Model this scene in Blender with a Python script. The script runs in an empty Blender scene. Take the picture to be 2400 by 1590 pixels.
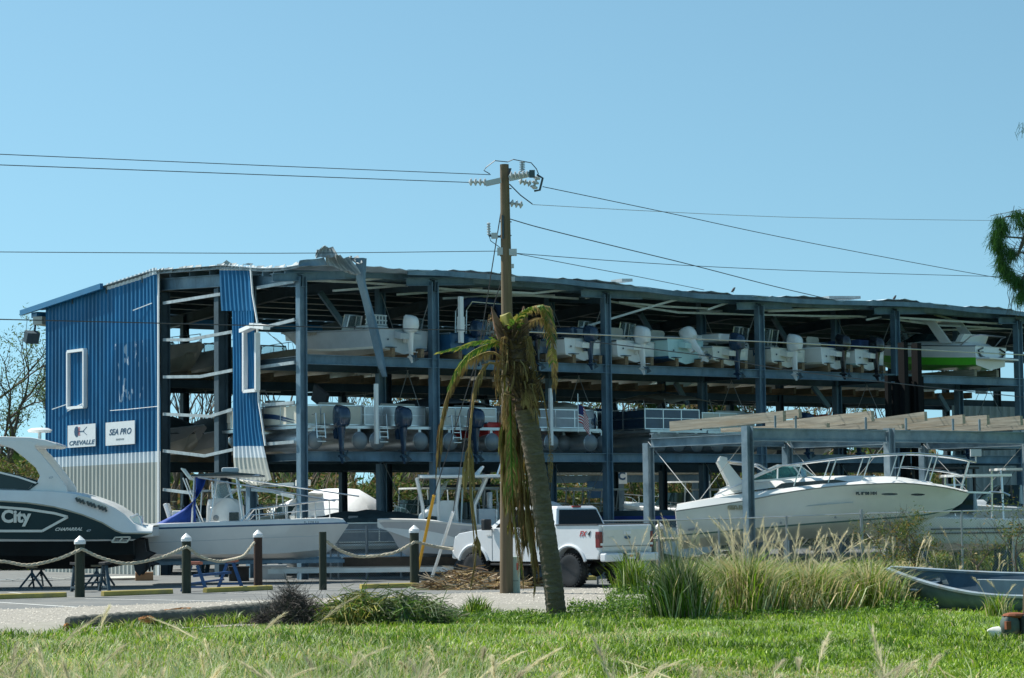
import bpy, math, random
import numpy as np
from mathutils import Vector, Matrix
R = math.radians
rnd = random.Random(7)
SC = bpy.context.scene
COL = SC.collection
# ---------------------------------------------------------------- camera
F, CH = 5550.0, 2.0
PITCH, ROLL = math.atan(405 / F), 0.0115
cam = bpy.data.objects.new('camera', bpy.data.cameras.new('camera')); COL.objects.link(cam)
cam.location = (0, 0, CH)
cam.matrix_world = Matrix.Translation((0, 0, CH)) @ Matrix.Rotation(R(90) + PITCH, 4, 'X') @ Matrix.Rotation(-ROLL, 4, 'Z')
cam.data.lens = 36 * F / 2400; cam.data.sensor_width = 36; cam.data.clip_end = 5000; cam.data.clip_start = .5
cam.data.dof.use_dof = True; cam.data.dof.focus_distance = 68; cam.data.dof.aperture_fstop = 10
SC.camera = cam
def ray(x, y):
    dx, dy = (x - 1200) / F, (795 - y) / F
    c, s = math.cos(ROLL), math.sin(ROLL)
    tx, ty = dx * c + dy * s, -dx * s + dy * c
    return Vector((tx, math.cos(PITCH) - ty * math.sin(PITCH), math.sin(PITCH) + ty * math.cos(PITCH)))
O = Vector((0, 0, CH))
def G(x, y, z=0.0):
    r = ray(x, y); return O + r * ((z - CH) / r.z)
def D(x, y, d):
    r = ray(x, y); return O + r * (d / r.y)
def plane(x, y, P, n):
    r = ray(x, y); return O + r * ((P - O).dot(n) / r.dot(n))
# building frame: U along the open front (right, receding), V into the building
AU = R(35.5)
U = Vector((math.cos(AU), math.sin(AU), 0)); V = Vector((-math.sin(AU), math.cos(AU), 0)); Z = Vector((0, 0, 1))
C0 = G(703, 1359)
def W(u, v, z=0.0): return C0 + U * u + V * v + Z * z
def PU(x, y, v):
    p = plane(x, y, C0 + V * v, V) - C0; return p.dot(U), p.z
def PV(x, y, u):
    p = plane(x, y, C0 + U * u, U) - C0; return p.dot(V), p.z
def crv(pts, x):
    """smooth curve through pts [(x,y)...] evaluated at x (scalar or array), monotone hermite"""
    p = np.array(sorted(pts), float); X, Y = p[:, 0], p[:, 1]
    d = np.diff(Y) / np.maximum(np.diff(X), 1e-9)
    m = np.zeros(len(X)); m[0], m[-1] = d[0], d[-1]
    for i in range(1, len(X) - 1):
        m[i] = 0 if d[i-1] * d[i] <= 0 else 2 * d[i-1] * d[i] / (d[i-1] + d[i])
    x = np.clip(np.asarray(x, float), X[0], X[-1])
    i = np.clip(np.searchsorted(X, x) - 1, 0, len(X) - 2)
    h = X[i+1] - X[i]; t = (x - X[i]) / h
    return (2*t**3 - 3*t**2 + 1) * Y[i] + (t**3 - 2*t**2 + t) * h * m[i] + (-2*t**3 + 3*t**2) * Y[i+1] + (t**3 - t**2) * h * m[i+1]
# ---------------------------------------------------------------- materials
_M = {}
def M(name, col=(.5, .5, .5), rough=.5, metal=0.0, var=.12, scale=3.0, stretch=(1, 1, 1), spec=.5, bump=0.0, bscale=None,
      coat=0.0, col2=None, c2=(.55, .7), trans=0.0, alpha=1.0, emit=0.0, sss=0, rotz=0.0):
    if name in _M: return _M[name]
    m = bpy.data.materials.new(name); m.use_nodes = True; _M[name] = m
    nt = m.node_tree; N = nt.nodes; L = nt.links
    b = N['Principled BSDF']
    b.inputs['Roughness'].default_value = rough; b.inputs['Metallic'].default_value = metal
    b.inputs['Specular IOR Level'].default_value = spec; b.inputs['Coat Weight'].default_value = coat
    if trans: b.inputs['Transmission Weight'].default_value = trans
    tc = N.new('ShaderNodeTexCoord'); mp = N.new('ShaderNodeMapping'); mp.inputs['Scale'].default_value = stretch
    if rotz:
        m0 = N.new('ShaderNodeMapping'); m0.inputs['Rotation'].default_value = (0, 0, rotz); L.new(tc.outputs['Object'], m0.inputs['Vector']); L.new(m0.outputs[0], mp.inputs['Vector'])
    else: L.new(tc.outputs['Object'], mp.inputs['Vector'])
    nz = N.new('ShaderNodeTexNoise'); nz.inputs['Scale'].default_value = scale; nz.inputs['Detail'].default_value = 5
    nz.inputs['Roughness'].default_value = .65
    L.new(mp.outputs[0], nz.inputs['Vector'])
    rp = N.new('ShaderNodeValToRGB'); rp.color_ramp.elements[0].position = .3; rp.color_ramp.elements[1].position = .72
    rp.color_ramp.elements[0].color = (*[c * (1 - var) for c in col], 1)
    rp.color_ramp.elements[1].color = (*[min(1, c * (1 + var)) for c in col], 1)
    L.new(nz.outputs['Fac'], rp.inputs['Fac'])
    out = rp.outputs['Color']
    if col2:
        n2 = N.new('ShaderNodeTexNoise'); n2.inputs['Scale'].default_value = scale * .37; n2.inputs['Detail'].default_value = 8
        n2.inputs['Roughness'].default_value = .7
        L.new(mp.outputs[0], n2.inputs['Vector'])
        r2 = N.new('ShaderNodeValToRGB'); r2.color_ramp.elements[0].position = c2[0]; r2.color_ramp.elements[1].position = c2[1]
        r2.color_ramp.elements[0].color = (0, 0, 0, 1); r2.color_ramp.elements[1].color = (1, 1, 1, 1)
        L.new(n2.outputs['Fac'], r2.inputs['Fac'])
        mx = N.new('ShaderNodeMix'); mx.data_type = 'RGBA'; mx.inputs[7].default_value = (*col2, 1)
        L.new(r2.outputs['Color'], mx.inputs[0]); L.new(out, mx.inputs[6]); out = mx.outputs[2]
    L.new(out, b.inputs['Base Color'])
    if bump:
        nb = N.new('ShaderNodeTexNoise'); nb.inputs['Scale'].default_value = bscale or scale * 4; nb.inputs['Detail'].default_value = 6
        L.new(mp.outputs[0], nb.inputs['Vector'])
        bp = N.new('ShaderNodeBump'); bp.inputs['Strength'].default_value = 1; bp.inputs['Distance'].default_value = bump
        L.new(nb.outputs['Fac'], bp.inputs['Height']); L.new(bp.outputs[0], b.inputs['Normal'])
    if emit:
        L.new(out, b.inputs['Emission Color']); b.inputs['Emission Strength'].default_value = emit
    return m
def leafmat(name, col, col2=None, rough=.5, tr=.35, scale=.6):
    """foliage: diffuse plus translucency, colour varied by noise and per-face id-free object noise"""
    if name in _M: return _M[name]
    m = M(name, col, rough, var=.45, scale=scale, spec=.3, col2=col2, c2=(.48, .62))
    nt = m.node_tree; b = nt.nodes['Principled BSDF']; out = nt.nodes['Material Output']
    t = nt.nodes.new('ShaderNodeBsdfTranslucent'); mx = nt.nodes.new('ShaderNodeMixShader'); mx.inputs[0].default_value = tr
    nt.links.new(b.inputs['Base Color'].links[0].from_socket, t.inputs['Color'])
    nt.links.new(b.outputs[0], mx.inputs[1]); nt.links.new(t.outputs[0], mx.inputs[2]); nt.links.new(mx.outputs[0], out.inputs['Surface'])
    return m
# ---------------------------------------------------------------- mesh builder
class MB:
    def __init__(s): s.v = []; s.f = []; s.m = []
    def add(s, vs, fs, mi=0):
        o = len(s.v); s.v += [tuple(p) for p in vs]
        for k, f in enumerate(fs): s.f.append([o + i for i in f]); s.m.append(mi if isinstance(mi, int) else mi[k])
        return s
    def box(s, c, d, rot=None, mi=0):
        c = Vector(c); x, y, z = [k / 2 for k in d]
        P = [Vector((a * x, b * y, e * z)) for a in (-1, 1) for b in (-1, 1) for e in (-1, 1)]
        if rot is not None: P = [rot @ p for p in P]
        return s.add([c + p for p in P], [(0, 1, 3, 2), (4, 6, 7, 5), (0, 4, 5, 1), (2, 3, 7, 6), (0, 2, 6, 4), (1, 5, 7, 3)], mi)
    def beam(s, p, q, w, h, mi=0, up=Z, taper=1):
        p, q = Vector(p), Vector(q); d = (q - p).normalized()
        a = d.cross(Vector(up))
        if a.length < 1e-4: a = d.cross(Vector((1, 0, 0)))
        a.normalize(); b = a.cross(d)
        P = []
        for e, k in ((p, 1), (q, taper)):
            for i, j in ((-1, -1), (1, -1), (1, 1), (-1, 1)): P.append(e + a * (i * w / 2 * k) + b * (j * h / 2 * k))
        return s.add(P, [(0, 1, 2, 3), (7, 6, 5, 4), (0, 4, 5, 1), (1, 5, 6, 2), (2, 6, 7, 3), (3, 7, 4, 0)], mi)
    def ibeam(s, p, q, w, h, t=.018, mi=0, up=Z):
        """w flange width (across), h depth along up"""
        p, q = Vector(p), Vector(q); d = (q - p).normalized(); up = Vector(up)
        a = d.cross(up).normalized(); b = a.cross(d)
        for sg in (-1, 1): s.beam(p + b * sg * (h - t) / 2, q + b * sg * (h - t) / 2, w, t, mi, up)
        return s.beam(p, q, t, h - 2 * t, mi, up)
    def tube(s, pts, r, n=6, mi=0, cap=True):
        pts = [Vector(p) for p in pts]; N = len(pts); rs = r if hasattr(r, '__len__') else [r] * N
        rings = []; a = None
        for i, p in enumerate(pts):
            d = (pts[min(i + 1, N - 1)] - pts[max(i - 1, 0)])
            d = d.normalized() if d.length > 1e-9 else Z.copy()
            if a is None:
                a = d.cross(Z)
                if a.length < 1e-3: a = d.cross(Vector((1, 0, 0)))
            a = (a - d * a.dot(d)); a = a.normalized() if a.length > 1e-6 else d.orthogonal().normalized()
            b = d.cross(a)
            rings.append([p + (a * math.cos(6.28318 * k / n) + b * math.sin(6.28318 * k / n)) * rs[i] for k in range(n)])
        return s.loft(rings, True, cap, mi)
    def loft(s, rings, close=True, cap=True, mi=0):
        n = len(rings[0]); vs = [p for r in rings for p in r]; fs = []; ms = []
        for i in range(len(rings) - 1):
            for k in range(n if close else n - 1):
                k2 = (k + 1) % n
                fs.append((i * n + k, i * n + k2, (i + 1) * n + k2, (i + 1) * n + k))
                ms.append(mi if isinstance(mi, int) else mi[k])
        if cap and close:
            fs.append(tuple(range(n))[::-1]); fs.append(tuple((len(rings) - 1) * n + k for k in range(n)))
            c = cap if (not isinstance(cap, bool)) else (mi if isinstance(mi, int) else mi[0])
            ms += [c, c]
        return s.add(vs, fs, ms)
    def prism(s, poly, y0, y1, mi=0, ax=1):
        """poly in (x,z) extruded along y"""
        n = len(poly)
        vs = [(a, y0, b) for a, b in poly] + [(a, y1, b) for a, b in poly]
        return s.add(vs, [tuple(range(n)), tuple(range(2 * n - 1, n - 1, -1))] + [(i, i + n, (i + 1) % n + n, (i + 1) % n) for i in range(n)], mi)
    def lathe(s, prof, n=12, c=(0, 0, 0), mi=0, rot=None):
        """prof [(r,z)]"""
        c = Vector(c); rings = []
        for r, z in prof:
            rg = [Vector((r * math.cos(6.28318 * k / n), r * math.sin(6.28318 * k / n), z)) for k in range(n)]
            if rot is not None: rg = [rot @ p for p in rg]
            rings.append([c + p for p in rg])
        return s.loft(rings, True, True, mi)
    def ell(s, c, r, n=10, m=6, mi=0):
        prof = [(max(1e-3, math.sin(math.pi * k / m)), -math.cos(math.pi * k / m)) for k in range(m + 1)]
        c = Vector(c); rings = [[c + Vector((q * math.cos(6.28318 * k / n) * r[0], q * math.sin(6.28318 * k / n) * r[1], z * r[2])) for k in range(n)] for q, z in prof]
        return s.loft(rings, True, True, mi)
    def build(s, name, mats, parent=None, smooth=None, bevel=0, fix=False, solid=0):
        me = bpy.data.meshes.new(name); me.from_pydata([tuple(v) for v in s.v], [], s.f)
        if not isinstance(mats, (list, tuple)): mats = [mats]
        for m in mats: me.materials.append(m)
        if len(mats) > 1: me.polygons.foreach_set('material_index', s.m)
        if fix:
            import bmesh
            bm = bmesh.new(); bm.from_mesh(me); bmesh.ops.recalc_face_normals(bm, faces=bm.faces); bm.to_mesh(me); bm.free()
        if smooth is not None:
            me.polygons.foreach_set('use_smooth', [True] * len(me.polygons))
            me.set_sharp_from_angle(angle=R(smooth))
        me.update()
        o = bpy.data.objects.new(name, me); COL.objects.link(o)
        if parent is not None: o.parent = parent
        if solid:
            b = o.modifiers.new('s', 'SOLIDIFY'); b.thickness = solid; b.offset = 0
        if bevel:
            b = o.modifiers.new('b', 'BEVEL'); b.width = bevel; b.segments = 2; b.limit_method = 'ANGLE'; b.angle_limit = R(35)
        return o
def tubes(name, mat, parent, lst, n=6, smooth=60):
    for pts, r_ in lst: MB().tube(pts, r_, n).build(name, mat, parent, smooth=smooth)
def npmesh(name, verts, faces, mats, parent=None, mi=None):
    """fast mesh from numpy: verts (n,3), faces (m,k) equal-sized"""
    me = bpy.data.meshes.new(name); k = faces.shape[1]
    me.vertices.add(len(verts)); me.vertices.foreach_set('co', np.ascontiguousarray(verts, dtype=np.float32).ravel())
    me.loops.add(faces.size); me.loops.foreach_set('vertex_index', faces.astype(np.int32).ravel())
    me.polygons.add(len(faces)); me.polygons.foreach_set('loop_start', np.arange(0, faces.size, k, dtype=np.int32))
    for m in (mats if isinstance(mats, (list, tuple)) else [mats]): me.materials.append(m)
    if mi is not None: me.polygons.foreach_set('material_index', mi.astype(np.int32))
    me.update(calc_edges=True); me.validate()
    o = bpy.data.objects.new(name, me); COL.objects.link(o)
    if parent is not None: o.parent = parent
    return o
def tag(o, label=None, cat=None, group=None, kind=None):
    if label: o['label'] = label
    if cat: o['category'] = cat
    if group: o['group'] = group
    if kind: o['kind'] = kind
    return o
def thing(name, label, cat, loc=(0, 0, 0), rz=0.0, group=None, rot=None):
    o = bpy.data.objects.new(name, None); COL.objects.link(o); o.location = loc
    o.rotation_euler = rot if rot else (0, 0, rz)
    return tag(o, label, cat, group)
def text(s, size, mat, parent, name='lettering', loc=(0, 0, 0), rot=(0, 0, 0), shear=0.0, sx=1.0, bold=0.0, ext=.004, align='CENTER'):
    c = bpy.data.curves.new(name, 'FONT'); c.body = s; c.size = size; c.shear = shear; c.extrude = ext; c.offset = bold
    c.align_x = align; c.align_y = 'CENTER'; c.materials.append(mat)
    c.resolution_u = 3
    tmp = bpy.data.objects.new('tmp', c); COL.objects.link(tmp)
    dg = bpy.context.evaluated_depsgraph_get(); me = bpy.data.meshes.new_from_object(tmp.evaluated_get(dg)); me.name = name
    bpy.data.objects.remove(tmp); bpy.data.curves.remove(c)
    o = bpy.data.objects.new(name, me); COL.objects.link(o); o.parent = parent; o.location = loc; o.rotation_euler = rot; o.scale = (sx, 1, 1)
    return o
def frame(P, X):
    """rotation matrix with local x = X (unit, horizontal), z up"""
    return math.atan2(X.y, X.x)
# shared materials
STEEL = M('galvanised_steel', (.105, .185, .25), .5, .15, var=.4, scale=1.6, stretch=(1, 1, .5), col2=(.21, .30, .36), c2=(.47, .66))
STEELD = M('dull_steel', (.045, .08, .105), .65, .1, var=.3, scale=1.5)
PURL = M('bright_purlin', (.62, .68, .70), .4, .0, var=.2, scale=2)
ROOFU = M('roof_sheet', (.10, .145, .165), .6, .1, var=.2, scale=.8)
BLUE = M('blue_sheet', (.010, .13, .29), .42, .0, var=.16, scale=1.2, stretch=(1, 1, .3), coat=.15)
BEIGE = M('beige_sheet', (.46, .47, .42), .5, var=.1, scale=1.2, stretch=(1, 1, .3))
WBAND = M('white_sheet', (.66, .72, .76), .5, var=.08, scale=1.2)
WHITE = M('white_gelcoat', (.78, .79, .77), .28, var=.05, scale=1.5, coat=.3)
WHITE2 = M('weathered_gelcoat', (.70, .70, .63), .35, var=.08, scale=2, coat=.15, col2=(.5, .45, .33), c2=(.56, .8))
OFFW = M('cream_gelcoat', (.62, .60, .50), .4, var=.1, scale=2, col2=(.45, .38, .26), c2=(.55, .8))
TRIM = M('white_trim', (.8, .82, .82), .35, var=.05)
BLACK = M('black_rubber', (.02, .022, .025), .55, var=.3, scale=6)
BLACKG = M('black_gloss', (.012, .016, .022), .2, var=.2, coat=.4)
NAVY = M('navy_cowl', (.018, .045, .09), .25, var=.25, scale=3, coat=.4)
BLUEG = M('blue_gelcoat', (.02, .085, .18), .3, var=.15, coat=.1)
TEALG = M('teal_gelcoat', (.45, .66, .66), .3, var=.08, coat=.2)
GREYG = M('grey_gelcoat', (.42, .47, .5), .35, var=.08, coat=.1)
DKGREEN = M('green_bottom', (.012, .04, .042), .35, var=.25, scale=2, coat=.2)
GLASS = M('tinted_glass', (.012, .03, .035), .06, var=.1, spec=.4)
CLEAR = M('clear_acrylic', (.75, .85, .86), .05, var=.03, trans=.85)
ALU = M('polished_aluminium', (.72, .74, .75), .28, .9, var=.08)
ALUM = M('pontoon_aluminium', (.58, .62, .64), .32, .75, var=.15, scale=2)
VINYL = M('tan_vinyl', (.52, .48, .40), .5, var=.1, scale=4)
GREYV = M('grey_vinyl', (.3, .32, .33), .6, var=.15, scale=4)
WOOD = M('bunk_timber', (.24, .17, .10), .8, var=.35, rotz=-AU, scale=3, stretch=(6, .6, 6), bump=.004, col2=(.16, .11, .07), c2=(.5, .7))
WOODL = M('weathered_timber', (.30, .28, .225), .8, var=.4, rotz=-AU, scale=2.0, stretch=(6, .35, 9), bump=.006, col2=(.26, .21, .14), c2=(.5, .68))
CANVASB = M('blue_canvas', (.02, .05, .14), .8, var=.2, scale=5, bump=.006, bscale=12)
CANVASW = M('white_shrinkwrap', (.82, .84, .86), .45, var=.04, scale=3, bump=.01, bscale=4)
CANVASG = M('dark_green_canvas', (.045, .075, .085), .8, var=.25, scale=4, bump=.01, bscale=6)
CANVAST = M('tan_canvas', (.36, .33, .27), .85, var=.15, scale=5, bump=.01, bscale=7)
RED = M('red_paint', (.45, .03, .03), .4, var=.1)
SUBR = M('dusty_red', (.5, .16, .1), .6, var=.15)
ROPE = M('manila_rope', (.5, .45, .34), .9, var=.25, scale=30)
# ================================================================ world, sun
w = bpy.data.worlds.new('World'); SC.world = w; w.use_nodes = True
nt = w.node_tree; bg = nt.nodes['Background']; sk = nt.nodes.new('ShaderNodeTexSky'); sk.sky_type = 'NISHITA'; sk.sun_disc = False
SUN = Vector((-.86, .5, 0)).normalized(); SEL = R(52)
sk.sun_elevation = SEL; sk.sun_rotation = math.atan2(SUN.x, SUN.y)
sk.air_density = 1.0; sk.dust_density = .4; sk.ozone_density = 2.2; sk.altitude = 0
tcw = nt.nodes.new('ShaderNodeTexCoord'); sx_ = nt.nodes.new('ShaderNodeSeparateXYZ'); cx_ = nt.nodes.new('ShaderNodeCombineXYZ'); ma = nt.nodes.new('ShaderNodeMath')
ma.operation = 'MULTIPLY_ADD'; ma.inputs[1].default_value = 1.05; ma.inputs[2].default_value = .15; ma.use_clamp = False
nt.links.new(tcw.outputs['Generated'], sx_.inputs[0]); nt.links.new(sx_.outputs[0], cx_.inputs[0]); nt.links.new(sx_.outputs[1], cx_.inputs[1])
nt.links.new(sx_.outputs[2], ma.inputs[0]); nt.links.new(ma.outputs[0], cx_.inputs[2])
nrm = nt.nodes.new('ShaderNodeVectorMath'); nrm.operation = 'NORMALIZE'; nt.links.new(cx_.outputs[0], nrm.inputs[0]); nt.links.new(nrm.outputs[0], sk.inputs[0])
tint = nt.nodes.new('ShaderNodeMix'); tint.data_type = 'RGBA'; tint.blend_type = 'MULTIPLY'; tint.inputs[0].default_value = 1; tint.inputs[7].default_value = (.69, .865, .735, 1)
nt.links.new(sk.outputs[0], tint.inputs[6]); nt.links.new(tint.outputs[2], bg.inputs[0]); bg.inputs[1].default_value = .143
sl = bpy.data.lights.new('sun', 'SUN'); sl.energy = 5.0; sl.angle = R(.5); sl.color = (1, .95, .86)
so = bpy.data.objects.new('sun', sl); COL.objects.link(so)
sv = Vector((SUN.x * math.cos(SEL), SUN.y * math.cos(SEL), math.sin(SEL)))
so.rotation_euler = sv.to_track_quat('Z', 'Y').to_euler(); so.location = sv * 60
SC.view_settings.view_transform = 'Standard'; SC.view_settings.look = 'None'; SC.view_settings.exposure = .5
SC.cycles.max_bounces = 6; SC.cycles.transparent_max_bounces = 8
# ================================================================ ground sheets
def sheet(name, poly, z, mat):
    mb = MB(); mb.add([Vector((p.x, p.y, z)) for p in poly], [tuple(range(len(poly)))])
    o = mb.build(name, mat); return tag(o, kind='structure')
EARTH = M('earth', (.10, .12, .05), .95, var=.3, scale=.4, bump=.03, bscale=3)
LAWN = M('lawn_soil', (.10, .17, .025), .95, var=.35, scale=1.2, bump=.03, bscale=9, col2=(.16, .15, .07), c2=(.55, .7))
ASPH = M('asphalt', (.135, .145, .145), .85, var=.22, scale=1.1, bump=.006, bscale=40, col2=(.20, .20, .185), c2=(.5, .7))
GRAV = M('shell_gravel', (.31, .295, .26), .95, var=.5, scale=14, bump=.03, bscale=22, col2=(.26, .24, .2), c2=(.5, .65))
PATHM = M('concrete_path', (.27, .26, .22), .9, var=.15, scale=2.0, bump=.004, bscale=30, col2=(.27, .25, .2), c2=(.55, .75))
PAINT = M('road_paint', (.6, .62, .6), .8, var=.3, scale=4)
sheet('ground', [Vector((-1500, -40, 0)), Vector((1500, -40, 0)), Vector((1500, 2500, 0)), Vector((-1500, 2500, 0))], -.012, EARTH)
sheet('lawn', [W(-60, -25.2), W(70, -25.2), W(70, -75), W(-60, -75)], -.004, LAWN)
sheet('verge_ground', [W(9.5, -15.2), W(70, -15.2), W(70, -25.2), W(9.5, -25.2)], -.0035, LAWN)
sheet('asphalt_lot', [W(-70, -14.7), W(70, -14.7), W(70, 26), W(-70, 26)], 0.0, ASPH)
sheet('gravel_strip', [W(-60, -21.3), W(9.4, -21.3), W(9.4, -14.5), W(-60, -14.5)], .004, GRAV)
sheet('path', [W(-60, -25.4), W(24, -25.4), W(24, -21.1), W(-60, -21.1)], .008, PATHM)
# parking lines in the lot
for (a, b) in (((200, 1404), (720, 1413)), ((-10, 1412), (180, 1424)), ((420, 1391), (760, 1391)), ((20, 1389), (60, 1392)), ((640, 1384), (1000, 1379))):
    p, q = G(*a), G(*b); n = (q - p).normalized().cross(Z) * .06
    mb = MB().add([p + n, q + n, q - n, p - n], [(0, 1, 2, 3)])
    for i, c in enumerate(mb.v): mb.v[i] = (c[0], c[1], .0045)
    tag(mb.build('road_marking', PAINT), kind='structure')
# scattered stones and shell bits on the strip
rs = np.random.RandomState(3)
n = 9000; uu = rs.uniform(-26, 9, n); vv = np.where(rs.rand(n) < .8, rs.uniform(-21.5, -14.3, n), rs.uniform(-25.2, -13.5, n))
sz = rs.uniform(.006, .024, n)
base = np.array([(-1, -1, 0), (1, -1, 0), (1, 1, 0), (-1, 1, 0), (0, 0, .9)], float)
ang = rs.rand(n) * 6.28
X = C0.x + U.x * uu + V.x * vv; Y = C0.y + U.y * uu + V.y * vv
vb = base[None] * sz[:, None, None]
ca, sa = np.cos(ang)[:, None], np.sin(ang)[:, None]
vx = vb[..., 0] * ca - vb[..., 1] * sa + X[:, None]; vy = vb[..., 0] * sa + vb[..., 1] * ca + Y[:, None]; vz = vb[..., 2] + .006
vs = np.stack([vx, vy, vz], -1).reshape(-1, 3)
fb = np.array([(0, 1, 4), (1, 2, 4), (2, 3, 4), (3, 0, 4)])
fs = (fb[None] + (np.arange(n) * 5)[:, None, None]).reshape(-1, 3)
tag(npmesh('gravel', vs, fs, M('shell_bits', (.42, .40, .35), .9, var=.6, scale=9)), 'loose pale shell gravel scattered along the road verge', 'gravel', kind='stuff')
# ================================================================ open boat storage building
US = [0.1, 5.0, 12.0, 18.9, 25.6, 32.2, 39.0, 45.8, 52.6]
VS = [0.0, 3.2, 13.8, 17.1]
BZ = (6.93, 3.93)
_ev = [PU(x, y, -.6) for x, y in ((640, 622), (700, 622), (860, 627), (1150, 642), (1480, 670), (1620, 686), (1840, 697), (1950, 704), (2100, 706), (2370, 729), (2400, 732))]
_ev = [(u, z) for u, z in _ev] + [(55, _ev[-1][1])]
def roofz(u, v):
    reg = 9.8 + .5 * (1 - abs(v - 9.25) / 9.25)
    e = float(crv(_ev, u)); k = max(0, min(1, (4.5 - v) / 4.5)); k = k * k * (3 - 2 * k)
    return reg * (1 - k) + e * k
bld = thing('boat_storage_building', 'large open steel boat rack building with storm torn roof and blue end wall', 'building', C0)
def L0(p): return Vector(p) - C0
def w(u, v, z=0.0): return U * u + V * v + Z * z
# columns
for j, v in enumerate(VS):
    for u in US:
        top = roofz(u, max(v, .01)) - .3
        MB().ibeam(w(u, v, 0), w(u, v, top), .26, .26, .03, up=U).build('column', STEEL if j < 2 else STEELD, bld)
for v, top in ((5.2, 9.4), (9.25, 9.6)):
    MB().ibeam(w(.1, v, 0), w(.1, v, top), .3, .34, .03, up=U).build('column', STEELD, bld)
# rack beams
for z in BZ:
    for v in VS:
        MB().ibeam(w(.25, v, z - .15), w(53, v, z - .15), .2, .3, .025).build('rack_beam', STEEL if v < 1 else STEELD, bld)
    for u in US:
        mb = MB(); mb.ibeam(w(u, .15, z - .16), w(u, 3.05, z - .16), .16, .24, .02); mb.build('cross_beam', STEELD, bld); mb = MB(); mb.ibeam(w(u, 13.95, z - .16), w(u, 16.95, z - .16), .16, .24, .02)
        mb.build('cross_beam', STEELD, bld)
# roof: ribbed sheet as grid following sag, with thickness
nu, nv = 230, 40
vs = []; fs = []
for i in range(nu):
    u = -.35 + 54.5 * i / (nu - 1)
    for j in range(nv):
        v = -.7 + 19.9 * j / (nv - 1)
        tear = .10 * math.sin(u * 2.1 + math.sin(u * .7) * 2) if j == 0 else 0
        vs.append(w(u, v - tear, roofz(u, v) + (.035 if i % 3 == 0 else 0) + (.05 * math.sin(u * 1.3) if j < 3 else 0)))
for i in range(nu - 1):
    for j in range(nv - 1): a = i * nv + j; fs.append((a, a + 1, a + nv + 1, a + nv))
ROOFLIT = M('lit_roof_sheet', (.52, .64, .72), .5, .1, var=.2, scale=.8)  # paler copy of the roof colour for the front strip, light painted in
MB().add(vs, fs, [1 if (k % (nv - 1)) < (9 + int(3 * math.sin(k // (nv - 1) * .09))) else 0 for k in range(len(fs))]).build('roof', [ROOFU, ROOFLIT], bld, solid=.012)
for v in (.5, 1.2, 1.9, 2.6, 3.3, 4.0, 4.7, 5.4, 6.8, 8.2, 10.3, 11.7, 13.1, 14.5, 15.9, 17.3):
    pts = [w(-.2 + 3.38 * i, v, roofz(-.2 + 3.38 * i, v) - .13) for i in range(17)]
    mb = MB()
    for a, b in zip(pts[:-1], pts[1:]): mb.beam(a, b, .07, .18)
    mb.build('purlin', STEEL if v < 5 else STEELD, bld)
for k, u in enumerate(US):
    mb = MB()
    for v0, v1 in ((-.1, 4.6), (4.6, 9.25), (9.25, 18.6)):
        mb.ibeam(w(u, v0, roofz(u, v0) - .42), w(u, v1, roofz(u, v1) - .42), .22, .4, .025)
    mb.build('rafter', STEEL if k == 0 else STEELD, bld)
    # cantilever stub at each front column, sticking to the right
    MB().ibeam(w(u - 1.0, .05, roofz(u - 1, 0) - .33), w(u + 1.6, .05, roofz(u + 1.6, 0) - .2), .2, .26, .02).build('rafter_stub', STEEL, bld)
# eave channel along the roof edge (dented)
pts = [w(3.6 + 1.2 * i, -.66, roofz(3.6 + 1.2 * i, -.66) - .1 + .02 * math.sin(i * 1.7)) for i in range(42)]
mb = MB()
for a, b in zip(pts[:-1], pts[1:]): mb.beam(a, b, .08, .17)
mb.build('eave_channel', STEEL, bld)
pts = [w(.25 + 1.2 * i, 18.9, roofz(.25 + 1.2 * i, 18.9) - .28) for i in range(44)]
mb = MB()
for a, b in zip(pts[:-1], pts[1:]): mb.beam(a, b, .06, .5)
mb.build('eave_channel', STEELD, bld)
# loose and bent purlins hanging at the open front
def pl(name, pts, v, r, mat, flat=1):
    P = [L0(C0) + w(*[PU(x, y, v)[0], v, PU(x, y, v)[1]]) for x, y in pts]
    mb = MB()
    for a, b in zip(P[:-1], P[1:]): mb.beam(a, b, r, r * 1.5)
    return mb.build(name, mat, bld)
for pts, v in (([(710, 657), (850, 663), (980, 672), (1100, 683), (1300, 697), (1420, 705), (1510, 721), (1590, 733), (1700, 736), (1900, 741), (2010, 742), (2080, 747), (2200, 763), (2390, 771)], 1.5),
               ([(835, 659), (965, 644)], 1.), ([(780, 682), (900, 673), (1118, 655)], 1.8), ([(930, 691), (1060, 682), (1130, 676)], 2.6),
               ([(1038, 700), (1150, 694), (1300, 693)], 2.6), ([(1100, 680), (1250, 688), (1384, 673)], .8), ([(1326, 780), (1430, 748), (1540, 715), (1630, 691)], .5), ([(1372, 699), (1440, 692), (1510, 681)], .9),
               ([(1658, 726), (1744, 697)], .5), ([(1450, 709), (1560, 719), (1663, 724)], 1.2), ([(1640, 730), (1790, 728), (1960, 722)], 2.), ([(1780, 724), (1856, 702)], .6),
               ([(1800, 730), (1950, 726), (2071, 721)], .8), ([(1923, 747), (2000, 744), (2087, 742)], 2.4), ([(2030, 750), (2110, 735), (2170, 726)], .7), ([(2106, 745), (2250, 754), (2374, 761)], .8),
               ([(2190, 738), (2240, 752), (2380, 769)], 2.), ([(2200, 774), (2300, 772), (2398, 768)], 2.5)):
    pl('bent_purlin', pts, v, .048, PURL)
for pts in ([(750, 685), (815, 776)], [(1500, 735), (1532, 790)], [(1812, 745), (1845, 800)], [(2107, 762), (2140, 825)], [(1583, 897), (1612, 948)], [(1905, 905), (1942, 955)], [(2200, 925), (2222, 962)]):
    pl('diagonal_strut', pts, 5.6, .12, STEEL)
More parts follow.
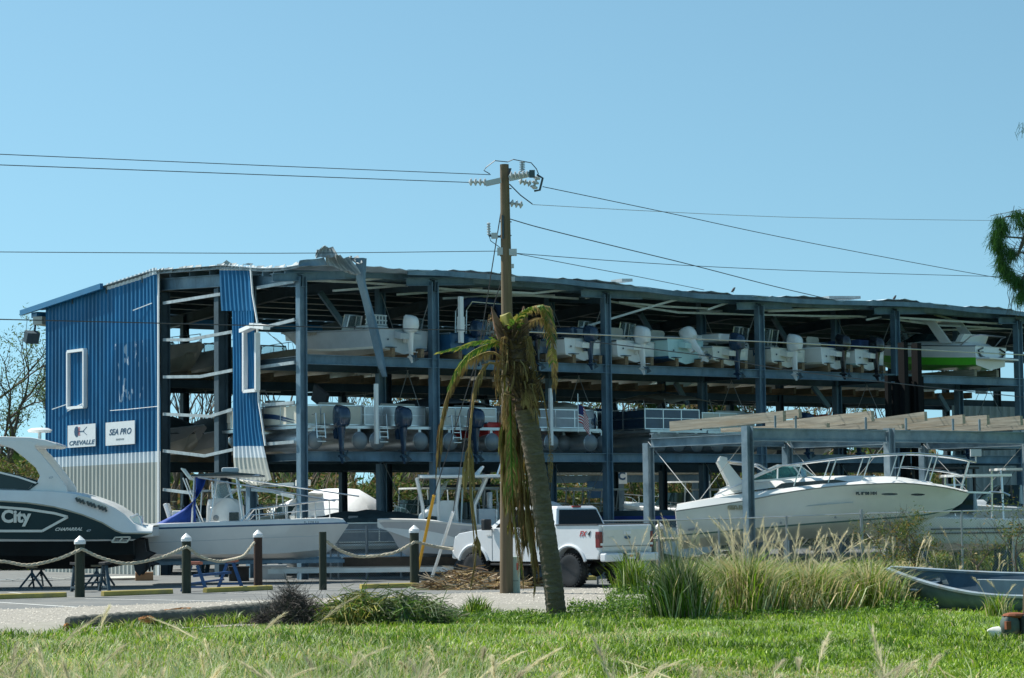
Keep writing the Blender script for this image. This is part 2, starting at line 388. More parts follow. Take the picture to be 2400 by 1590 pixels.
# cross-brace rods between the first two column rows
for u in US[1:]:
    RODM = M('rod_steel', (.4, .42, .42), .5, .5)
    for (z0, z1) in ((4.1, 9.25), (.3, 3.7)):
        for a, b in ((.1, 3.1), (3.1, .1)): MB().tube([w(u + .02 * a, a, z0), w(u + .02 * a, b, z1)], .016, 4).build('brace_rod', RODM, bld)
    for (z0, z1) in ((4.1, 9.0),):
        for a, b in ((13.9, 17.), (17., 13.9)): MB().tube([w(u, a, z0), w(u, b, z1)], .016, 4).build('brace_rod', RODM, bld)
# ---- gable end wall: ribbed sheets -------------------------------------------------
def ribbed(name, v0, v1, lo, hi, bands, pitch=.31, depth=.05, off=None, u0=-.16, rows=14, parent=bld, thick=.004):
    """bands: [(z_top, matindex)] ascending; lo/hi functions of v; off(v,z)-> outward bulge"""
    prof = []
    v = v0
    while v < v1 + 1e-6:
        for a, d in ((0, 0), (.42, 0), (.56, 1), (.86, 1)):
            q = v + a * pitch
            if q <= v1: prof.append((q, d))
        v += pitch
    prof.append((v1, 0))
    zs = sorted(set([b[0] for b in bands[:-1]]))
    mb = MB(); cols = []
    for q, d in prof:
        l, h = lo(q), hi(q)
        zz = [l + (h - l) * k / rows for k in range(rows + 1)]
        for zb in zs:
            if l < zb < h:
                i = min(range(1, rows), key=lambda i: abs(zz[i] - zb)); zz[i] = zb
        cols.append([(w(u0 - depth * d - (off(q, z) if off else 0), q, z), z) for z in zz])
    n = rows + 1; vs = [p for c in cols for p, _ in c]; fs = []; ms = []
    for i in range(len(cols) - 1):
        for k in range(rows):
            zc = (cols[i][k][1] + cols[i][k + 1][1] + cols[i + 1][k][1] + cols[i + 1][k + 1][1]) / 4
            m = next((m for zt, m in bands if zc < zt), bands[-1][1])
            fs.append((i * n + k, i * n + k + 1, (i + 1) * n + k + 1, (i + 1) * n + k)); ms.append(m)
    if name == 'gable_wall':
        for i in range(len(cols) - 1):
            if prof[i][0] < 13.1: a_, b_ = cols[i][-1][0], cols[i + 1][-1][0]; q_ = len(vs); vs += [a_ - U * .012 - Z * .2, b_ - U * .012 - Z * .2, b_ - U * .012 + Z * .03, a_ - U * .012 + Z * .03]; fs.append((q_, q_ + 1, q_ + 2, q_ + 3)); ms.append(1)
    mb.add(vs, fs, ms)
    return mb.build(name, [BEIGE, WBAND, BLUEW], parent, solid=thick)
# blue sheet with patches of stripped paint where a sign was torn off
BLUEW = M('blue_wall_sheet', (.008, .125, .28), .5, var=.3, scale=.9, stretch=(1, 1, .35), spec=.3)
nt = BLUEW.node_tree; N = nt.nodes; Lk = nt.links; bs = N['Principled BSDF']
tc = N.new('ShaderNodeTexCoord'); sp = N.new('ShaderNodeSeparateXYZ'); Lk.new(tc.outputs['Object'], sp.inputs[0])
def rng(sock, a, b, nt=nt):
    m1 = nt.nodes.new('ShaderNodeMath'); m1.operation = 'GREATER_THAN'; m1.inputs[1].default_value = a
    m2 = nt.nodes.new('ShaderNodeMath'); m2.operation = 'LESS_THAN'; m2.inputs[1].default_value = b
    m3 = nt.nodes.new('ShaderNodeMath'); m3.operation = 'MULTIPLY'
    nt.links.new(sock, m1.inputs[0]); nt.links.new(sock, m2.inputs[0]); nt.links.new(m1.outputs[0], m3.inputs[0]); nt.links.new(m2.outputs[0], m3.inputs[1]); return m3.outputs[0]
mpp = N.new('ShaderNodeMapping'); mpp.inputs['Scale'].default_value = (2.6, 2.6, .9); Lk.new(tc.outputs['Object'], mpp.inputs[0])
n1 = N.new('ShaderNodeTexNoise'); n1.inputs['Scale'].default_value = 1.7; n1.inputs['Detail'].default_value = 4; Lk.new(mpp.outputs[0], n1.inputs['Vector'])
g = N.new('ShaderNodeMath'); g.operation = 'GREATER_THAN'; g.inputs[1].default_value = .635; Lk.new(n1.outputs['Fac'], g.inputs[0])
va, vb_ = PV(275, 850, -.16)[0], PV(362, 850, -.16)[0]
y0, y1 = sorted((va * V.y + .0, vb_ * V.y))
m = N.new('ShaderNodeMath'); m.operation = 'MULTIPLY'; Lk.new(rng(sp.outputs[1], y0, y1), m.inputs[0]); Lk.new(rng(sp.outputs[2], PV(320, 940, -.16)[1], PV(320, 800, -.16)[1]), m.inputs[1])
m2 = N.new('ShaderNodeMath'); m2.operation = 'MULTIPLY'; Lk.new(m.outputs[0], m2.inputs[0]); Lk.new(g.outputs[0], m2.inputs[1])
old = bs.inputs['Base Color'].links[0].from_socket
dk = N.new('ShaderNodeMath'); dk.operation = 'MULTIPLY'; dk.inputs[1].default_value = .28; Lk.new(m.outputs[0], dk.inputs[0])
mxd = N.new('ShaderNodeMix'); mxd.data_type = 'RGBA'; mxd.inputs[7].default_value = (.003, .05, .13, 1); Lk.new(dk.outputs[0], mxd.inputs[0]); Lk.new(old, mxd.inputs[6]); old = mxd.outputs[2]
mx = N.new('ShaderNodeMix'); mx.data_type = 'RGBA'; mx.inputs[7].default_value = (.36, .46, .56, 1)
Lk.new(m2.outputs[0], mx.inputs[0]); Lk.new(old, mx.inputs[6]); Lk.new(mx.outputs[2], bs.inputs['Base Color'])
vL, vR = PV(107, 1000, -.16)[0], PV(376, 1000, -.16)[0]
ribbed('gable_wall', vR, vL, lambda v: 0, lambda v: roofz(0, v) + (.03 if v > 13.2 else .1), [(3.82, 0), (4.19, 1), (99, 2)], off=lambda v, z: .12 * max(0, (z - 6) / 4) * max(0, 1 - (v - vR) / 1.2))
MB().box(w(-.24, vR - .02, 5.15), (.05, .09, 10.3), Matrix.Rotation(AU, 3, 'Z')).build('corner_trim', TRIM, bld)
# rake trim at the far slope, gutter end and soffit
mb = MB(); mb.beam(w(-.42, 13.0, roofz(0, 13.0) + .02), w(-.42, 19.9, roofz(0, 19.2) - .08), .12, .2); mb.build('rake_trim', BLUE, bld)
MB().beam(w(-.3, 19.0, 9.55), w(54, 19.0, 9.3), .5, .2).build('gutter', BLUE, bld)
MB().beam(w(-.3, 18.7, 9.32), w(.6, 19.25, 9.3), .4, .3).build('soffit', BEIGE, bld)
fl = MB(); fl.box(w(-.35, 19.1, 8.72), (.5, .3, .42), Matrix.Rotation(AU, 3, 'Z') @ Matrix.Rotation(R(25), 3, 'X')); fl.beam(w(-.2, 19.1, 9.2), w(-.25, 19.1, 8.8), .06, .06)
fl.build('floodlight', STEELD, bld)
# torn blue strip: upper piece, lower piece
def strip(pxs, name):
    """pxs: rows of (y, xl, xr) in the picture on the plane u=-.2"""
    ROW = []
    for y, xl, xr, bl in pxs:
        a = PV(xl, y, -.2); b = PV(xr, y, -.2); ROW.append((a, b, bl))
    mb = MB(); K = 33; grid = []
    for a, b, bl in ROW:
        rr = []
        for k in range(K):
            t = k / (K - 1); ph = (k % 4)
            d = .05 if ph in (2, 3) else 0
            vv = a[0] + (b[0] - a[0]) * t; zz = a[1] + (b[1] - a[1]) * t
            rr.append((w(-.2 - d - bl * (t ** 2), vv, zz), zz))
        grid.append(rr)
    fs = []; ms = []
    for i in range(len(grid) - 1):
        for k in range(K - 1):
            zc = (grid[i][k][1] + grid[i + 1][k][1]) / 2
            fs.append((i * K + k, i * K + k + 1, (i + 1) * K + k + 1, (i + 1) * K + k)); ms.append(0 if zc < 3.83 else (1 if zc < 4.19 or (pxs[0][0] < 650 and i == 0) else 2))
    mb.add([p for r in grid for p, _ in r], fs, ms)
    return mb.build(name, [BEIGE, WBAND, BLUEW], bld, solid=.004)
strip([(624, 514, 586, 0), (634, 514, 587, 0), (660, 515, 591, 0), (700, 517, 596, .05), (729, 519, 600, .08)], 'torn_wall_sheet')
strip([(729, 544, 600, .08), (780, 545, 603, .1), (860, 546, 606, .05), (940, 546, 606, 0), (1000, 546, 614, .05), (1046, 547, 622, .06), (1047, 547, 622, .06), (1073, 547, 628, .06), (1074, 547, 628, .06), (1100, 549, 634, .06), (1125, 556, 641, .06), (1138, 592, 618, .06)], 'torn_wall_sheet')
mb = MB(); pe = [w(-.3, *PV(x, y, -.3)) for x, y in ((587, 622), (592, 690), (603, 755), (606, 940), (612, 975), (622, 1045))]
for a, b in zip(pe[:-1], pe[1:]): mb.beam(a, b, .05, .05)
mb.build('edge_trim', TRIM, bld)
def winframe(P, name='window_frame'):
    mb = MB()
    for a, b in zip(P, P[1:] + P[:1]): mb.beam(a, b, .1, .16, up=-U)
    return mb.build(name, TRIM, bld)
winframe([w(-.26, *PV(x, y, -.26)) for x, y in ((161, 825), (199, 820), (199, 954), (161, 957))])
for a_, b_ in (((124, 960), (160, 947)), ((160, 964), (198, 944)), ((314, 728), (356, 711))): MB().beam(w(-.33, *PV(*a_, -.3)), w(-.3, *PV(*b_, -.3)), .03, .03).build('loose_strip', PURL, bld)
mb = MB(); mb.tube([w(-.24, *PV(x, y, -.24)) for x, y in ((258, 963), (300, 960), (330, 957), (369, 953))], .012, 4)
mb.build('loose_strip', PURL, bld)
mb = MB(); P = [w(-.36, *PV(x, y, -.36)) for x, y in ((574, 775), (574, 918), (603, 915), (603, 780))]
for a, b in zip(P[:-1], P[1:]): mb.beam(a, b, .1, .16, up=-U)
mb.beam(w(-.45, *PV(570, 776, -.45)), w(-.9, *PV(603, 762, -.9)), .28, .12); mb.beam(w(-.9, *PV(592, 763, -.9)), w(-.9, *PV(625, 768, -.9)), .25, .14)
mb.build('window_frame', TRIM, bld)
# gable girts, gable rafter flashing
mb_list = [[(383, 711), (517, 690)], [(383, 797), (440, 797), (545, 778)], [(383, 884), (470, 883), (546, 868)], [(383, 971), (494, 976), (546, 960)], [(383, 1057), (480, 1069), (547, 1054)], [(383, 1148), (450, 1156)],
           [(603, 675), (690, 660)], [(618, 768), (690, 750)], [(610, 861), (690, 850)], [(614, 950), (690, 944)], [(628, 1041), (690, 1036)], [(610, 1139), (690, 1135)], [(590, 1148), (640, 1152), (690, 1166)]]
for pts in mb_list:
    mb = MB(); P = [w(-.1, *PV(x, y, -.1)) for x, y in pts]
    for a, b in zip(P[:-1], P[1:]): mb.beam(a, b, .05, .1)
    mb.build('girt', M('girt_steel', (.36, .42, .44), .5, .2, var=.3), bld)
# ragged flashing on the near rake and torn metal
rr = random.Random(5)
mb = MB(); v = 9.2
while v > -.4:
    q = v - .22; h = .06 + rr.random() * .08
    mb.add([w(-.3, v, roofz(0, v) - .08), w(-.3, q, roofz(0, q) - .08), w(-.25 + rr.random() * .15, q, roofz(0, q) + h), w(-.25 + rr.random() * .15, v, roofz(0, v) + h * .8)], [(0, 1, 2, 3)]); v = q
mb.build('ragged_flashing', M('dull_tin', (.33, .37, .38), .65, .1, var=.3, scale=3), bld, solid=.01)
TIN = _M['dull_tin']
def crumple(pts, name, v, pleats=9, amp=.12, mat=TIN):
    """quad sheet from 4 picture corners, pleated"""
    A, B, Cc, Dd = [w(PU(x, y, v)[0], v, PU(x, y, v)[1]) for x, y in pts]
    n, m_ = pleats * 2 + 1, 7; vs = []
    for i in range(n):
        s = i / (n - 1)
        for j in range(m_):
            t = j / (m_ - 1); p = (A * (1 - s) + B * s) * (1 - t) + (Dd * (1 - s) + Cc * s) * t
            p = p + V * (amp * (1 if i % 2 else -1) * .3 + amp * .9 * math.sin(t * 2.6 + s * 2)) + Z * amp * .2 * math.sin(s * 7); vs.append(p)
    fs = [(i * m_ + j, i * m_ + j + 1, (i + 1) * m_ + j + 1, (i + 1) * m_ + j) for i in range(n - 1) for j in range(m_ - 1)]
    return MB().add(vs, fs).build(name, mat, bld, solid=.012)
crumple([(758, 577), (783, 579), (786, 602), (740, 606)], 'torn_roof_sheet', -.9, 4)
crumple([(741, 590), (760, 578), (765, 600), (743, 606)], 'torn_roof_sheet', -.6, 2)
crumple([(763, 600), (800, 598), (833, 648), (770, 622)], 'torn_roof_sheet', -1.0, 6)
crumple([(785, 599), (822, 603), (836, 645), (810, 636)], 'torn_roof_sheet', -1.2, 5, .2)
crumple([(820, 603), (843, 600), (840, 620), (826, 612)], 'torn_roof_sheet', -1.0, 3, .2)
crumple([(702, 611), (760, 604), (765, 622), (700, 625)], 'torn_roof_sheet', -.8, 3, .05, STEEL)
crumple([(372, 632), (398, 627), (400, 636), (378, 640)], 'torn_roof_sheet', 8.9, 2, .1)
crumple([(512, 624), (532, 610), (544, 622), (514, 627)], 'torn_roof_sheet', 5.1, 2, .05, BEIGE)
crumple([(571, 620), (582, 617), (592, 619), (590, 622)], 'torn_roof_sheet', 3.2, 1, .03)
mb = MB(); tpts = [((833, 605), (859, 606)), ((835, 655), (856, 660)), ((849, 705), (866, 700)), ((862, 760), (882, 755)), ((875, 815), (895, 808)), ((886, 860), (905, 872)), ((896, 883), (907, 884))]
A = [w(PU(*a, -1.0)[0], -1.0, PU(*a, -1.0)[1]) for a, b in tpts]; B = [w(PU(*b, -1.1)[0], -1.1, PU(*b, -1.1)[1]) for a, b in tpts]
n = len(A); mb.add(A + [(a + b) / 2 - V * .12 for a, b in zip(A, B)] + B, [(i, i + 1, i + 1 + n, i + n) for i in range(n - 1)] + [(i + n, i + 1 + n, i + 1 + 2 * n, i + 2 * n) for i in range(n - 1)])
mb.build('hanging_trim', STEEL, bld, solid=.015)
mb = MB()
for x0, x1, y in ((1930, 2004, 702), (1445, 1470, 662), ): 
    a = PU(x0, y, .5); b = PU(x1, y, .5); mb.beam(w(a[0], .5, a[1] + .05), w(b[0], .5, b[1] + .05), .6, .1)
mb.build('roof_debris', TIN, bld)
# grey sheet wall at the far right end
def ribwall(name, u0, u1, v, z0, z1, mat):
    mb = MB(); n = int((u1 - u0) / .15); vs = []
    for i in range(n + 1):
        u = u0 + (u1 - u0) * i / n; d = .04 if i % 3 == 1 else 0
        vs += [w(u, v - d, z0), w(u, v - d, z1)]
    mb.add(vs, [(2 * i, 2 * i + 1, 2 * i + 3, 2 * i + 2) for i in range(n)]); return mb.build(name, mat, bld, solid=.004)
mb = MB(); n = 190
vs = []
for i in range(n + 1):
    u = 15 + 27.0 * i / n; d = .03 if i % 3 == 1 else 0
    vs += [w(u, 17.35 - d, 8.35 + .25 * math.sin(u * .9) + .1 * math.sin(u * 3.1)), w(u, 17.35 - d, 9.6)]
mb.add(vs, [(2 * i, 2 * i + 1, 2 * i + 3, 2 * i + 2) for i in range(n)]).build('torn_rear_sheet', ROOFU, bld, solid=.004)
GWALL = M('grey_wall_sheet', (.40, .46, .48), .5, .1, var=.1, scale=2)
ribwall('rear_wall', PU(2262, 1000, 13.0)[0], 54, 13.0, 0, 3.9, GWALL)
ribwall('rear_wall', PU(2230, 1000, 13.0)[0], 54, 12.95, 4.1, 6.6, GWALL)
ribwall('rear_wall', PU(2283, 800, 12.0)[0], PU(2310, 800, 12.0)[0], 12.0, 7.1, 9.3, GWALL)
# ================================================================ signs on the end wall
NAVYP = M('navy_print', (.015, .06, .13), .5); SIGNW = M('sign_panel', (.66, .70, .72), .45, var=.06, scale=5); REDP = M('red_print', (.5, .05, .05), .5)
def wallsign(name, label, px, body):
    P = [PV(x, y, -.26) for x, y in px]; vc = sum(p[0] for p in P) / 4; zc = sum(p[1] for p in P) / 4
    Wd = abs(P[0][0] - P[1][0]); Hh = abs(P[0][1] - P[3][1])
    t = thing(name, label, 'sign', W(-.27, vc, zc), rot=(R(90), 0, AU - R(90)), group='signs on the blue wall')
    MB().box((0, 0, 0), (Wd, Hh, .03)).build('panel', SIGNW, t)
    body(t, Wd, Hh); return t
def crev(t, a, b):
    text('CREVALLE', b * .27, NAVYP, t, loc=(0, -b * .31, .02), shear=.25, sx=1.12 * a / (b * .27 * 5.6), bold=.003)
    mb = MB()
    for k in range(6):
        y = b * (.04 + .065 * k); x0 = -.10 * a - .03 * (5 - abs(2.5 - k)) * a * .5
        mb.box((x0 + .06 * a, y, .02), (.13 * a * (1 - abs(k - 2.5) * .18), b * .03, .006))
    mb.build('fish_stripes', REDP, t)
    mb = MB(); mb.lathe([(.085 * a, 0), (.085 * a, .006)], 10, (-.17 * a, b * .2, .017)); 
    for s in (-1, 1): mb.beam((.06 * a, b * .2, .02), (.2 * a, b * (.2 + s * .18), .02), .02, .004)
    mb.beam((-.1 * a, b * .2, .022), (.1 * a, b * .2, .022), .03, .004)
    mb.build('fish_outline', NAVYP, t)
def seap(t, a, b):
    text('SEA PRO', b * .36, NAVYP, t, loc=(0, b * .06, .02), shear=.3, sx=a * .86 / (b * .36 * 4.35), bold=.004)
    text('THE FIRST WAVE', b * .1, M('grey_print', (.4, .45, .48)), t, loc=(0, -b * .26, .02), shear=.2)
wallsign('fish_logo_sign', 'white board with red and navy striped fish emblem above the word CREVALLE', ((160, 998), (225, 993), (225, 1046), (160, 1050)), crev)
wallsign('lettered_sign', 'white board reading SEA PRO in slanted navy letters on blue wall', ((249, 991), (317, 986), (317, 1041), (249, 1045)), seap)
# ================================================================ boat building kit (local axes: x forward from the transom, y port, z up)
def sring(cx, cy, z, lx, ly, n=14, p=3.2, dz=0):
    r = []
    for k in range(n):
        a = 6.28318 * k / n; c, s_ = math.cos(a), math.sin(a)
        x = lx / 2 * math.copysign(abs(c) ** (2 / p), c); y = ly / 2 * math.copysign(abs(s_) ** (2 / p), s_)
        r.append(Vector((cx + x, cy + y, z + dz * c)))
    return r
def shell(rows, mats_i, transom_i=0, ncap=None, top=True):
    """rows: list (bottom to top to inner) of [(x,y,z)...] for y>=0; band k between rows k,k+1 gets mats_i[k]; mirrored, stern and bow closed"""
    n = len(rows[0]); m = len(rows); mb = MB(); vs = []; fs = []; ms = []
    for sg in (1, -1):
        o = len(vs)
        for r in rows: vs += [Vector((x, sg * y, z)) for x, y, z in r]
        for k in range(m - 1):
            for i in range(n - 1):
                q = (o + k * n + i, o + k * n + i + 1, o + (k + 1) * n + i + 1, o + (k + 1) * n + i)
                fs.append(q if sg < 0 else q[::-1]); ms.append(mats_i[k])
    h = m * n
    for k in range(m - 1):
        if k < (ncap if ncap is not None else m - 1): fs.append((k * n, (k + 1) * n, h + (k + 1) * n, h + k * n)); ms.append(transom_i)
        fs.append((k * n + n - 1, h + k * n + n - 1, h + (k + 1) * n + n - 1, (k + 1) * n + n - 1)); ms.append(mats_i[k])
    if top:
        for i in range(n - 1): a = (m - 1) * n + i; fs.append((a, a + 1, h + a + 1, h + a)); ms.append(mats_i[-1])
    mb.add(vs, fs, ms); return mb
def hull_rows(L, B, Hs, Hb, bstripe=.0, open_=True, flare=1.0, n=30, fullness=.45, floor=.42):
    T = np.linspace(0, 1, n) ** .92
    b = np.where(T > fullness, 1 - ((T - fullness) / (1 - fullness)) ** 2.4, 1.0) * (B / 2) * (.92 + .08 * np.minimum(1, T / .3)) + .015
    sh = Hs + (Hb - Hs) * T ** 1.7
    kz = np.where(T > .5, ((T - .5) / .5) ** 2.8, 0) * Hb * .86
    chz = np.minimum(.17 + .62 * Hb * T ** 3.4 * .9, sh * .97); chb = b * (.93 - .5 * flare * T ** 2.5)
    st = chz + (sh - chz) * (.12 + bstripe)
    X = lambda q: L * T * (1 - .16 * T ** 4 * (1 - q))
    sb = chb + (b - chb) * (.3)
    st2 = chz + (sh - chz) * .82; sb2 = chb + (b - chb) * .86
    chz = np.maximum(chz, kz + .01)
    rows = [list(zip(X(0), b * 0 + .003, kz)), list(zip(X(.15), chb, chz)), list(zip(X(.3), sb, np.maximum(st, chz + .02))), list(zip(X(.85), sb2, st2)), list(zip(X(1), b, sh))]
    bi = np.maximum(b - .17, .008)
    rows.append(list(zip(X(1) - .03, np.maximum(b - .03, .01), sh + .035)))
    rows.append(list(zip(X(1) - .16 * T, bi, sh + .035)))
    if open_:
        fl = np.minimum(np.full(n, floor), sh - .1); fl = np.where(T > .62, np.maximum(fl, Hs * .82 + (T - .62) * .35), fl)
        rows.append(list(zip(X(1) - .2 * T, np.maximum(bi - .03, .006), fl)))
    return rows
def outboard(parent, x, y, z, mat, s=1.0, tilt=0.0, legmat=None, nm='outboard_motor'):
    """z: height of transom top; cowl above it, leg below"""
    Rm = Matrix.Rotation(-tilt, 3, 'Y')
    def T(r): return [Rm @ (p * s) for p in r]
    mb = MB()
    mb.loft([T(sring(a, 0, zz, lx, ly, 14, 3, dz)) for a, zz, lx, ly, dz in ((-.08, -.02, .40, .28, 0), (-.09, .04, .58, .38, 0), (-.10, .22, .66, .44, 0), (-.10, .42, .64, .44, .02), (-.09, .55, .56, .40, .04), (-.08, .62, .40, .30, .05), (-.08, .64, .1, .1, .01))], True, True)
    o = mb.build(nm, mat, parent, smooth=40); o.location = (x, y, z)
    g = MB(); lm = legmat or mat
    g.loft([T(sring(a, 0, zz, lx, ly, 10, 2.5)) for a, zz, lx, ly in ((-.06, 0, .38, .24), (-.06, -.25, .30, .18), (-.08, -.55, .24, .11), (-.10, -.86, .22, .08), (-.10, -.92, .2, .06))], True, True)
    g.loft([T([Vector((x0, math.cos(a) * r, -.93 + math.sin(a) * r)) for a in [k * .785 for k in range(8)]]) for x0, r in ((.12, .01), (.04, .05), (-.12, .065), (-.26, .05))], True, True)
    g.add(T([Vector(v) for v in ((.02, .0, -.95), (-.16, 0, -.95), (-.2, 0, -1.16), (-.12, 0, -1.17), (.02, .02, -.95), (-.16, .02, -.95), (-.2, .02, -1.16), (-.12, .02, -1.17))]), [(0, 1, 2, 3), (7, 6, 5, 4), (0, 3, 7, 4), (1, 5, 6, 2), (3, 2, 6, 7)])
    g.add(T([Vector(v) for v in ((.06, -.1, -.74), (.06, .1, -.74), (-.36, .09, -.76), (-.36, -.09, -.76), (.06, -.1, -.76), (.06, .1, -.76), (-.36, .09, -.78), (-.36, -.09, -.78))]), [(0, 1, 2, 3), (7, 6, 5, 4), (0, 4, 5, 1), (2, 6, 7, 3), (1, 5, 6, 2), (0, 3, 7, 4)])
    g.add(T([Vector((.1, -.11, -.05)), Vector((.1, .11, -.05)), Vector((.24, .11, -.1)), Vector((.24, -.11, -.1)), Vector((.08, -.1, -.4)), Vector((.08, .1, -.4)), Vector((.22, .1, -.38)), Vector((.22, -.1, -.38))]), [(0, 1, 2, 3), (7, 6, 5, 4), (0, 4, 5, 1), (2, 6, 7, 3), (1, 5, 6, 2), (0, 3, 7, 4)])
    g.build('motor_leg', lm, o, smooth=40)
    pr = MB()
    for k in range(3):
        a = k * 2.094; c = Vector((-.31, 0, -.93)); d = Vector((0, math.cos(a), math.sin(a))); e = Vector((.07, -math.sin(a) * .07, math.cos(a) * .07))
        pr.add(T([c + d * .03 - e * .4, c + d * .17 - e, c + d * .19 + e, c + d * .03 + e * .4]), [(0, 1, 2, 3)])
    pr.lathe([(.045, -.08), (.03, .06)], 8, Rm @ (Vector((-.31, 0, -.93)) * s), rot=Matrix.Rotation(R(-90), 3, 'Y'))
    pr.build('propeller', STEELD, o, solid=.008)
    return o
def windshield(parent, x, z, wd=.55, h=.45, rake=.12, d=.25):
    P = [(x - d, -wd / 2, z), (x, -wd / 2, z), (x - rake, -wd / 2 * .94, z + h), (x - d - rake, -wd / 2 * .94, z + h * .92)]
    Q = [(a, -b, c) for a, b, c in P]
    mb = MB(); f = MB()
    mb.add([P[0], P[1], P[2], P[3], Q[0], Q[1], Q[2], Q[3]], [(0, 1, 2, 3), (5, 4, 7, 6), (1, 5, 6, 2)])
    f.tube([P[0], P[3], P[2], Q[2], Q[3], Q[0]], .028, 5); f.tube([P[1], P[2]], .022, 4); f.tube([Q[1], Q[2]], .022, 4)
    o = f.build('windshield', ALU, parent); mb.build('pane', CLEAR, o, solid=.006); return o
def console(parent, x, z, mat=WHITE, ws=.4, wd=.62, h=.58):
    mb = MB(); mb.loft([sring(a, 0, zz, lx, ly, 12, 5) for a, zz, lx, ly in ((x, z, .62, wd), (x - .02, z + h * .6, .58, wd), (x - .06, z + h, .46, wd * .95), (x - .06, z + h + .02, .3, wd * .8))], True, True)
    o = mb.build('console', mat, parent, smooth=40)
    windshield(parent, x + .12, z + h, wd * .92, ws)
    wh = MB(); c = Vector((x - .36, 0, z + h * .82)); wh.tube([c + Vector((math.cos(k * .785) * .06, math.cos(k * .785 + 1.57) * .17, math.sin(k * .785 + 1.57) * .17)) for k in range(9)], .013, 4); wh.tube([c, c + Vector((.12, 0, .02))], .02, 5)
    wh.build('steering_wheel', BLACK, o); return o
def bench(parent, x, z, mat=WHITE, wd=1.0, lattice=True):
    mb = MB(); mb.box((x, 0, z + .25), (.42, wd * .8, .5)); mb.box((x, 0, z + .53), (.5, wd, .1)); o = mb.build('helm_seat', mat, parent, bevel=.03)
    mb = MB()
    if lattice:
        for zz in (.62, .76, .92): mb.box((x - .2, 0, z + zz), (.05, wd * .95, .05))
        for k in range(7): mb.box((x - .2, (k - 3) * wd * .14, z + .77), (.045, .045, .34))
    else:
        mb.loft([sring(x - .2, 0, z + zz, .12, q, 12, 3) for zz, q in ((.56, wd * .8), (.74, wd * .84), (.82, wd * .7))], True, True)
    mb.build('backrest', mat, o, bevel=.01); return o
def rail(parent, pts, r=.016, posts=None, name='rail', mat=None):
    mb = MB(); mb.tube(pts, r, 5)
    for a, b in posts or []: mb.tube([a, b], r * .9, 5)
    return mb.build(name, mat or ALU, parent, smooth=60)
def bowrail(parent, rows, L, h=.28, t0=.5, sg=(1, -1)):
    g = rows[5]; n = len(g)
    for s in sg:
        P = [Vector((x, s * max(0.02, y - .06), z + h * min(1, (i / n - t0) * 9))) for i, (x, y, z) in enumerate(g) if i / n >= t0]
        posts = [(P[k], Vector((P[k].x, P[k].y, P[k].z - h))) for k in range(3, len(P), 3)]
        rail(parent, P, .014, posts, 'bow_rail')
def smallboat(label, u, v0, zb, side=1, L=6., B=2.3, Hs=.7, Hb=.98, hull=WHITE, bottom=None, stripe=None, deck=None, eng=WHITE, tilt=0.0, es=1.0, cons=2.3, seat=1.2, ws=.42, group='boats on the upper front rack', lat=True, rail_=False, extra=None, cat='motorboat', open_=True, name='open_motorboat', ob=True, roll=0.0):
    rz = AU + R(90) * side + (R(10 + (sum(map(ord, label)) % 5) * 1.2) if 'upper' in group or 'middle' in group else 0)
    B *= .95
    t = thing(name, label, cat, W(u, v0, zb), rz, group)
    rows = hull_rows(L, B, Hs, Hb, .0 if stripe is None else .1, open_)
    mats = [bottom or hull, bottom or hull, hull, stripe or hull, TRIM, deck or WHITE, deck or WHITE]
    mi = [0, 1, 2, 3, 4, 5, 6] if open_ else [0, 1, 2, 3, 4, 5]
    shell(rows, mi, 2, 5).build('hull', mats, t, smooth=35)
    if not open_:
        pass
    k_ = sum(map(ord, label))
    fx = MB(); fx.box((-.012, 0, Hs - .13), (.03, .72, .2)); fx.build('motor_well', GREYV, t)
    for y_ in (.3, -.3): MB().box((-.1, B * y_, .2), (.2, .34, .02)).build('trim_tab', STEELD, t)
    MB().lathe([(.03, 0), (.03, .02)], 8, (-.03, B * .33, .45), rot=Matrix.Rotation(R(-90), 3, 'Y')).build('drain_fitting', STEELD, t)
    for s_ in (1, -1):
        g = rows[4]; mb_ = MB(); P_ = [Vector((x, s_ * (y + .012), z - .0)) for x, y, z in g[:-1]]
        for a_, b_ in zip(P_[:-1], P_[1:]): mb_.beam(a_, b_, .03, .045)
        mb_.build('rub_rail', (BLACK, GREYV, STEELD, TRIM)[k_ % 4], t)
        if k_ % 3 == 0:
            mb_ = MB(); P_ = [Vector((x, s_ * (y + .01), z)) for x, y, z in rows[3][2:22]]
            for a_, b_ in zip(P_[:-1], P_[1:]): mb_.beam(a_, b_, .01, .07)
            mb_.build('side_stripe', (NAVY, BLACKG, BLUEG)[k_ % 5 % 3], t)
    if eng and ob: outboard(t, -.22, 0, Hs - .08 + .02, eng, es * .92, tilt)
    if ob:
        MB().prism([(0, Hs - .25), (-.3, Hs - .3), (-.32, Hs - .12), (-.0, Hs - .02)], -.45, .45).build('motor_bracket', hull, t)
    if cons: console(t, cons, .42, WHITE2, ws)
    if seat: bench(t, seat, .42, WHITE if lat else VINYL, 1.0, lat)
    if rail_: bowrail(t, rows, L)
    cl = MB()
    for s_ in (1, -1):
        for k in (3, 14): x, y, z = rows[6][k]; cl.beam((x, s_ * (y + .05), z + .03), (x + .16, s_ * (y + .05), z + .03), .025, .025)
    cl.build('cleats', STEELD, t)
    if extra: extra(t, rows)
    return t
def bunks(u, v0, v1, z, dy=.55, mat=WOOD, hh=.27):
    for s_ in (-1, 1):
        MB().beam(w(u + s_ * dy, v0, z + hh / 2 + .005), w(u + s_ * dy, v1, z + hh / 2 + .005), .13, hh).build('bunk_timber', mat, bld)
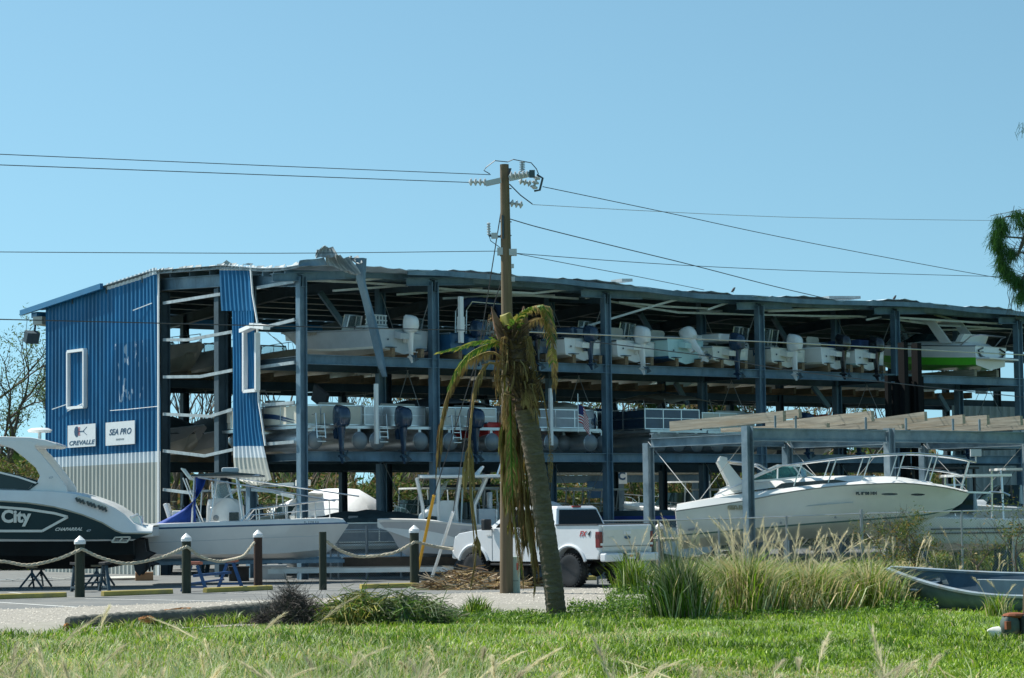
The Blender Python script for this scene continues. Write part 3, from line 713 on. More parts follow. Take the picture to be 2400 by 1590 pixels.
def pontoon(label, u, v0, zb, L=6.6, B=2.5, panel=WHITE2, graphic=None, eng=NAVY, cover=None, side=1, group='pontoon boats on the middle front rack', ladder=True, furn=VINYL, wall=.62, toon=ALUM, tritoon=False, extra=None, yo=0.0):
    t = thing('pontoon_boat', label, 'pontoon boat', W(u, v0, zb), AU + R(90) * side, group)
    r = .29
    for y in ((-.82, .82, 0) if tritoon else (-.82, .82)):
        mb = MB(); mb.tube([(0, y, r), (.02, y, r), (L * .8, y, r), (L * .88, y, r + .04), (L * .95, y, r + .14), (L, y, r + .24)], [.27, r, r, r * .92, r * .62, .03], 18)
        mb.box((L * .3, y, r * 2 + .04), (L * .58, .1, .1)); o = mb.build('pontoon', toon, t, smooth=35)
        MB().lathe([(r * .97, 0), (r * .8, .07), (r * .4, .12), (.02, .13)], 18, (0, y, r), rot=Matrix.Rotation(R(-90), 3, 'Y')).build('end_cap', M('cap_grey', (.22, .25, .27), .45, .3, var=.1), o, smooth=50)
    MB().box((L * .49, 0, r * 2 + .13), (L * .98, B, .09)).build('deck', ALUM, t)
    z0 = r * 2 + .2; z1 = z0 + wall
    fr = MB(); pn = MB(); gr = MB()
    x0, x1 = .35, L * .93; yb = B / 2 - .04
    def outline():
        P = [(x0, -yb), (x0, yb)]
        pts = [(x0, yb), (x1 - .5, yb), (x1 - .15, yb - .18), (x1, yb - .55), (x1, -yb + .55), (x1 - .15, -yb + .18), (x1 - .5, -yb), (x0, -yb), (x0, yb)]
        return pts
    pts = outline()
    for (a, b) in zip(pts[:-1], pts[1:]):
        A, Bq = Vector((*a, 0)), Vector((*b, 0)); ln = (Bq - A).length; k = max(1, round(ln / 1.15))
        if abs(a[0] - x0) < .01 and abs(b[0] - x0) < .01: k = 3
        for i in range(k):
            p, q = A.lerp(Bq, i / k), A.lerp(Bq, (i + 1) / k)
            fr.beam(p + Z * z0, p + Z * z1, .035, .035); pn.beam(p + Z * (z0 + z1) / 2, q + Z * (z0 + z1) / 2, .012, wall - .06)
        for zz in (z0 + .02, z1): fr.beam(A + Z * zz, Bq + Z * zz, .035, .035)
        if not graphic: fr.beam(A + Z * (z0 + wall * .55), Bq + Z * (z0 + wall * .55), .025, .02)
    f = pn.build('fence_panel', panel, t); fr.build('fence_frame', ALU, f)
    if graphic:
        for s_ in (1, -1):
            for q, (ya, am) in enumerate(((.42, .16), (.28, .1))):
                top = [(x0 + .15 + (x1 - x0 - .9) * k / 12, z0 + wall * (ya + .35 * math.sin(math.pi * k / 12) - .2 * (12 - k) / 12)) for k in range(13)]
                bot = [(a, b - wall * am * math.sin(math.pi * k / 12) ** .7 - .004) for k, (a, b) in enumerate(top)]
                y = s_ * (yb + .012)
                gr.add([(a, y, b) for a, b in top] + [(a, y, b) for a, b in bot], [(k, k + 1, k + 14, k + 13) for k in range(12)])
        gr.build('swoosh_graphic', graphic, f, solid=.004)
    for s_ in (1, -1):
        se = MB(); se.box((L * .75, s_ * (B / 2 - .42), z0 + .2), (1.9, .6, .4)); se.box((L * .74, s_ * (B / 2 - .16), z0 + .45), (1.9, .18, .5)); se.build('side_bench', furn, t, bevel=.05)
    se = MB(); se.box((1.0, -.4, z0 + .2), (.62, 1.3, .42)); se.box((.72, -.4, z0 + .55), (.16, 1.3, .36))
    so_ = se.build('rear_bench', furn, t, bevel=.05)
    cs = MB(); cs.loft([sring(L * .48, .7, zz, lx, .6, 10, 5) for zz, lx in ((z0, .6), (z0 + .7, .5), (z0 + .85, .3))], True, True); cs.build('console', panel, t, smooth=40)
    if cover:
        mb = MB(); K = 14
        vs = []
        for i in range(K):
            x = x0 + (x1 - x0) * i / (K - 1)
            for j in range(9):
                s_ = j / 8 * 2 - 1; vs.append((x, s_ * yb * 1.01 * (1 if x < x1 - .4 else .8), z1 + .02 + .38 * (1 - s_ * s_) * math.sin(math.pi * min(1, .15 + i / K)) + .03 * math.sin(i * 2.2 + j)))
        mb.add(vs, [(i * 9 + j, i * 9 + j + 1, (i + 1) * 9 + j + 1, (i + 1) * 9 + j) for i in range(K - 1) for j in range(8)]); mb.build('cover', cover, t, smooth=60, solid=.02)
    if eng: outboard(t, -.15, yo, z0 - .05, eng, 1.0)
    if ladder:
        mb = MB(); 
        for y in (.55, .85): mb.tube([(.1, y, z0 + .3), (-.12, y, z0 + .35), (-.2, y, .35)], .017, 5)
        for k in range(4): mb.tube([(-.15 - .02 * k, .55, z0 - .05 - .16 * k), (-.15 - .02 * k, .85, z0 - .05 - .16 * k)], .017, 5)
        mb.build('ladder', ALU, t)
    if extra: extra(t, z0, z1)
    return t
# ================================================================ boats on the racks
def su(x, y=815, v=-.4): return PU(x, y, v)[0]
BT = BZ[0] + .22; BM = BZ[1] + .06
PP = lambda t, rows: None
def powerpole(px, pz=.75, h=1.5):
    def f(t, rows):
        mb = MB(); mb.box((-.25, px, pz + h / 2 - .35), (.13, .16, h)); mb.box((-.25, px, pz + .25), (.17, .2, .5)); mb.build('shallow_water_anchor', WHITE, t, bevel=.02)
    return f
def arch(mat=CANVASB):
    def f(t, rows):
        mb = MB(); 
        for x in (2.0, 2.5):
            mb.tube([(x, -.95, .8), (x, -.92, 1.7), (x - .1, -.75, 1.98), (x - .1, .75, 1.98), (x, .92, 1.7), (x, .95, .8)], .02, 5)
        o = mb.build('bimini_frame', ALU, t)
        b = MB(); b.tube([(2.2, -1.0, 1.6), (2.2, -.92, 1.85), (2.15, -.7, 2.02), (2.15, 0, 2.08), (2.15, .7, 2.02), (2.2, .92, 1.85), (2.2, 1.0, 1.6)], .12, 8); b.build('folded_bimini', mat, t, smooth=50)
    return f
def lowrail(t, rows): rail(t, [(.3, -1, .75), (.35, -1, 1.15), (1.5, -1, 1.15), (1.55, -1, .75)], .02)
def bluetube(t, rows): rail(t, [(.1, -.9, .98), (3.5, -.9, 1.02)], .06, name='rolled_bimini', mat=BLUEG)
def deckstuff(col):
    def f(t, rows):
        mb = MB(); mb.box((.6, -.2, 1.0), (.9, 1.2, .28)); mb.box((1.2, .3, .95), (.5, .6, .35)); mb.build('boat_cushions', col, t, bevel=.06)
    return f
def hullmark(s, x, z, size, mat, sh=.2, L=6, B=2.3, y=None):
    def f(t, rows):
        text(s, size, mat, t, loc=(x, (y or B / 2 * .99), z), rot=(R(90), 0, R(180)), shear=sh, bold=.008)
    return f
def both(*fs):
    def f(t, rows):
        for q in fs: q(t, rows)
    return f
TOP = [
 (962, dict(label='big white bay boat with white outboard and slatted seat, leftmost on the upper front rack', eng=WHITE, hull=GREYG, bottom=WHITE2, L=5.9, B=2.4, cons=2.5, seat=1.5, es=.92, Hs=.76, Hb=1.02, extra=hullmark('SPORTSMAN', 3.2, .78, .13, M('tan_print', (.35, .3, .22)), B=2.45))),
 (1118, dict(label='white over navy blue boat with navy outboard and upright white anchor pole on its stern', eng=NAVY, hull=BLUEG, bottom=BLUEG, L=6.2, cons=2.6, seat=None, es=.9, extra=both(powerpole(.75), lowrail))),
 (1257, dict(label='dark blue boat with folded navy bimini arch behind the palm crown', eng=BLACKG, hull=NAVY, bottom=NAVY, L=6.0, cons=2.2, seat=1.1, extra=arch())),
 (1383, dict(label='white and navy boat with dark outboard and bright blue rolled tube along its rail', eng=NAVY, hull=WHITE, bottom=WHITE2, L=6.0, cons=None, seat=None, es=.9, extra=both(bluetube, deckstuff(NAVY)))),
 (1505, dict(label='plain white boat with white outboard just right of the third front column', eng=WHITE, hull=WHITE, bottom=WHITE2, L=6.0, cons=2.3, seat=1.1, lat=False, ws=.55)),
 (1622, dict(label='pale aqua boat with dark blue bottom and white outboard tilted up', eng=WHITE, hull=TEALG, bottom=BLUEG, L=6.4, B=2.4, cons=2.6, seat=1.4, ws=.6, Hs=.82, Hb=1.1, tilt=R(-38), es=.95, lat=False)),
 (1727, dict(label='small white skiff with navy outboard and yellowed lower hull', eng=NAVY, hull=WHITE2, bottom=OFFW, L=5.4, Hs=.62, Hb=.85, cons=None, seat=None, extra=deckstuff(WHITE))),
 (1862, dict(label='white boat marked SEA PRO with cream stained hull and white outboard', eng=WHITE, hull=WHITE2, bottom=OFFW, L=6.0, cons=2.2, seat=None, ws=.6, Hs=.66, extra=both(hullmark('SEA PRO', 1.6, .62, .17, NAVYP, B=2.3), hullmark('W', .6, .5, .3, NAVYP, .3)))),
 (1975, dict(label='white boat with black outboard and purple W mark on its side', eng=BLACKG, hull=WHITE, bottom=OFFW, L=5.9, cons=2.9, seat=1.2, ws=.65, Hs=.74, lat=False, extra=hullmark('W', 3.6, .7, .34, M('purple_print', (.06, .02, .2)), .3))),
 (2053, dict(label='white and aqua boat with deep blue cover and tall black outboard', eng=BLACKG, hull=WHITE, bottom=TEALG, L=5.6, cons=None, seat=None, Hs=.72, extra=deckstuff(CANVASB))),
]
for x, kw in TOP:
    u = su(x); smallboat(u=u, v0=-.05, zb=BT - .12, **kw); bunks(u, -.25, 6.2, BZ[0])
# green and white jet boat at the right of the upper rack
def jetboat():
    u = su(2312, 850, -.3)
    t = thing('jet_boat', 'lime green and white sport jet boat with wakeboard tower, bow raised on the upper rack', 'motorboat', W(u, -.5, BT + .02), rot=(0, R(-2.5), AU + R(102)), group='boats on the upper front rack')
    LIME = M('lime_gelcoat', (.10, .50, .03), .3, var=.08, coat=.3)
    rows = hull_rows(6.6, 2.4, .86, 1.06, .28, False)
    shell(rows, [0, 0, 1, 1, 2, 1], 1, 5).build('hull', [LIME, WHITE, BLACK], t, smooth=35)
    mb = MB(); mb.loft([sring(2.6, 0, z, lx, ly, 16, 3) for z, lx, ly in ((.84, 5.2, 2.1), (1.02, 4.6, 1.9), (1.1, 3.2, 1.6))], True, True); mb.build('deck', WHITE, t, smooth=40)
    MB().loft([sring(a, 0, z, lx, ly, 12, 3) for a, z, lx, ly in ((3.0, 1.05, 1.6, 1.8), (2.7, 1.4, .9, 1.3))], True, True).build('windshield', GLASS, t, smooth=40)
    for s_ in (1, -1):
        MB().prism([(1.1, 1.0), (1.6, 1.0), (2.2, 1.75), (3.0, 1.85), (3.0, 1.95), (1.9, 1.92)], s_ * 1.0 - .05, s_ * 1.0 + .05).build('wakeboard_tower', WHITE, t, bevel=.02)
    MB().box((2.5, 0, 1.92), (.9, 2.0, .07)).build('tower_top', WHITE, t, bevel=.03); windshield(t, 4.2, 1.0, 1.7, .5, .5, .2)
    mb = MB(); mb.loft([sring(x, 0, z, .5, w_, 10, 3) for x, z, w_ in ((.9, 1.05, 1.9), (.75, 1.35, 1.8))], True, True); mb.build('seat', WHITE, t, smooth=40)
    mb = MB()
    for s_ in (1, -1):
        for q in (0, 1): mb.tube([(-.02 , s_ * (.35 + .2 * q), .45), (-.04, s_ * (.8 - .1 * q), .52), (-.04, s_ * .95, .72 - .1 * q), (-.03, s_ * .6, .82 - .15 * q)], .035, 5)
    mb.build('stern_graphic', BLACKG, t)
    MB().box((-.3, 0, .42), (.6, 2.1, .08)).build('swim_platform', WHITE, t, bevel=.03)
    rail(t, [(.6, 1.2, .9), (.2, 1.1, 1.25), (-.1, .9, 1.3), (-.1, -.9, 1.3), (.2, -1.1, 1.25), (.6, -1.2, .9)], .025)
    bunks(u, -.3, 6.3, BZ[0], .6, WOODL)
jetboat()
# middle front rack
PG = M('navy_graphic', (.02, .05, .12), .4)
def motorext(t, z0, z1):
    mb = MB(); mb.box((1.2, -.1, z1 + .3), (.9, .12, .55), Matrix.Rotation(R(-25), 3, 'Y')); mb.build('folded_bimini', BLACK, t, bevel=.04)
    rail(t, [(2.2, -1.1, z1), (2.6, -1.1, z1 + .55), (4.2, -1.1, z1 + .6)], .02); rail(t, [(2.2, 1.1, z1), (2.6, 1.1, z1 + .55), (4.2, 1.1, z1 + .6)], .02)
def sunblade(t, z0, z1):
    MB().box((-.15, .95, z0 + .35), (.12, .12, 1.9)).build('shallow_water_anchor', WHITE, t, bevel=.02)
def flagx(t, z0, z1):
    sunblade(t, z0, z1)
def um(x): return PU(x, 1040, -.3)[0]
pontoon('white pontoon boat with navy swoosh graphic and raised black bimini, leftmost on the middle rack', um(803), .0, BM, graphic=PG, panel=OFFW, eng=NAVY, extra=motorext, L=5.5)
pontoon('silver panelled pontoon boat with boarding ladder and slim white anchor pole', um(948), .0, BM, panel=M('silver_panel', (.5, .53, .54), .3, .5), graphic=None, eng=NAVY, extra=sunblade)
pontoon('grey pontoon boat under a dark lumpy cover just left of the palm trunk', um(1118), .0, BM, panel=WHITE2, eng=NAVY, cover=M('dark_cover', (.05, .055, .06), .8, bump=.01), furn=GREYV)
smallboat('white boat with red side panel behind the hanging palm fronds on the middle rack', um(1215), .3, BM + .2, hull=RED, bottom=WHITE2, eng=NAVY, L=5.8, cons=2.4, seat=None, group='boats on the middle front rack')
pontoon('grey pontoon boat with tall white anchor pole beside the flag', um(1352), .0, BM, panel=M('grey_panel', (.36, .40, .43), .4), eng=None, extra=sunblade, furn=VINYL, ladder=False)
pontoon('pontoon boat with big navy outboard under a tan cover, left of the navy tritoon', um(1420), .9, BM, L=5.6, B=1.7, panel=GREYG, eng=NAVY, cover=CANVAST, ladder=False)
pontoon('navy sided tritoon with white fence frames and tan seat backs', um(1600), -.1, BM, L=7.4, panel=NAVY, eng=None, tritoon=True, furn=VINYL, wall=.7, ladder=False)
def tarp(t, z0, z1):
    mb = MB(); vs = []
    for i in range(9):
        for j in range(5): s_ = j / 2 - 1; vs.append((2.2 + i * .42, s_ * 1.1, z1 + .55 + .3 * math.sin(i / 8 * 2.6) - .12 * s_ * s_ + .03 * math.sin(i * 3 + j)))
    mb.add(vs, [(i * 5 + j, i * 5 + j + 1, i * 5 + j + 6, i * 5 + j + 5) for i in range(8) for j in range(4)]); mb.build('bimini_top', CANVAST, t, solid=.02, smooth=50)
    for x in (2.4, 3.6, 5.2): rail(t, [(x, -1.1, z1), (x + .2, -1.05, z1 + .6)], .02); rail(t, [(x, 1.1, z1), (x + .2, 1.05, z1 + .6)], .02)
pontoon('pontoon boat with raised tan bimini top behind the timber ends', um(1745), .2, BM, L=7.2, panel=OFFW, eng=None, extra=tarp, ladder=False)
def redc(t, rows):
    mb = MB()
    for k in range(5): mb.ell((.6 + .35 * k, .3 * math.sin(k * 2), 1.1), (.3, .35, .16))
    mb.build('cushions', RED, t, smooth=60)
for x, lb, e in ((1890, 'white boat with small rod rack rail right of the tan bimini on the middle rack', lowrail), (2010, 'white boat with heaped red cushions on the middle rack', redc), (2265, 'white boat with tan cushions on the middle rack right of the forklift mast', deckstuff(VINYL)), (2420, 'grey hulled boat at the far right of the middle rack', deckstuff(GREYV))):
    smallboat(lb, um(x), .0, BM + .2, L=5.8, hull=WHITE if 'grey' not in lb else GREYG, bottom=WHITE2, eng=NAVY, cons=None, seat=None, extra=e, group='boats on the middle front rack')
# flag on the middle rack
def usflag():
    t = thing('flag_on_staff', 'small stars and stripes flag hanging from a short staff on the middle rack', 'flag', W(*PU(1355, 990, -.5)[:1], -.5, PU(1355, 990, -.5)[1]), AU)
    MB().tube([(0, 0, -.35), (0, 0, .95)], .014, 5).build('staff', ALU, t)
    n, m = 13, 12; vs = []; fs = []; ms = []
    for j in range(n + 1):
        for i in range(m + 1):
            s_, q = i / m, j / n; vs.append((.02 + s_ * .42, .05 * math.sin(s_ * 9 + q * 2), .62 - q * .62 - s_ * s_ * .42 - .05 * s_))
    for j in range(n):
        for i in range(m):
            a = j * (m + 1) + i; fs.append((a, a + 1, a + m + 2, a + m + 1))
            ms.append(2 if (j < 7 and i < 5) else (0 if j % 2 == 0 else 1))
    MB().add(vs, fs, ms).build('cloth', [M('flag_red', (.42, .02, .03), .8), M('flag_white', (.72, .72, .7), .8), M('flag_blue', (.02, .03, .13), .8)], t, smooth=60)
usflag()
# rear racks: bows towards the centre aisle
ORD = 'first second third fourth fifth sixth seventh eighth ninth tenth eleventh twelfth thirteenth fourteenth fifteenth sixteenth seventeenth eighteenth nineteenth'.split()
rr = random.Random(11)
def rearboat(k, u, lev, hm, bm, desc, cov=None):
    z = (BZ[0] if lev else BZ[1]) + .3 - .12
    nm = 'upper' if lev else 'middle'
    t = thing('stored_boat', '%s, %s from the left on the %s rear rack' % (desc, ORD[k], nm), 'motorboat', W(u, 19.3, z), AU - R(90), 'boats on the %s rear rack' % nm)
    L = 6.2 + rr.random() * .7; rows = hull_rows(L, 2.3 + rr.random() * .15, .72 + rr.random() * .15, 1.05 + rr.random() * .15, 0, cov is None)
    shell(rows, [0, 0, 1, 1, 2, 1, 1] if cov is None else [0, 0, 1, 1, 2, 1], 1, 5).build('hull', [bm, hm, TRIM], t, smooth=35)
    if cov == 'tarp':
        mb = MB(); mb.loft([sring(L * .45, 0, zz, lx, ly, 14, 2.6) for zz, lx, ly in ((.85, L * .86, 2.1), (1.2, L * .7, 1.7), (1.55, L * .3, .8))], True, True); mb.build('cover', CANVASG, t, smooth=60)
    elif cov is None:
        windshield(t, L * .52, .9, 1.2, .45); mb = MB(); mb.loft([sring(L * .45, 0, zz, .8, wd, 10, 4) for zz, wd in ((.4, 1.1), (1.0, 1.0))], True, True); mb.build('console', WHITE2, t, smooth=40)
        bowrail(t, rows, L)
    if lev or k < 5: bunks(u, 12.7, 17.6, BZ[0] if lev else BZ[1], .5)
    return t
C3 = [(WHITE2, OFFW, 'white boat with cream bottom'), (OFFW, OFFW, 'all cream boat'), (TEALG, TEALG, 'pale green hulled boat'), (GREYG, WHITE2, 'grey sided boat'), (WHITE2, WHITE2, 'plain off-white boat')]
UT = [2.2, 4.6, 7.0, 9.5, 12.0, 14.4, 16.8, 19.3, 21.7, 24.1, 26.5, 29.0, 31.4, 33.9, 36.3, 38.8, 41.2]
for k, u in enumerate(UT):
    hm, bm, d = C3[(k * 3 + k // 4) % 5]
    if k == 13: hm, bm, d = BLUEG, WHITE, 'blue striped white boat'
    rearboat(k, u + 1.2, 1, hm, bm, d)
for k, u in enumerate([2.4, 5.0, 7.6, 10.4, 13.2, 16, 19, 22, 25, 28, 31, 34]):
    hm, bm, d = C3[(k * 2 + 1) % 5]
    if k < 2: rearboat(k, u + 1, 0, GREYG, WHITE2, 'boat under dark green tarpaulin', 'tarp')
    else: rearboat(k, u + 1, 0, hm, bm, d)
# ================================================================ large boats on the ground
class Boat:
    def __init__(s, name, label, cat, px, depth, yaw, B, bowleft, group=None):
        """px: near-side stern point on the ground plane projection (picture x); depth: its distance; yaw: axis angle"""
        d = Vector((math.cos(yaw), math.sin(yaw), 0)); s.f = -d if bowleft else d
        s.yn = B / 2 if bowleft else -B / 2; s.B = B
        port = Vector((-s.f.y, s.f.x, 0)); P = D(px, 1210, depth); P.z = 0
        s.root = P - port * s.yn; s.port = port
        s.t = thing(name, label, cat, s.root, math.atan2(s.f.y, s.f.x), group)
    def L(s, x, y, yo=0.0):
        """picture point -> local (x, z) on the near side (offset yo towards the centreline)"""
        sg = 1 if s.yn > 0 else -1
        yy = s.yn - sg * yo; p = plane(x, y, s.root + s.port * yy, s.port) - s.root; return p.dot(s.f), p.z
    def row(s, pts, yb, n=44, plan=.55, end=.02, pw=2.2, ext=()):
        q = sorted([s.L(*p) for p in pts] + list(ext)); x = np.linspace(q[0][0], q[-1][0], n); z = crv(q, x); T = np.linspace(0, 1, n)
        y = np.where(T > plan, 1 - ((T - plan) / (1 - plan)) ** pw, 1.0) * (yb - end) + end
        return list(zip(x, y, z))
    def side(s, x, y, o=.012, yo=0.0):
        a, z = s.L(x, y, yo); return Vector((a, (abs(s.yn) - yo + o) * (1 if s.yn > 0 else -1), z))
    def strip(s, pts, wd, mat, name, closed=False, o=.012):
        P = [s.side(*p, o) for p in pts]; mb = MB()
        for a, b in zip(P[:-1], P[1:]): mb.beam(a, b, .01, wd, up=Z if abs((b - a).normalized().z) < .9 else Vector((1, 0, 0)))
        return mb.build(name, mat, s.t)
    def patch(s, pts, mat, name, o=.012, both=False, yo=0.0):
        P = [s.side(*p, o, yo) for p in pts]; mb = MB().add(P, [tuple(range(len(P)))])
        if both: mb.add([Vector((p.x, -p.y, p.z)) for p in P], [tuple(range(len(P)))])
        return mb.build(name, mat, s.t, solid=.006)
    def text(s, body, x, y, hpx, mat, **k):
        p = s.side(x, y, k.pop('o', .016), k.pop('yo', 0.0)); left = s.yn > 0; size = hpx / (F / max(1, (s.root + s.f * p.x).y)) * 1.42
        return text(body, size, mat, s.t, loc=p, rot=(R(90), 0, R(180) if left else 0), **k)
def jackstands(b, xs, zs, y=.9, mat=STEELD):
    for x, z in zip(xs, zs):
        for sg in (-1, 1):
            st = thing('boat_stand', 'steel tripod jack stand propping the hull of the %s' % b.short, 'boat stand', b.root + b.f * x + b.port * (y * sg), math.atan2(b.f.y, b.f.x), 'jack stands under the %s' % b.short)
            mb = MB()
            for k in range(3):
                a = k * 2.094 + .5; mb.beam((math.cos(a) * .38, math.sin(a) * .38, .01), (0, 0, z * .75), .045, .045)
            mb.tube([(0, 0, z * .5), (0, 0, z)], .035, 6); mb.build('tripod', mat, st); MB().box((0, 0, z), (.3, .3, .05)).build('pad', WOOD, st)
# ---- dark hulled express yacht, left --------------------------------------------------
Y = Boat('motor_yacht', 'large white and dark hulled yacht lettered City, cut by the left picture edge', 'yacht', 357, 66.5, R(4), 3.1, True); Y.short = 'dark hulled yacht'
BOW = Y.L(357, 1240)[0] + 11.5
def yx(z, x=None): return [(x or BOW, z)]
keel = Y.row([(311, 1322), (265, 1330), (230, 1336), (0, 1337), (-300, 1335)], .03, ext=[(BOW - 2.2, 1.1), (BOW - 1.2, 1.9)])
chin = Y.row([(311, 1300), (230, 1303), (0, 1303), (-300, 1296)], 1.22, ext=[(BOW - 1.0, 2.0)])
wl = Y.row([(311, 1268), (200, 1269), (0, 1269.5), (-300, 1266)], 1.42, ext=[(BOW - .8, 2.1)])
wl2 = Y.row([(318, 1264), (200, 1265), (0, 1264), (-300, 1258)], 1.5, ext=[(BOW - .7, 2.2)])
sh = Y.row([(357, 1250), (287, 1249), (271, 1243), (239, 1224), (191, 1205), (128, 1187.6), (64, 1178), (0, 1174), (-300, 1163)], 1.55, ext=[(BOW, 3.0)])
sh2 = [(a, max(.02, b - .0), c + .05) for a, b, c in sh]
up = Y.row([(357, 1236), (319, 1234), (309, 1224), (296, 1210), (265, 1189), (223, 1172), (172, 1158), (100, 1152), (0, 1149), (-200, 1142)], 1.42, ext=[(BOW - .1, 3.25)])
up2 = [(a, max(.01, b - .3), c + .05) for a, b, c in up]
shell([keel, chin, wl, wl2, sh, sh2, up, up2], [0, 0, 1, 2, 3, 1, 1], 0, 5).build('hull', [M('antifoul', (.004, .009, .01), .7, var=.4, scale=2), WHITE, M('charcoal_gelcoat', (.009, .036, .044), .3, var=.1, spec=.22), TRIM], Y.t, smooth=35)
MB().prism([(0.0, Y.L(357, 1259)[1]), (0, Y.L(357, 1236)[1]), (1.2, Y.L(357, 1236)[1]), (1.2, Y.L(357, 1262)[1])], -1.45, 1.45).build('swim_platform', WHITE, Y.t, bevel=.04)
# superstructure: hardtop and arch
P = [Y.L(x, y, .25) for x, y in ((134, 1044), (120, 1048), (85, 1046), (50, 1050), (0, 1041), (-160, 1040), (-220, 1046), (-160, 1026), (0, 1023), (70, 1025), (105, 1031), (130, 1039))]
MB().prism(P, -1.25, 1.25).build('hardtop', WHITE, Y.t, bevel=.04)
for sg in (1, -1):
    P = [Y.L(x, y, .25) for x, y in ((60, 1030), (100, 1036), (81, 1046), (83, 1052), (96, 1064), (128, 1104), (156, 1142), (158, 1160), (60, 1156), (69, 1144), (86, 1132), (93, 1116), (83, 1097), (57, 1074), (29, 1052), (0, 1043), (0, 1030))]
    MB().prism(P, sg * 1.2 - .06, sg * 1.2 + .06).build('arch', WHITE, Y.t, bevel=.03)
    P = [Y.L(x, y, .3) for x, y in ((80, 1130), (64, 1148), (-150, 1148), (-230, 1130), (-190, 1105), (-10, 1104), (40, 1117))]
    MB().prism(P, sg * 1.16 - .02, sg * 1.16 + .02).build('side_window', GLASS, Y.t)
    P = [Y.L(x, y, .3) for x, y in ((-230, 1130), (-60, 1044), (-120, 1044), (-260, 1130))]
    MB().prism(P, sg * 1.1 - .04, sg * 1.1 + .04).build('windscreen_pillar', WHITE, Y.t, bevel=.01)
Y.strip([(-190, 1105), (-10, 1106), (40, 1118), (84, 1133)], .05, WHITE, 'window_trim', o=-.28); Y.strip([(-60, 1147), (30, 1149), (66, 1147), (86, 1132)], .04, GLASS, 'window_sill', o=-.26)
MB().box((Y.L(0, 1130)[0] + 1, .3, 3.0), (.8, .7, .75)).build('helm_seat', WHITE2, Y.t, bevel=.08)
mb = MB(); c = Y.L(86, 1012, .9); mb.lathe([(.05, -.2), (.05, -.02), (.32, .0), (.36, .06), (.25, .12), (.02, .14)], 16, (c[0], 0, c[1])); mb.build('radar_dome', WHITE, Y.t, smooth=50)
Y.strip([(-60, 1187), (0, 1189), (64, 1194), (128, 1203.5), (159, 1212), (99, 1245), (0, 1245), (-60, 1245)], .07, WHITE2, 'hull_graphic', o=.012)
Y.strip([(-100, 1174.5), (0, 1175), (64, 1179), (128, 1188.6), (191, 1206), (239, 1225), (271, 1244), (287, 1250), (357, 1251)], .035, M('gold_line', (.4, .37, .28)), 'rub_rail', o=.016)
Y.text('City', 37, 1212, 27, WHITE2, bold=.02, sx=1.0); Y.text('CHAPARRAL', 160, 1241, 7, WHITE2, shear=.5, bold=.004, sx=1.1)
Y.text('e', 206, 1243, 8, GREYG, sx=2, shear=.4); Y.text('e', 118, 1119, 8, GREYG, sx=2, shear=.4, yo=.29, o=.08)
Y.patch([(182, 1163), (205, 1166), (240, 1180), (254, 1190), (246, 1197), (215, 1186), (176, 1172)], WHITE2, 'vent_panel', o=-.02)
mb = MB()
for k in range(9):
    x = 180 + k * 7.4 + (4 if k > 2 else 0) + (4 if k > 5 else 0); y = 1169 + (x - 178) * .34
    mb.beam(Y.side(x - 2, y - 3, .0), Y.side(x + 3, y + 7, .0), .085, .06)
mb.build('vent_slots', BLACKG, Y.t)
mb = MB(); mb.tube([Y.side(x, y, -.3) for x, y in ((306, 1213), (320, 1205), (326, 1215), (330, 1232))], .03, 6); mb.box(Y.side(315, 1222, -.6), (.35, .5, .3)); mb.build('stern_cleat_post', ALU, Y.t)
mb = MB(); P = [Y.side(x, y, .02) for x, y in ((262, 1271), (270, 1260), (306, 1259), (298, 1271))]
for a, b in zip(P, P[1:] + P[:1]): mb.beam(a, b, .04, .05, up=Vector((0, 1, 0)))
mb.beam((P[0] + P[3]) / 2, (P[1] + P[2]) / 2, .04, .05, up=Vector((0, 1, 0))); mb.build('transom_grab_frame', OFFW, Y.t)
for y in (-.55, .55):
    mb = MB(); a, z = Y.L(311, 1290)
    mb.prism([(a + .1, z + .35), (a - .25, z + .3), (a - .3, z - .05), (a - .5, z - .12), (a - .3, z - .25), (a - .25, z - .6), (a - .1, z - .75), (a + .02, z - .6), (a + .1, z - .2)], y - .08, y + .08)
    mb.lathe([(.02, -.16), (.07, 0), (.2, .02), (.2, .06), (.05, .08)], 5, (a - .42, y, z - .42), rot=Matrix.Rotation(R(90), 3, 'Y')); mb.build('stern_drive', BLACK, Y.t, bevel=.02)
rail(Y.t, [(8.5, 1.2, 3.1), (8.5, 1.2, 3.6), (11.0, .3, 3.9), (11.0, -.3, 3.9), (8.5, -1.2, 3.6), (8.5, -1.2, 3.1)], .02)
jackstands(Y, (1.6, 3.4, 7.5), (.62, .6, .7), 1.0)
# ---- white centre console, middle left ------------------------------------------------
A = Boat('centre_console_boat', 'long white centre console with dark rub line, bow rails and blue cloth at its stern', 'motorboat', 312, 68.8, R(4), 2.6, False); A.short = 'long white centre console'
k_ = A.row([(312, 1313), (600, 1315), (700, 1315), (752, 1304), (775, 1291)], .03, plan=.4)
c_ = A.row([(312, 1300), (617, 1299), (746, 1290), (783, 1281)], 1.05, plan=.5)
c2 = A.row([(312, 1274), (493, 1267), (680, 1259), (752, 1256), (798, 1259)], 1.2, plan=.5)
s1 = A.row([(312, 1242), (357, 1241), (600, 1234), (809, 1228), (818, 1229)], 1.28, plan=.55)
s2 = A.row([(312, 1238), (357, 1237), (600, 1230), (811, 1225)], 1.3, plan=.55)
s3 = A.row([(312, 1231), (357, 1229.5), (508, 1224), (637, 1219.5), (780, 1215), (805, 1218)], 1.26, plan=.55)
s4 = [(a, max(.01, b - .22), c + .02) for a, b, c in s3]; s5 = [(a, max(.008, b - .25), min(c - .1, 1.25 + max(0, a - 4.2) * .3)) for a, b, c in s3]
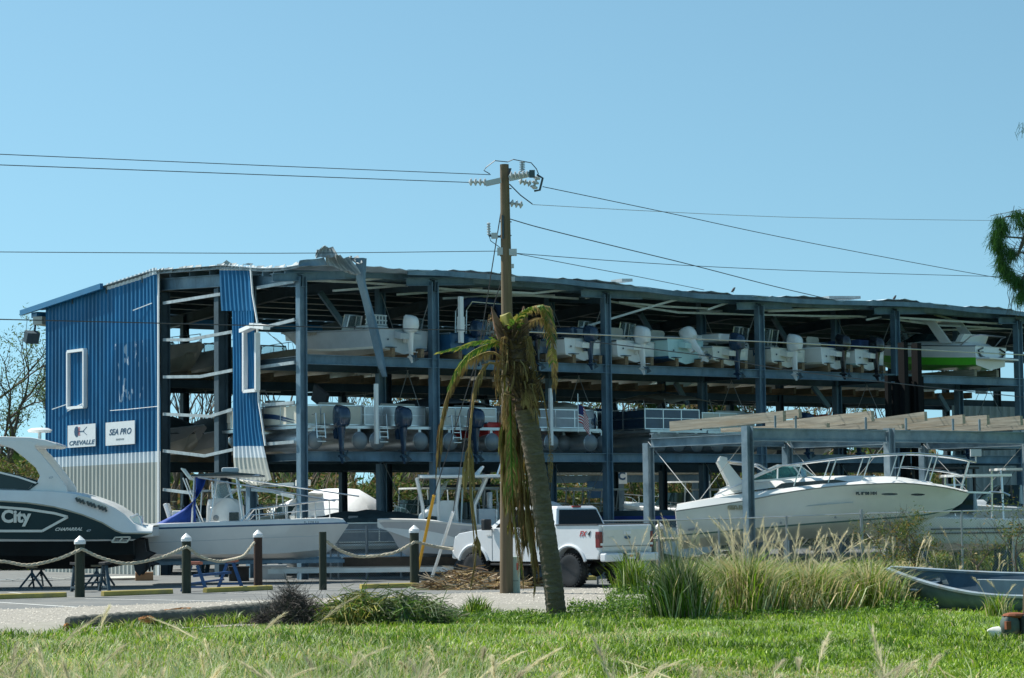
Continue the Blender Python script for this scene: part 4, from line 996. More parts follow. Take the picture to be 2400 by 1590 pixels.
shell([k_, c_, c2, s1, s2, s3, s4, s5], [0, 0, 0, 1, 0, 0, 0], 0, 5).build('hull', [WHITE, BLUEG], A.t, smooth=30)
for pts in ([(312, 1274), (493, 1267), (600, 1262), (752, 1256)],): A.strip(pts, .012, GREYG, 'spray_line', o=-.1)
A.text('FL 3298 KA', 730, 1224.5, 5, BLACKG, o=.0, yo=.04)
t = A.t; zc = A.L(560, 1222)[1]
cx = A.L(528, 1200, 1.3)[0]
mb = MB(); mb.loft([sring(a, 0, z, lx, .95, 12, 5) for a, z, lx in ((cx, 1.2, 1.15), (cx, zc + .45, 1.1), (cx - .08, zc + .64, .85), (cx - .1, zc + .68, .6))], True, True); o = mb.build('console', WHITE, t, smooth=40)
MB().box((cx + .28, -.49, zc + .12), (.28, .02, .28)).build('console_door', BLACKG, o); mb = MB(); mb.lathe([(.09, 0), (.05, .03)], 14, (cx - .25, -.47, zc + .1), rot=Matrix.Rotation(R(90), 3, 'X')); mb.build('speaker', GREYV, o)
windshield(t, cx + .2, zc + .66, .8, .5, .14, .4)
zt = A.L(530, 1120, 1.3)[1]
for y in (-.62, .62):
    tubes('top_leg', ALU, t, [([(cx - .5, y, 1.3), (cx - .2, y * .9, zt)], .03), ([(cx + .62, y, 1.3), (cx + .35, y * .9, zt)], .03), ([(cx - .4, y * .95, zt - .9), (cx + .42, y * .95, zt - .3)], .02), ([(cx - .5, y, 1.3), (cx - 1.2, y, zt)], .02)])
x0 = A.L(453, 1120, 1.3)[0]; x1 = A.L(610, 1125, 1.3)[0]
mb = MB(); mb.loft([[Vector((x, y * 1.05, zt + .03 + .08 * (1 - ((x - (x0 + x1) / 2) / ((x1 - x0) / 2)) ** 2) + (q))) for x, y in ((x0, -1), (x0, 1), ((x0 + x1) / 2, 1.05), (x1, .8), (x1 + .1, 0), (x1, -.8), ((x0 + x1) / 2, -1.05))] for q in (0, .05)], True, True); mb.build('canvas_top', CANVASG, t)
rail(t, [(x0, -1, zt + .04), (x1, -.85, zt + .04), (x1 + .12, 0, zt + .03), (x1, .85, zt + .04), (x0, 1, zt + .04), (x0, -1, zt + .04)], .03)
mb = MB()
for k in range(4): mb.tube([(x0 - .05, -.8 + .5 * k, zt - .05), (x0 - .3, -.8 + .5 * k, zt + .28)], .025, 5)
mb.build('rod_holders', ALU, t)
MB().box(((x0 + x1) / 2 + .1, .1, zt + .22), (.5, .5, .16)).build('life_ring_box', GREYG, t, bevel=.05)
mb = MB(); mb.tube([(x0 + .2, -1.1, zt), (x0 + 4.2, -1.35, zc + .55)], .022, 5); mb.tube([(x0 + .5, 1.1, zt + .1), (x0 + 4.9, 1.3, zc + .7)], .022, 5); mb.build('outrigger_poles', ALU, t)
for sg in (-1, 1):
    g = [Vector((x, sg * (y - .1), z)) for x, y, z in s3]; i0, i1 = 24, 43
    top = [g[i] + Z * (.34 + .012 * (i - i0)) for i in range(i0, i1)]; rail(t, [g[i0 - 2]] + top, .02, [(top[k], g[min(43, i0 + k + 1)] - Vector((.12, 0, 0))) for k in range(1, len(top), 3)], 'bow_rail')
    mid = [g[i] + Z * (.17 + .006 * (i - i0)) for i in range(i0, i1)]; rail(t, [g[i0 - 1]] + mid, .014, None, 'bow_rail')
mb = MB(); mb.tube([(1.65, -.9, 1.5), (1.75, -.9, 3.2)], .035, 6); mb.tube([(2.2, .9, 1.5), (2.15, .9, 3.0)], .03, 6); mb.build('flag_poles', ALU, t)
mb = MB(); vs = []
for i in range(9):
    q = i / 8
    for j in range(7): r_ = j / 6; vs.append((1.78 - (1.5 * q ** 2.4) * r_ + .3 * (1 - q) * r_, -.9 - .09 * math.sin(r_ * 7 + q * 3), 3.1 - 1.35 * q + .05 * math.sin(r_ * 6) - .1 * r_ * q))
mb.add(vs, [(i * 7 + j, i * 7 + j + 1, (i + 1) * 7 + j + 1, (i + 1) * 7 + j) for i in range(8) for j in range(6)]); mb.build('blue_flag_cloth', M('royal_blue_cloth', (.01, .06, .32), .75, var=.25, bump=.01), t, smooth=60, solid=.01)
MB().box((cx - 1.3, 0, 1.75), (.5, 1.1, .8)).build('leaning_post', WHITE2, t, bevel=.06)
mb = MB()
for y in (-.4, 0, .4): mb.box((cx - 1.65, y, 2.1), (.12, .3, .55), Matrix.Rotation(R(-18), 3, 'Y'))
mb.build('seat_backs', WHITE, t, bevel=.03)
MB().box((.75, 0, 1.6), (.5, 1.6, .3)).build('stern_bench', WHITE, t, bevel=.06)
MB().box((3.2, 0, .68), (5.6, .22, .1)).box((3.2, -.8, .62), (5.8, .12, .1)).box((3.2, .8, .62), (5.8, .12, .1)).build('trailer_rails', STEEL, t)
# ---- white T-top boat, bow left --------------------------------------------------------
B2 = Boat('centre_console_boat', 'grey sided white T-top boat with flared bow pointing left, parked behind the pickup', 'motorboat', 1270, 70.3, R(3), 2.5, True); B2.short = 'T-top boat'
k_ = B2.row([(1270, 1311), (1081, 1310), (983, 1309), (950, 1303), (938, 1290)], .03, plan=.4)
c_ = B2.row([(1270, 1301), (1081, 1300), (983, 1297), (930, 1278)], 1.0, plan=.3, pw=1.7)
c2 = B2.row([(1270, 1290), (1081, 1288), (983, 1282), (918, 1256)], 1.04, plan=.32, pw=1.75)
s1 = B2.row([(1270, 1236), (1131, 1235), (1057, 1229), (968, 1223), (900, 1224), (889, 1226)], 1.22, plan=.5)
s2 = B2.row([(1270, 1232), (1131, 1231), (1057, 1225), (968, 1218.5), (895, 1218), (884, 1219)], 1.25, plan=.5)
s4 = [(a, max(.01, b - .2), c + .03) for a, b, c in s2]; s5 = [(a, max(.008, b - .23), min(c - .1, 1.0 + max(0, a - 3.2) * .35)) for a, b, c in s2]
shell([k_, c_, c2, s1, s2, s4, s5], [2, 2, 2, 1, 1, 1], 1, 4).build('hull', [WHITE2, WHITE, M('pearl_grey_gelcoat', (.50, .53, .56), .3, var=.05, coat=.3)], B2.t, smooth=30)
t = B2.t; zt = B2.L(1060, 1120, 1.2)[1]; zg = B2.L(1060, 1225, 1.2)[1]; cx = B2.L(1036, 1200, 1.2)[0]
x0 = B2.L(983, 1120, 1.2)[0]; x1 = B2.L(1178, 1118, 1.2)[0]
mb = MB(); mb.loft([[Vector((x, y, zt + q + (.0 if abs(y) > .5 else .05))) for x, y in ((x0, -.7), (x0 + .05, 0), (x0, .7), (x0 - .3, 1.02), (x1, 1.02), (x1, -1.02), (x0 - .3, -1.02))] for q in (-.02, .07)], True, True); mb.build('hardtop', WHITE, t, bevel=.02)
for y in (-.6, .6):
    tubes('top_leg', WHITE, t, [([(cx + a, y, zg - .2), (cx + a + .03, y * 1.02, zg + .5), (cx + b, y * 1.15, zt)], .05) for a, b in ((.55, .75), (.1, .1), (-.45, -.55), (-1.0, -1.35))])
o = MB().loft([sring(a, 0, z, lx, .9, 12, 4) for a, z, lx in ((cx + .15, zg - .5, 1.4), (cx + .1, zg + .25, 1.2), (cx - .1, zg + .62, .7), (cx - .15, zg + .66, .4))], True, True).build('console', WHITE, t, smooth=40)
MB().ell((cx + .3, .46, zg + .12), (.22, .02, .08)).build('console_port', GLASS, o)
mb = MB(); mb.loft([[Vector((cx + .35, y, zg + .6)), Vector((cx + .1, y, zg + .6)), Vector((cx - .2, y, zt - .1)), Vector((cx - .1, y, zt - .1))] for y in (-.42, .42)], True, True); mb.build('windshield', CLEAR, t)
mb = MB()
for k in range(6): mb.tube([(x1 + .9 - .02 * k - .0, -.8 + .32 * k, zt + .0), (x1 + .6, -.8 + .32 * k, zt + .32)], .035, 6)
mb.tube([(x1 + .75, -.9, zt + .16), (x1 + .75, .9, zt + .16)], .02, 5); mb.build('rod_holders', WHITE, t)
MB().lathe([(.02, 0), (.42, 0), (.45, .04), (.45, .2), (.4, .24), (.02, .24)], 20, (x0 - .95, 0, zt + .07)).build('radar_dome', GREYV, t, smooth=40)
MB().tube([(x1 + .2, .5, zt), (x1 + .05, .5, zt + .45)], .03, 5).build('light_mast', ALU, t)
sx_ = B2.L(1140, 1200, 1.2)[0]
mb = MB(); mb.box((sx_, 0, zg - .15), (.5, 1.3, 1.1)); 
for y in (-.38, .38): mb.loft([sring(sx_ - .1, y, z, .14, q, 10, 3) for z, q in ((zg + .4, .5), (zg + .75, .55), (zg + .9, .36))], True, True)
mb.build('helm_seats', GREYG, t, bevel=.02)
mb = MB()
for k in range(6): mb.box((sx_ - .28, -.6 + .24 * k, zg + .12), (.05, .06, .5))
for z in (.25, .42): mb.box((sx_ - .28, 0, zg + z - .1), (.05, 1.4, .06))
mb.build('white_bolster_rack', WHITE, t)
B2.text('SPORT', 1090, 1244, 5, GREYV, o=-.0); outboard(t, -.3, 0, zg - .1, GREYG, 1.1)
MB().box((3.2, .45, .56), (5.4, .14, .26)).box((3.2, -.45, .56), (5.4, .14, .26)).build('trailer_timbers', M('dark_timber', (.07, .05, .035), .85, var=.3), t)
MB().box((4.8, .95, .33), (6.6, .08, .14)).box((4.8, -.95, .33), (6.6, .08, .14)).build('trailer_rails', ALUM, t)
mb = MB()
for y in (-1.1, 1.1): mb.lathe([(.04, -.1), (.28, -.1), (.33, -.05), (.33, .05), (.28, .1), (.04, .1)], 16, (2.3, y, .33), rot=Matrix.Rotation(R(90), 3, 'X'))
mb.build('trailer_wheels', BLACK, t, smooth=40)
# ---- express cruiser on the outdoor rack ---------------------------------------------
Cz = Boat('cabin_cruiser', 'white cabin cruiser with green waterline and radar arch, bow tipped up behind the fence', 'cabin cruiser', 1588, 66.5, R(-3.5), 3.0, False); Cz.short = 'cabin cruiser'
k_ = Cz.row([(1591, 1290), (1747, 1276), (1918, 1263), (2070, 1248), (2170, 1232), (2238, 1205)], .03, plan=.45)
c_ = Cz.row([(1591, 1268), (1747, 1251), (1918, 1237), (2070, 1226), (2180, 1215), (2246, 1196)], 1.2, plan=.35, pw=1.7)
g1 = Cz.row([(1590, 1257), (1747, 1244), (1880, 1232), (2032, 1221), (2180, 1209), (2250, 1193)], 1.31, plan=.35, pw=1.7)
g2 = Cz.row([(1590, 1253.5), (1747, 1240), (1880, 1228), (2032, 1217), (2180, 1205), (2252, 1191)], 1.34, plan=.35, pw=1.8)
m1 = Cz.row([(1586, 1222), (1700, 1206), (1880, 1186), (2050, 1172), (2180, 1172), (2270, 1180)], 1.42, plan=.4, pw=1.9)
s1 = Cz.row([(1583.6, 1200), (1743, 1176), (1880, 1151), (1994, 1139), (2108, 1134.5), (2222, 1144), (2288, 1157)], 1.48, plan=.5)
s2 = Cz.row([(1583.6, 1197), (1743, 1173), (1880, 1148), (1994, 1136), (2108, 1131.5), (2222, 1141), (2296, 1156)], 1.5, plan=.5)
s3 = Cz.row([(1587, 1184), (1675, 1168), (1743, 1158), (1880, 1141), (1994, 1131), (2108, 1127), (2215, 1137), (2285, 1152)], 1.36, plan=.5)
s4 = [(a, max(.01, b - .3), c + .03) for a, b, c in s3]
shell([k_, c_, g1, g2, m1, s1, s2, s3, s4], [0, 0, 1, 2, 2, 3, 2, 2], 2, 6).build('hull', [WHITE2, M('green_boot', (.02, .13, .11), .35), WHITE, GREYV], Cz.t, smooth=30)
Cz.strip([(1586, 1222), (1700, 1207), (1880, 1187), (2000, 1177)], .03, GREYG, 'styling_line', o=-.1)
# trunk cabin
tr0 = Cz.row([(1675, 1166), (1760, 1150), (1880, 1136), (1994, 1128), (2108, 1126), (2205, 1136)], 1.08, plan=.5)
tr1 = Cz.row([(1690, 1150), (1730, 1136), (1820, 1128), (1903, 1121), (1994, 1119), (2108, 1121), (2200, 1134)], .9, plan=.5)
tr2 = [(a, max(.01, b - .4), c + .06) for a, b, c in tr1]
shell([tr0, tr1, tr2], [0, 0], 0).build('cabin_trunk', WHITE, Cz.t, smooth=35)
Cz.patch([(1808, 1149), (1832, 1133), (1956, 1124), (1988, 1129), (1900, 1138)], BLACKG, 'cabin_window', o=.03, yo=.40)
for x, y, r_ in ((2086, 1158.5, 20), (2154, 1159.5, 17)):
    Cz.patch([(x + r_ * math.cos(a), y + 2.8 * math.sin(a)) for a in [k * .5236 for k in range(12)]], BLACKG, 'port_light', o=-.12 if x < 2100 else -.3)
Cz.text('FL 8308 MM', 2031, 1157, 6, BLACKG, o=-.05, bold=.01, sx=1.1); Cz.text('SEA RAY', 1732, 1190, 7, M('tan_letters', (.35, .32, .22)), o=.0, bold=.02, sx=1.3)
for x, y, o_ in [(1615 + k * 5, 1242 - k * .4, -.08) for k in range(4)] + [(1770, 1214, -.02), (1830, 1226, -.02), (1958, 1213, -.02)]:
    MB().lathe([(.037, 0), (.037, .02)], 8, Cz.side(x, y, o_), rot=Matrix.Rotation(R(90), 3, 'X')).build('through_hull', GREYV, Cz.t)
# windscreen: framed glass panels
wsb = [(1743, 1134), (1823, 1092), (1852, 1092), (1909, 1110)]
for sg in (-1, 1):
    def q(x, y, yy): a, z = Cz.L(x, y, 1.5 - abs(yy)); return Vector((a, yy, z))
    pts = [q(1740, 1130, sg * 1.2), q(1822, 1124, sg * 1.2), q(1878, 1118, sg * .9), q(1858, 1092, sg * .8), q(1823, 1091, sg * 1.0)]
    MB().add(pts[:3] + pts[3:], [(0, 1, 4), (1, 2, 3, 4)]).build('windscreen', M('aqua_glass', (.12, .34, .33), .05, var=.1, trans=.75), Cz.t, solid=.01)
    mb = MB()
    for a, b in ((0, 4), (4, 3), (4, 1), (3, 2), (0, 1), (1, 2)): mb.beam(pts[a], pts[b], .04, .05)
    mb.build('windscreen_frame', TRIM, Cz.t)
f0 = q(1878, 1118, -.9); f1 = q(1858, 1092, -.8); g0 = Vector((f0.x, .9, f0.z)); g1_ = Vector((f1.x, .8, f1.z)); fm = Vector((f0.x + .45, 0, f0.z)); fn = Vector((f1.x + .25, 0, f1.z))
MB().add([f0, fm, fn, f1, g0, g1_], [(0, 1, 2, 3), (1, 4, 5, 2)]).build('windscreen', _M['aqua_glass'], Cz.t, solid=.01)
mb = MB(); mb.beam(fm, fn, .05, .05); mb.beam(f1, fn, .05, .05); mb.beam(fn, g1_, .05, .05); mb.build('windscreen_frame', TRIM, Cz.t)
# radar arch
for sg in (-1, 1):
    P = [Cz.L(x, y, .35) for x, y in ((1681, 1080), (1692, 1076), (1703, 1080), (1742, 1129), (1738, 1150), (1712, 1150), (1707, 1132))]
    MB().prism(P, sg * 1.12 - .05, sg * 1.12 + .05).build('radar_arch_leg', WHITE, Cz.t, bevel=.02)
a = Cz.L(1684, 1079, .35); b = Cz.L(1705, 1081, .35); MB().prism([(a[0], a[1]), (a[0] + .05, a[1] + .12), (b[0], b[1] + .1), (b[0], b[1] - .06)], -1.16, 1.16).build('radar_arch_top', WHITE, Cz.t, bevel=.02)
mb = MB(); e = Cz.L(1743, 1108, .3)
for sg in (-1, 1): mb.tube([(b[0], sg * 1.15, b[1]), (b[0] + .9, sg * 1.1, b[1] - .12), (b[0] + 1.5, sg * 1.05, b[1] - .5)], .03, 5)
mb.build('bimini_frame', ALU, Cz.t); MB().add([(b[0], -1.1, b[1]), (b[0] + .85, -1.05, b[1] - .08), (b[0] + .85, 1.05, b[1] - .08), (b[0], 1.1, b[1])], [(0, 1, 2, 3)]).build('bimini_top', CANVAST, Cz.t, solid=.02)
for sg in (-1, 1):
    base = [Vector((x, sg * max(.02, y - .05), z + .04)) for x, y, z in s3][12:]
    n = len(base); top = [p + Z * (.62 + .18 * i / n) + Vector((.25, 0, 0)) for i, p in enumerate(base)]
    rail(Cz.t, [base[0] - Vector((1.2, 0, .1))] + top[2:], .022, [(top[k], base[k]) for k in range(5, n, 5)], 'bow_rail'); 
    mid = [p + Z * .36 + Vector((.12, 0, 0)) for p in base]; rail(Cz.t, mid[20:], .012, None, 'bow_rail')
e = top[-1]; mb = MB(); mb.tube([e, e + Z * .2], .025, 5); mb.box(e + Z * .27, (.3, .18, .2)); mb.build('bow_light', GREYG, Cz.t)
mb = MB(); x_, z_ = Cz.L(2300, 1154, 1.6); mb.beam((x_ - .9, 0, z_ + .02), (x_ + .25, 0, z_ - .02), .22, .05); mb.tube([(x_ + .2, 0, z_), (x_ + .6, 0, z_ - .02), (x_ + .8, .12, z_ - .1)], .03, 5); mb.beam((x_ + .55, -.2, z_ + .02), (x_ + .55, .2, z_ + .02), .05, .1); mb.build('anchor', ALU, Cz.t)
MB().box((-.35, 0, Cz.L(1588, 1266)[1]), (.8, 2.6, .08)).build('swim_platform', WOODL, Cz.t)
# cradle posts and dark timbers below
for x, z in ((1.5, .55), (4.0, .6), (6.8, .75), (9.3, .95)):
    for sg in (-1, 1):
        t = thing('boat_stand', 'dark steel stand under the raised cabin cruiser behind the chain link fence', 'boat stand', Cz.root + Cz.f * x + Cz.port * sg * .8, math.atan2(Cz.f.y, Cz.f.x), 'stands under the cabin cruiser')
        mb = MB(); mb.beam((-.35, -.3, 0), (0, 0, z + .2), .06, .06); mb.beam((.35, -.3, 0), (0, 0, z + .2), .06, .06); mb.beam((0, .35, 0), (0, 0, z + .2), .06, .06); mb.build('tripod', STEELD, t); MB().box((0, 0, z + .22), (.4, .3, .06)).build('pad', WOOD, t)
# ================================================================ pickup truck
def pickup():
    h = math.atan2(.735, -.678); f = Vector((math.cos(h), math.sin(h), 0)); l = Vector((-f.y, f.x, 0))
    P = D(1405, 1250, 61.6); P.z = 0; root = P - l * .98
    t = thing('pickup_truck', 'lifted white crew cab pickup with big black tyres, seen from its left rear', 'pickup truck', root, h)
    PW = M('pearl_white_paint', (.74, .77, .80), .22, var=.03, coat=.6); DK = M('dark_trim', (.02, .022, .024), .5)
    def arc(cx, r, z0, n=12):
        a0 = math.asin((z0 - .46) / r); return [(cx - r * math.cos(a), .46 + r * math.sin(a)) for a in [a0 + (math.pi - 2 * a0) * k / n for k in range(n + 1)]]
    low = [(.02, .93), (.10, .74)] + arc(1.12, .62, .74) + [(1.85, .66), (4.2, .66)] + arc(4.91, .62, .70) + [(5.6, .72), (5.72, .8), (5.76, 1.05), (5.70, 1.28), (5.52, 1.42), (4.9, 1.5), (4.32, 1.55), (1.67, 1.6), (1.66, 1.63), (.02, 1.63)]
    MB().prism(low, -.98, .98).build('body', PW, t, bevel=.035)
    bel = [(1.68, 1.59), (4.36, 1.54)]; rf = [(1.84, 2.11), (3.55, 2.11)]
    def sp(a, hh, sg=1, o=0):
        x0 = bel[0][0] + (bel[1][0] - bel[0][0]) * a; z0 = bel[0][1] + (bel[1][1] - bel[0][1]) * a; x1 = rf[0][0] + (rf[1][0] - rf[0][0]) * a; z1 = 2.11
        return Vector((x0 + (x1 - x0) * hh, sg * (.93 + (.74 - .93) * hh + o), z0 + (z1 - z0) * hh))
    rings = [[sp(0, 0, -1), sp(1, 0, -1) + Vector((-.0, 0, 0)), sp(1, 0, -1) + Vector((.14, .45, 0)), sp(1, 0, 1) + Vector((.14, -.45, 0)), sp(1, 0, 1), sp(0, 0, 1)],
             [sp(0, .93, -1), sp(1, .93, -1), sp(1, .93, -1) + Vector((.12, .4, 0)), sp(1, .93, 1) + Vector((.12, -.4, 0)), sp(1, .93, 1), sp(0, .93, 1)],
             [sp(0, 1, -1) + Vector((.06, .08, .03)), sp(1, 1, -1) + Vector((-.06, .08, .03)), sp(1, 1, -1) + Vector((.04, .4, .06)), sp(1, 1, 1) + Vector((.04, -.4, .06)), sp(1, 1, 1) + Vector((-.06, -.08, .03)), sp(0, 1, 1) + Vector((.06, -.08, .03))]]
    MB().loft(rings, True, True).build('cab', PW, t, bevel=.02)
    TG = M('smoked_glass', (.006, .008, .01), .08, var=.05, spec=.35)
    for sg in (1, -1):
        for a0, a1, a2, a3 in ((.07, .45, .43, .09), (.49, .9, .93, .47)):
            q = [sp(a0, .06, sg, .012), sp(a1, .06, sg, .012), sp(a2, .88, sg, .012), sp(a3, .88, sg, .012)]
            MB().add(q, [(0, 1, 2, 3)]).build('side_window', TG, t, solid=.01)
    MB().add([Vector((1.67, y, z)) for y, z in ((-.82, 1.64), (.82, 1.64))] + [Vector((1.80, .68, 2.04)), Vector((1.80, -.68, 2.04))], [(0, 1, 2, 3)]).build('rear_window', TG, t, solid=.012)
    MB().add([Vector((4.46, y, 1.58)) for y in (-.5, .5)] + [Vector((3.78, .42, 2.03)), Vector((3.78, -.42, 2.03))], [(0, 1, 2, 3)]).build('windscreen', TG, t, solid=.012)
    MB().box((1.86, 0, 2.125), (.06, .3, .04)).build('brake_light', RED, t)
    MB().box((.84, 0, 1.635), (1.55, 1.72, .03)).build('bed_cover', DK, t)
    MB().box((.85, .97, 1.64), (1.6, .07, .03)).box((.85, -.97, 1.64), (1.6, .07, .03)).build('bed_rail_caps', DK, t, bevel=.01)
    # tailgate
    o = MB().prism([(-.02, .95), (.06, .95), (.06, 1.61), (-.03, 1.61), (-.045, 1.5), (-.035, 1.22)], -.87, .87).build('tailgate', M('shaded_pearl_paint', (.66, .68, .66), .25, var=.03, coat=.5), t, bevel=.012)  # pearl white toned down and warmed: shade and grass bounce put into the colour
    MB().box((-.03, 0, 1.08), (.012, 1.72, .012)).build('crease', DK, o); MB().box((-.05, 0, 1.42), (.02, .28, .09)).build('handle', PW, o, bevel=.01)
    mb = MB(); mb.lathe([(.0, 0), (1, 0), (1, 1)], 20, (0, 0, 0)); mb.v = [(-.045 - z * .015, x * .11, 1.3 + y * .045) for x, y, z in mb.v]; mb.build('oval_badge', BLUEG, o)
    text('F-150', .085, ALU, o, loc=(-.05, .62, 1.3), rot=(R(90), 0, R(-90)), shear=.3)
    for sg in (1, -1):
        o = MB().box((.06, sg * .945, 1.25), (.17, .11, .42)).build('tail_lamp', M('lamp_red', (.16, .01, .015), .2, coat=.5), t, bevel=.02)
        MB().box((.075, sg * .95, 1.34), (.12, .112, .09)).build('reversing_lens', M('lamp_dark', (.09, .01, .015), .2, coat=.5), o); MB().box((.0, sg * .925, 1.13), (.06, .1, .06)).build('lens', TRIM, o)
        MB().tube([Vector((1.12 - .63 * math.cos(a), sg * .985, .47 + .63 * math.sin(a))) for a in [.35 + 2.44 * k / 14 for k in range(15)]], .045, 6).build('wheel_flare', PW, t, smooth=50)
        MB().tube([Vector((4.91 - .63 * math.cos(a), sg * .985, .47 + .63 * math.sin(a))) for a in [.35 + 2.44 * k / 14 for k in range(15)]], .045, 6).build('wheel_flare', PW, t, smooth=50)
        mb = MB(); mb.box((4.18, sg * 1.16, 1.66), (.16, .26, .3)); mb.beam((4.2, sg * .93, 1.58), (4.2, sg * 1.08, 1.6), .06, .06); mb.build('wing_mirror', DK, t, bevel=.03)
        for x in (2.15, 3.3): MB().box((x, sg * .99, 1.42), (.2, .03, .05)).build('door_handle', DK, t, bevel=.01)
        for x in (1.75, 2.95, 4.15): MB().box((x, sg * .982, 1.12), (.012, .006, .85)).build('door_seam', DK, t)
        MB().box((5.66, sg * .8, 1.22), (.14, .3, .26)).build('headlight', CLEAR, t, bevel=.03)
        MB().box((3.0, sg * .93, .58), (2.4, .16, .05)).build('running_board', DK, t, bevel=.01)
    for body, x, col in (('FX', .70, REDP), ('4', .47, BLACKG)):
        text(body, .2, col, t, 'lettering', (x - .07, .987, 1.40), (R(90), 0, R(180)), .35, 1.0, .002)
    text('F-150', .07, ALU, t, loc=(4.28, .99, 1.36), rot=(R(90), 0, R(180)), shear=.3)
    MB().box((5.78, 0, .85), (.16, 1.9, .26)).build('front_bumper', PW, t, bevel=.05); MB().box((5.73, 0, 1.16), (.08, 1.2, .3)).build('grille', BLACKG, t, bevel=.02)
    for y in (.66, -.66): MB().box((-.12, y, .79), (.22, .66, .22)).build('bumper_end', PW, t, bevel=.04)
    MB().box((-.08, 0, .80), (.16, .68, .2)).build('bumper_step', BLACKG, t, bevel=.02)
    o = MB().box((-.175, 0, .82), (.012, .32, .16)).build('licence_plate', TRIM, t); MB().box((-.183, 0, .82), (.004, .1, .06)).build('plate_orange', M('orange_print', (.7, .3, .08)), o)
    for y in (-.105, .105): text('A7K' if y > 0 else '3LN', .07, M('green_print', (.03, .2, .1)), o, loc=(-.184, y, .82), rot=(R(90), 0, R(-90)))
    MB().beam((.05, -.35, .7), (.05, .35, .7), .12, .1).beam((-.16, 0, .6), (.1, 0, .62), .08, .08).build('hitch', BLACK, t); MB().box((.05, -.52, .56), (.02, .14, .3)).build('mud_tag', TRIM, t)
    mb = MB(); mb.beam((.3, .4, .72), (5.4, .4, .72), .12, .14); mb.beam((.3, -.4, .72), (5.4, -.4, .72), .12, .14); mb.box((2.8, 0, .85), (4.6, 1.5, .3)); mb.tube([(1.12, -.85, .46), (1.12, .85, .46)], .07, 8); mb.tube([(4.91, -.85, .46), (4.91, .85, .46)], .07, 8); mb.ell((1.12, 0, .46), (.2, .22, .2)); mb.tube([(1.5, .1, .5), (4.4, .1, .62)], .05, 6); mb.tube([(.2, -.6, .6), (1.2, -.62, .66), (2.5, -.5, .6)], .05, 6)
    mb.build('chassis', BLACK, t)
    for x in (1.12, 4.91):
        for sg in (1, -1):
            w_ = MB(); r_ = .445; Rm = Matrix.Rotation(R(90), 3, 'X')
            w_.lathe([(.25, -.15), (.33, -.165), (.41, -.15), (r_ - .015, -.1), (r_, -.05), (r_, .05), (r_ - .015, .1), (.41, .15), (.33, .165), (.25, .15)], 32, (x, sg * .86, r_), rot=Rm)
            for k in range(30):
                a = k * 2 * math.pi / 30; 
                for q in (-1, 1): w_.box((x + math.cos(a + q * .06) * (r_ - .005), sg * .86 + q * .1, r_ + math.sin(a + q * .06) * (r_ - .005)), (.035, .09, .05), Matrix.Rotation(-a, 3, 'Y'))
            wh = w_.build('wheel', BLACK, t, smooth=40)
            rm = MB(); rm.lathe([(.02, .05), (.1, .06), (.2, .03), (.24, .12), (.265, .14), (.265, -.14), (.02, -.14)], 24, (x, sg * .86, r_), rot=Matrix.Rotation(R(-90) * sg, 3, 'X'))
            for k in range(6): a = k * 1.047; rm.beam((x + math.cos(a) * .05, sg * (.86 + .07), r_ + math.sin(a) * .05), (x + math.cos(a) * .24, sg * (.86 + .12), r_ + math.sin(a) * .24), .06, .03, up=Vector((0, 1, 0)))
            rm.build('rim', M('black_alloy', (.03, .03, .033), .35, .6), wh, smooth=40)
pickup()
# ================================================================ outdoor steel rack
R0 = D(1755, 1200, 65.8); R0.z = 0
def r(u, v, z=0.0): return U * u + V * v + Z * z
rk = thing('timber_topped_rack', 'low steel boat rack with weathered slanted timbers on top', 'boat rack', R0)
RU = [0, 5.45, 11.3, 17.2]; RT = 4.26
STL = M('rack_galvanised', (.13, .2, .25), .5, .15, var=.35, scale=2, col2=(.24, .31, .35), c2=(.46, .66))
for u in RU:
    for v in (0, 4.4): MB().ibeam(r(u, v, 0), r(u, v, RT + (.04 if v == 0 else -.3)), .24, .24, .03, up=U).build('column', STL, rk)
    MB().ibeam(r(u, .15, RT - .3), r(u, 4.25, RT - .3), .18, .26, .02).build('cross_beam', STL, rk)
for v in (0.0, 4.4):
    for a, b in zip(RU[:-1], RU[1:]): MB().ibeam(r(a + .14, v, RT - .19), r(b - .14, v, RT - .19), .2, .36, .03).build('rack_beam', STL, rk)
for k, (x, ln, hh, tl) in enumerate(((1823, 4.7, .36, .2), (1860, 3.4, .3, .34), (1925, 4.6, .16, 0), (2030, 4.7, .38, .25), (2100, 4.5, .15, 0), (2154, 3.2, .34, .3), (2243, 3.6, .34, .22), (2300, 3.2, .36, .2), (2378, 4.4, .36, .2), (2452, 4.4, .36, .2), (2520, 4.4, .36, .2))):
    u = (plane(x, 985, R0, V) - R0).dot(U)
    MB().beam(r(u, -.28, RT + hh / 2 * .8 + tl * .8 + .02), r(u - .25 + .12 * (k % 4), -.28 + ln, RT + hh / 2 + .02 + .1 * (k % 3 == 1)), .12, hh * .8).build('slanted_timber', WOODL, rk)
for x in (1812, 1860, 2024, 2118, 2228, 2290):
    u = (plane(x, 985, R0, V) - R0).dot(U); MB().beam(r(u - .05, -.14, RT), r(u - .05, -.14, RT + .34), .12, .05).build('timber_bracket', STL, rk)
for u in (11.3, 5.45, 0):
    MB().tube([r(u, 0, 4.0), r(u, 4.4, .4)], .011, 4).build('brace_rod', _M['rod_steel'], rk); MB().tube([r(u, 0, .4), r(u, 4.4, 4.0)], .011, 4).build('brace_rod', _M['rod_steel'], rk)
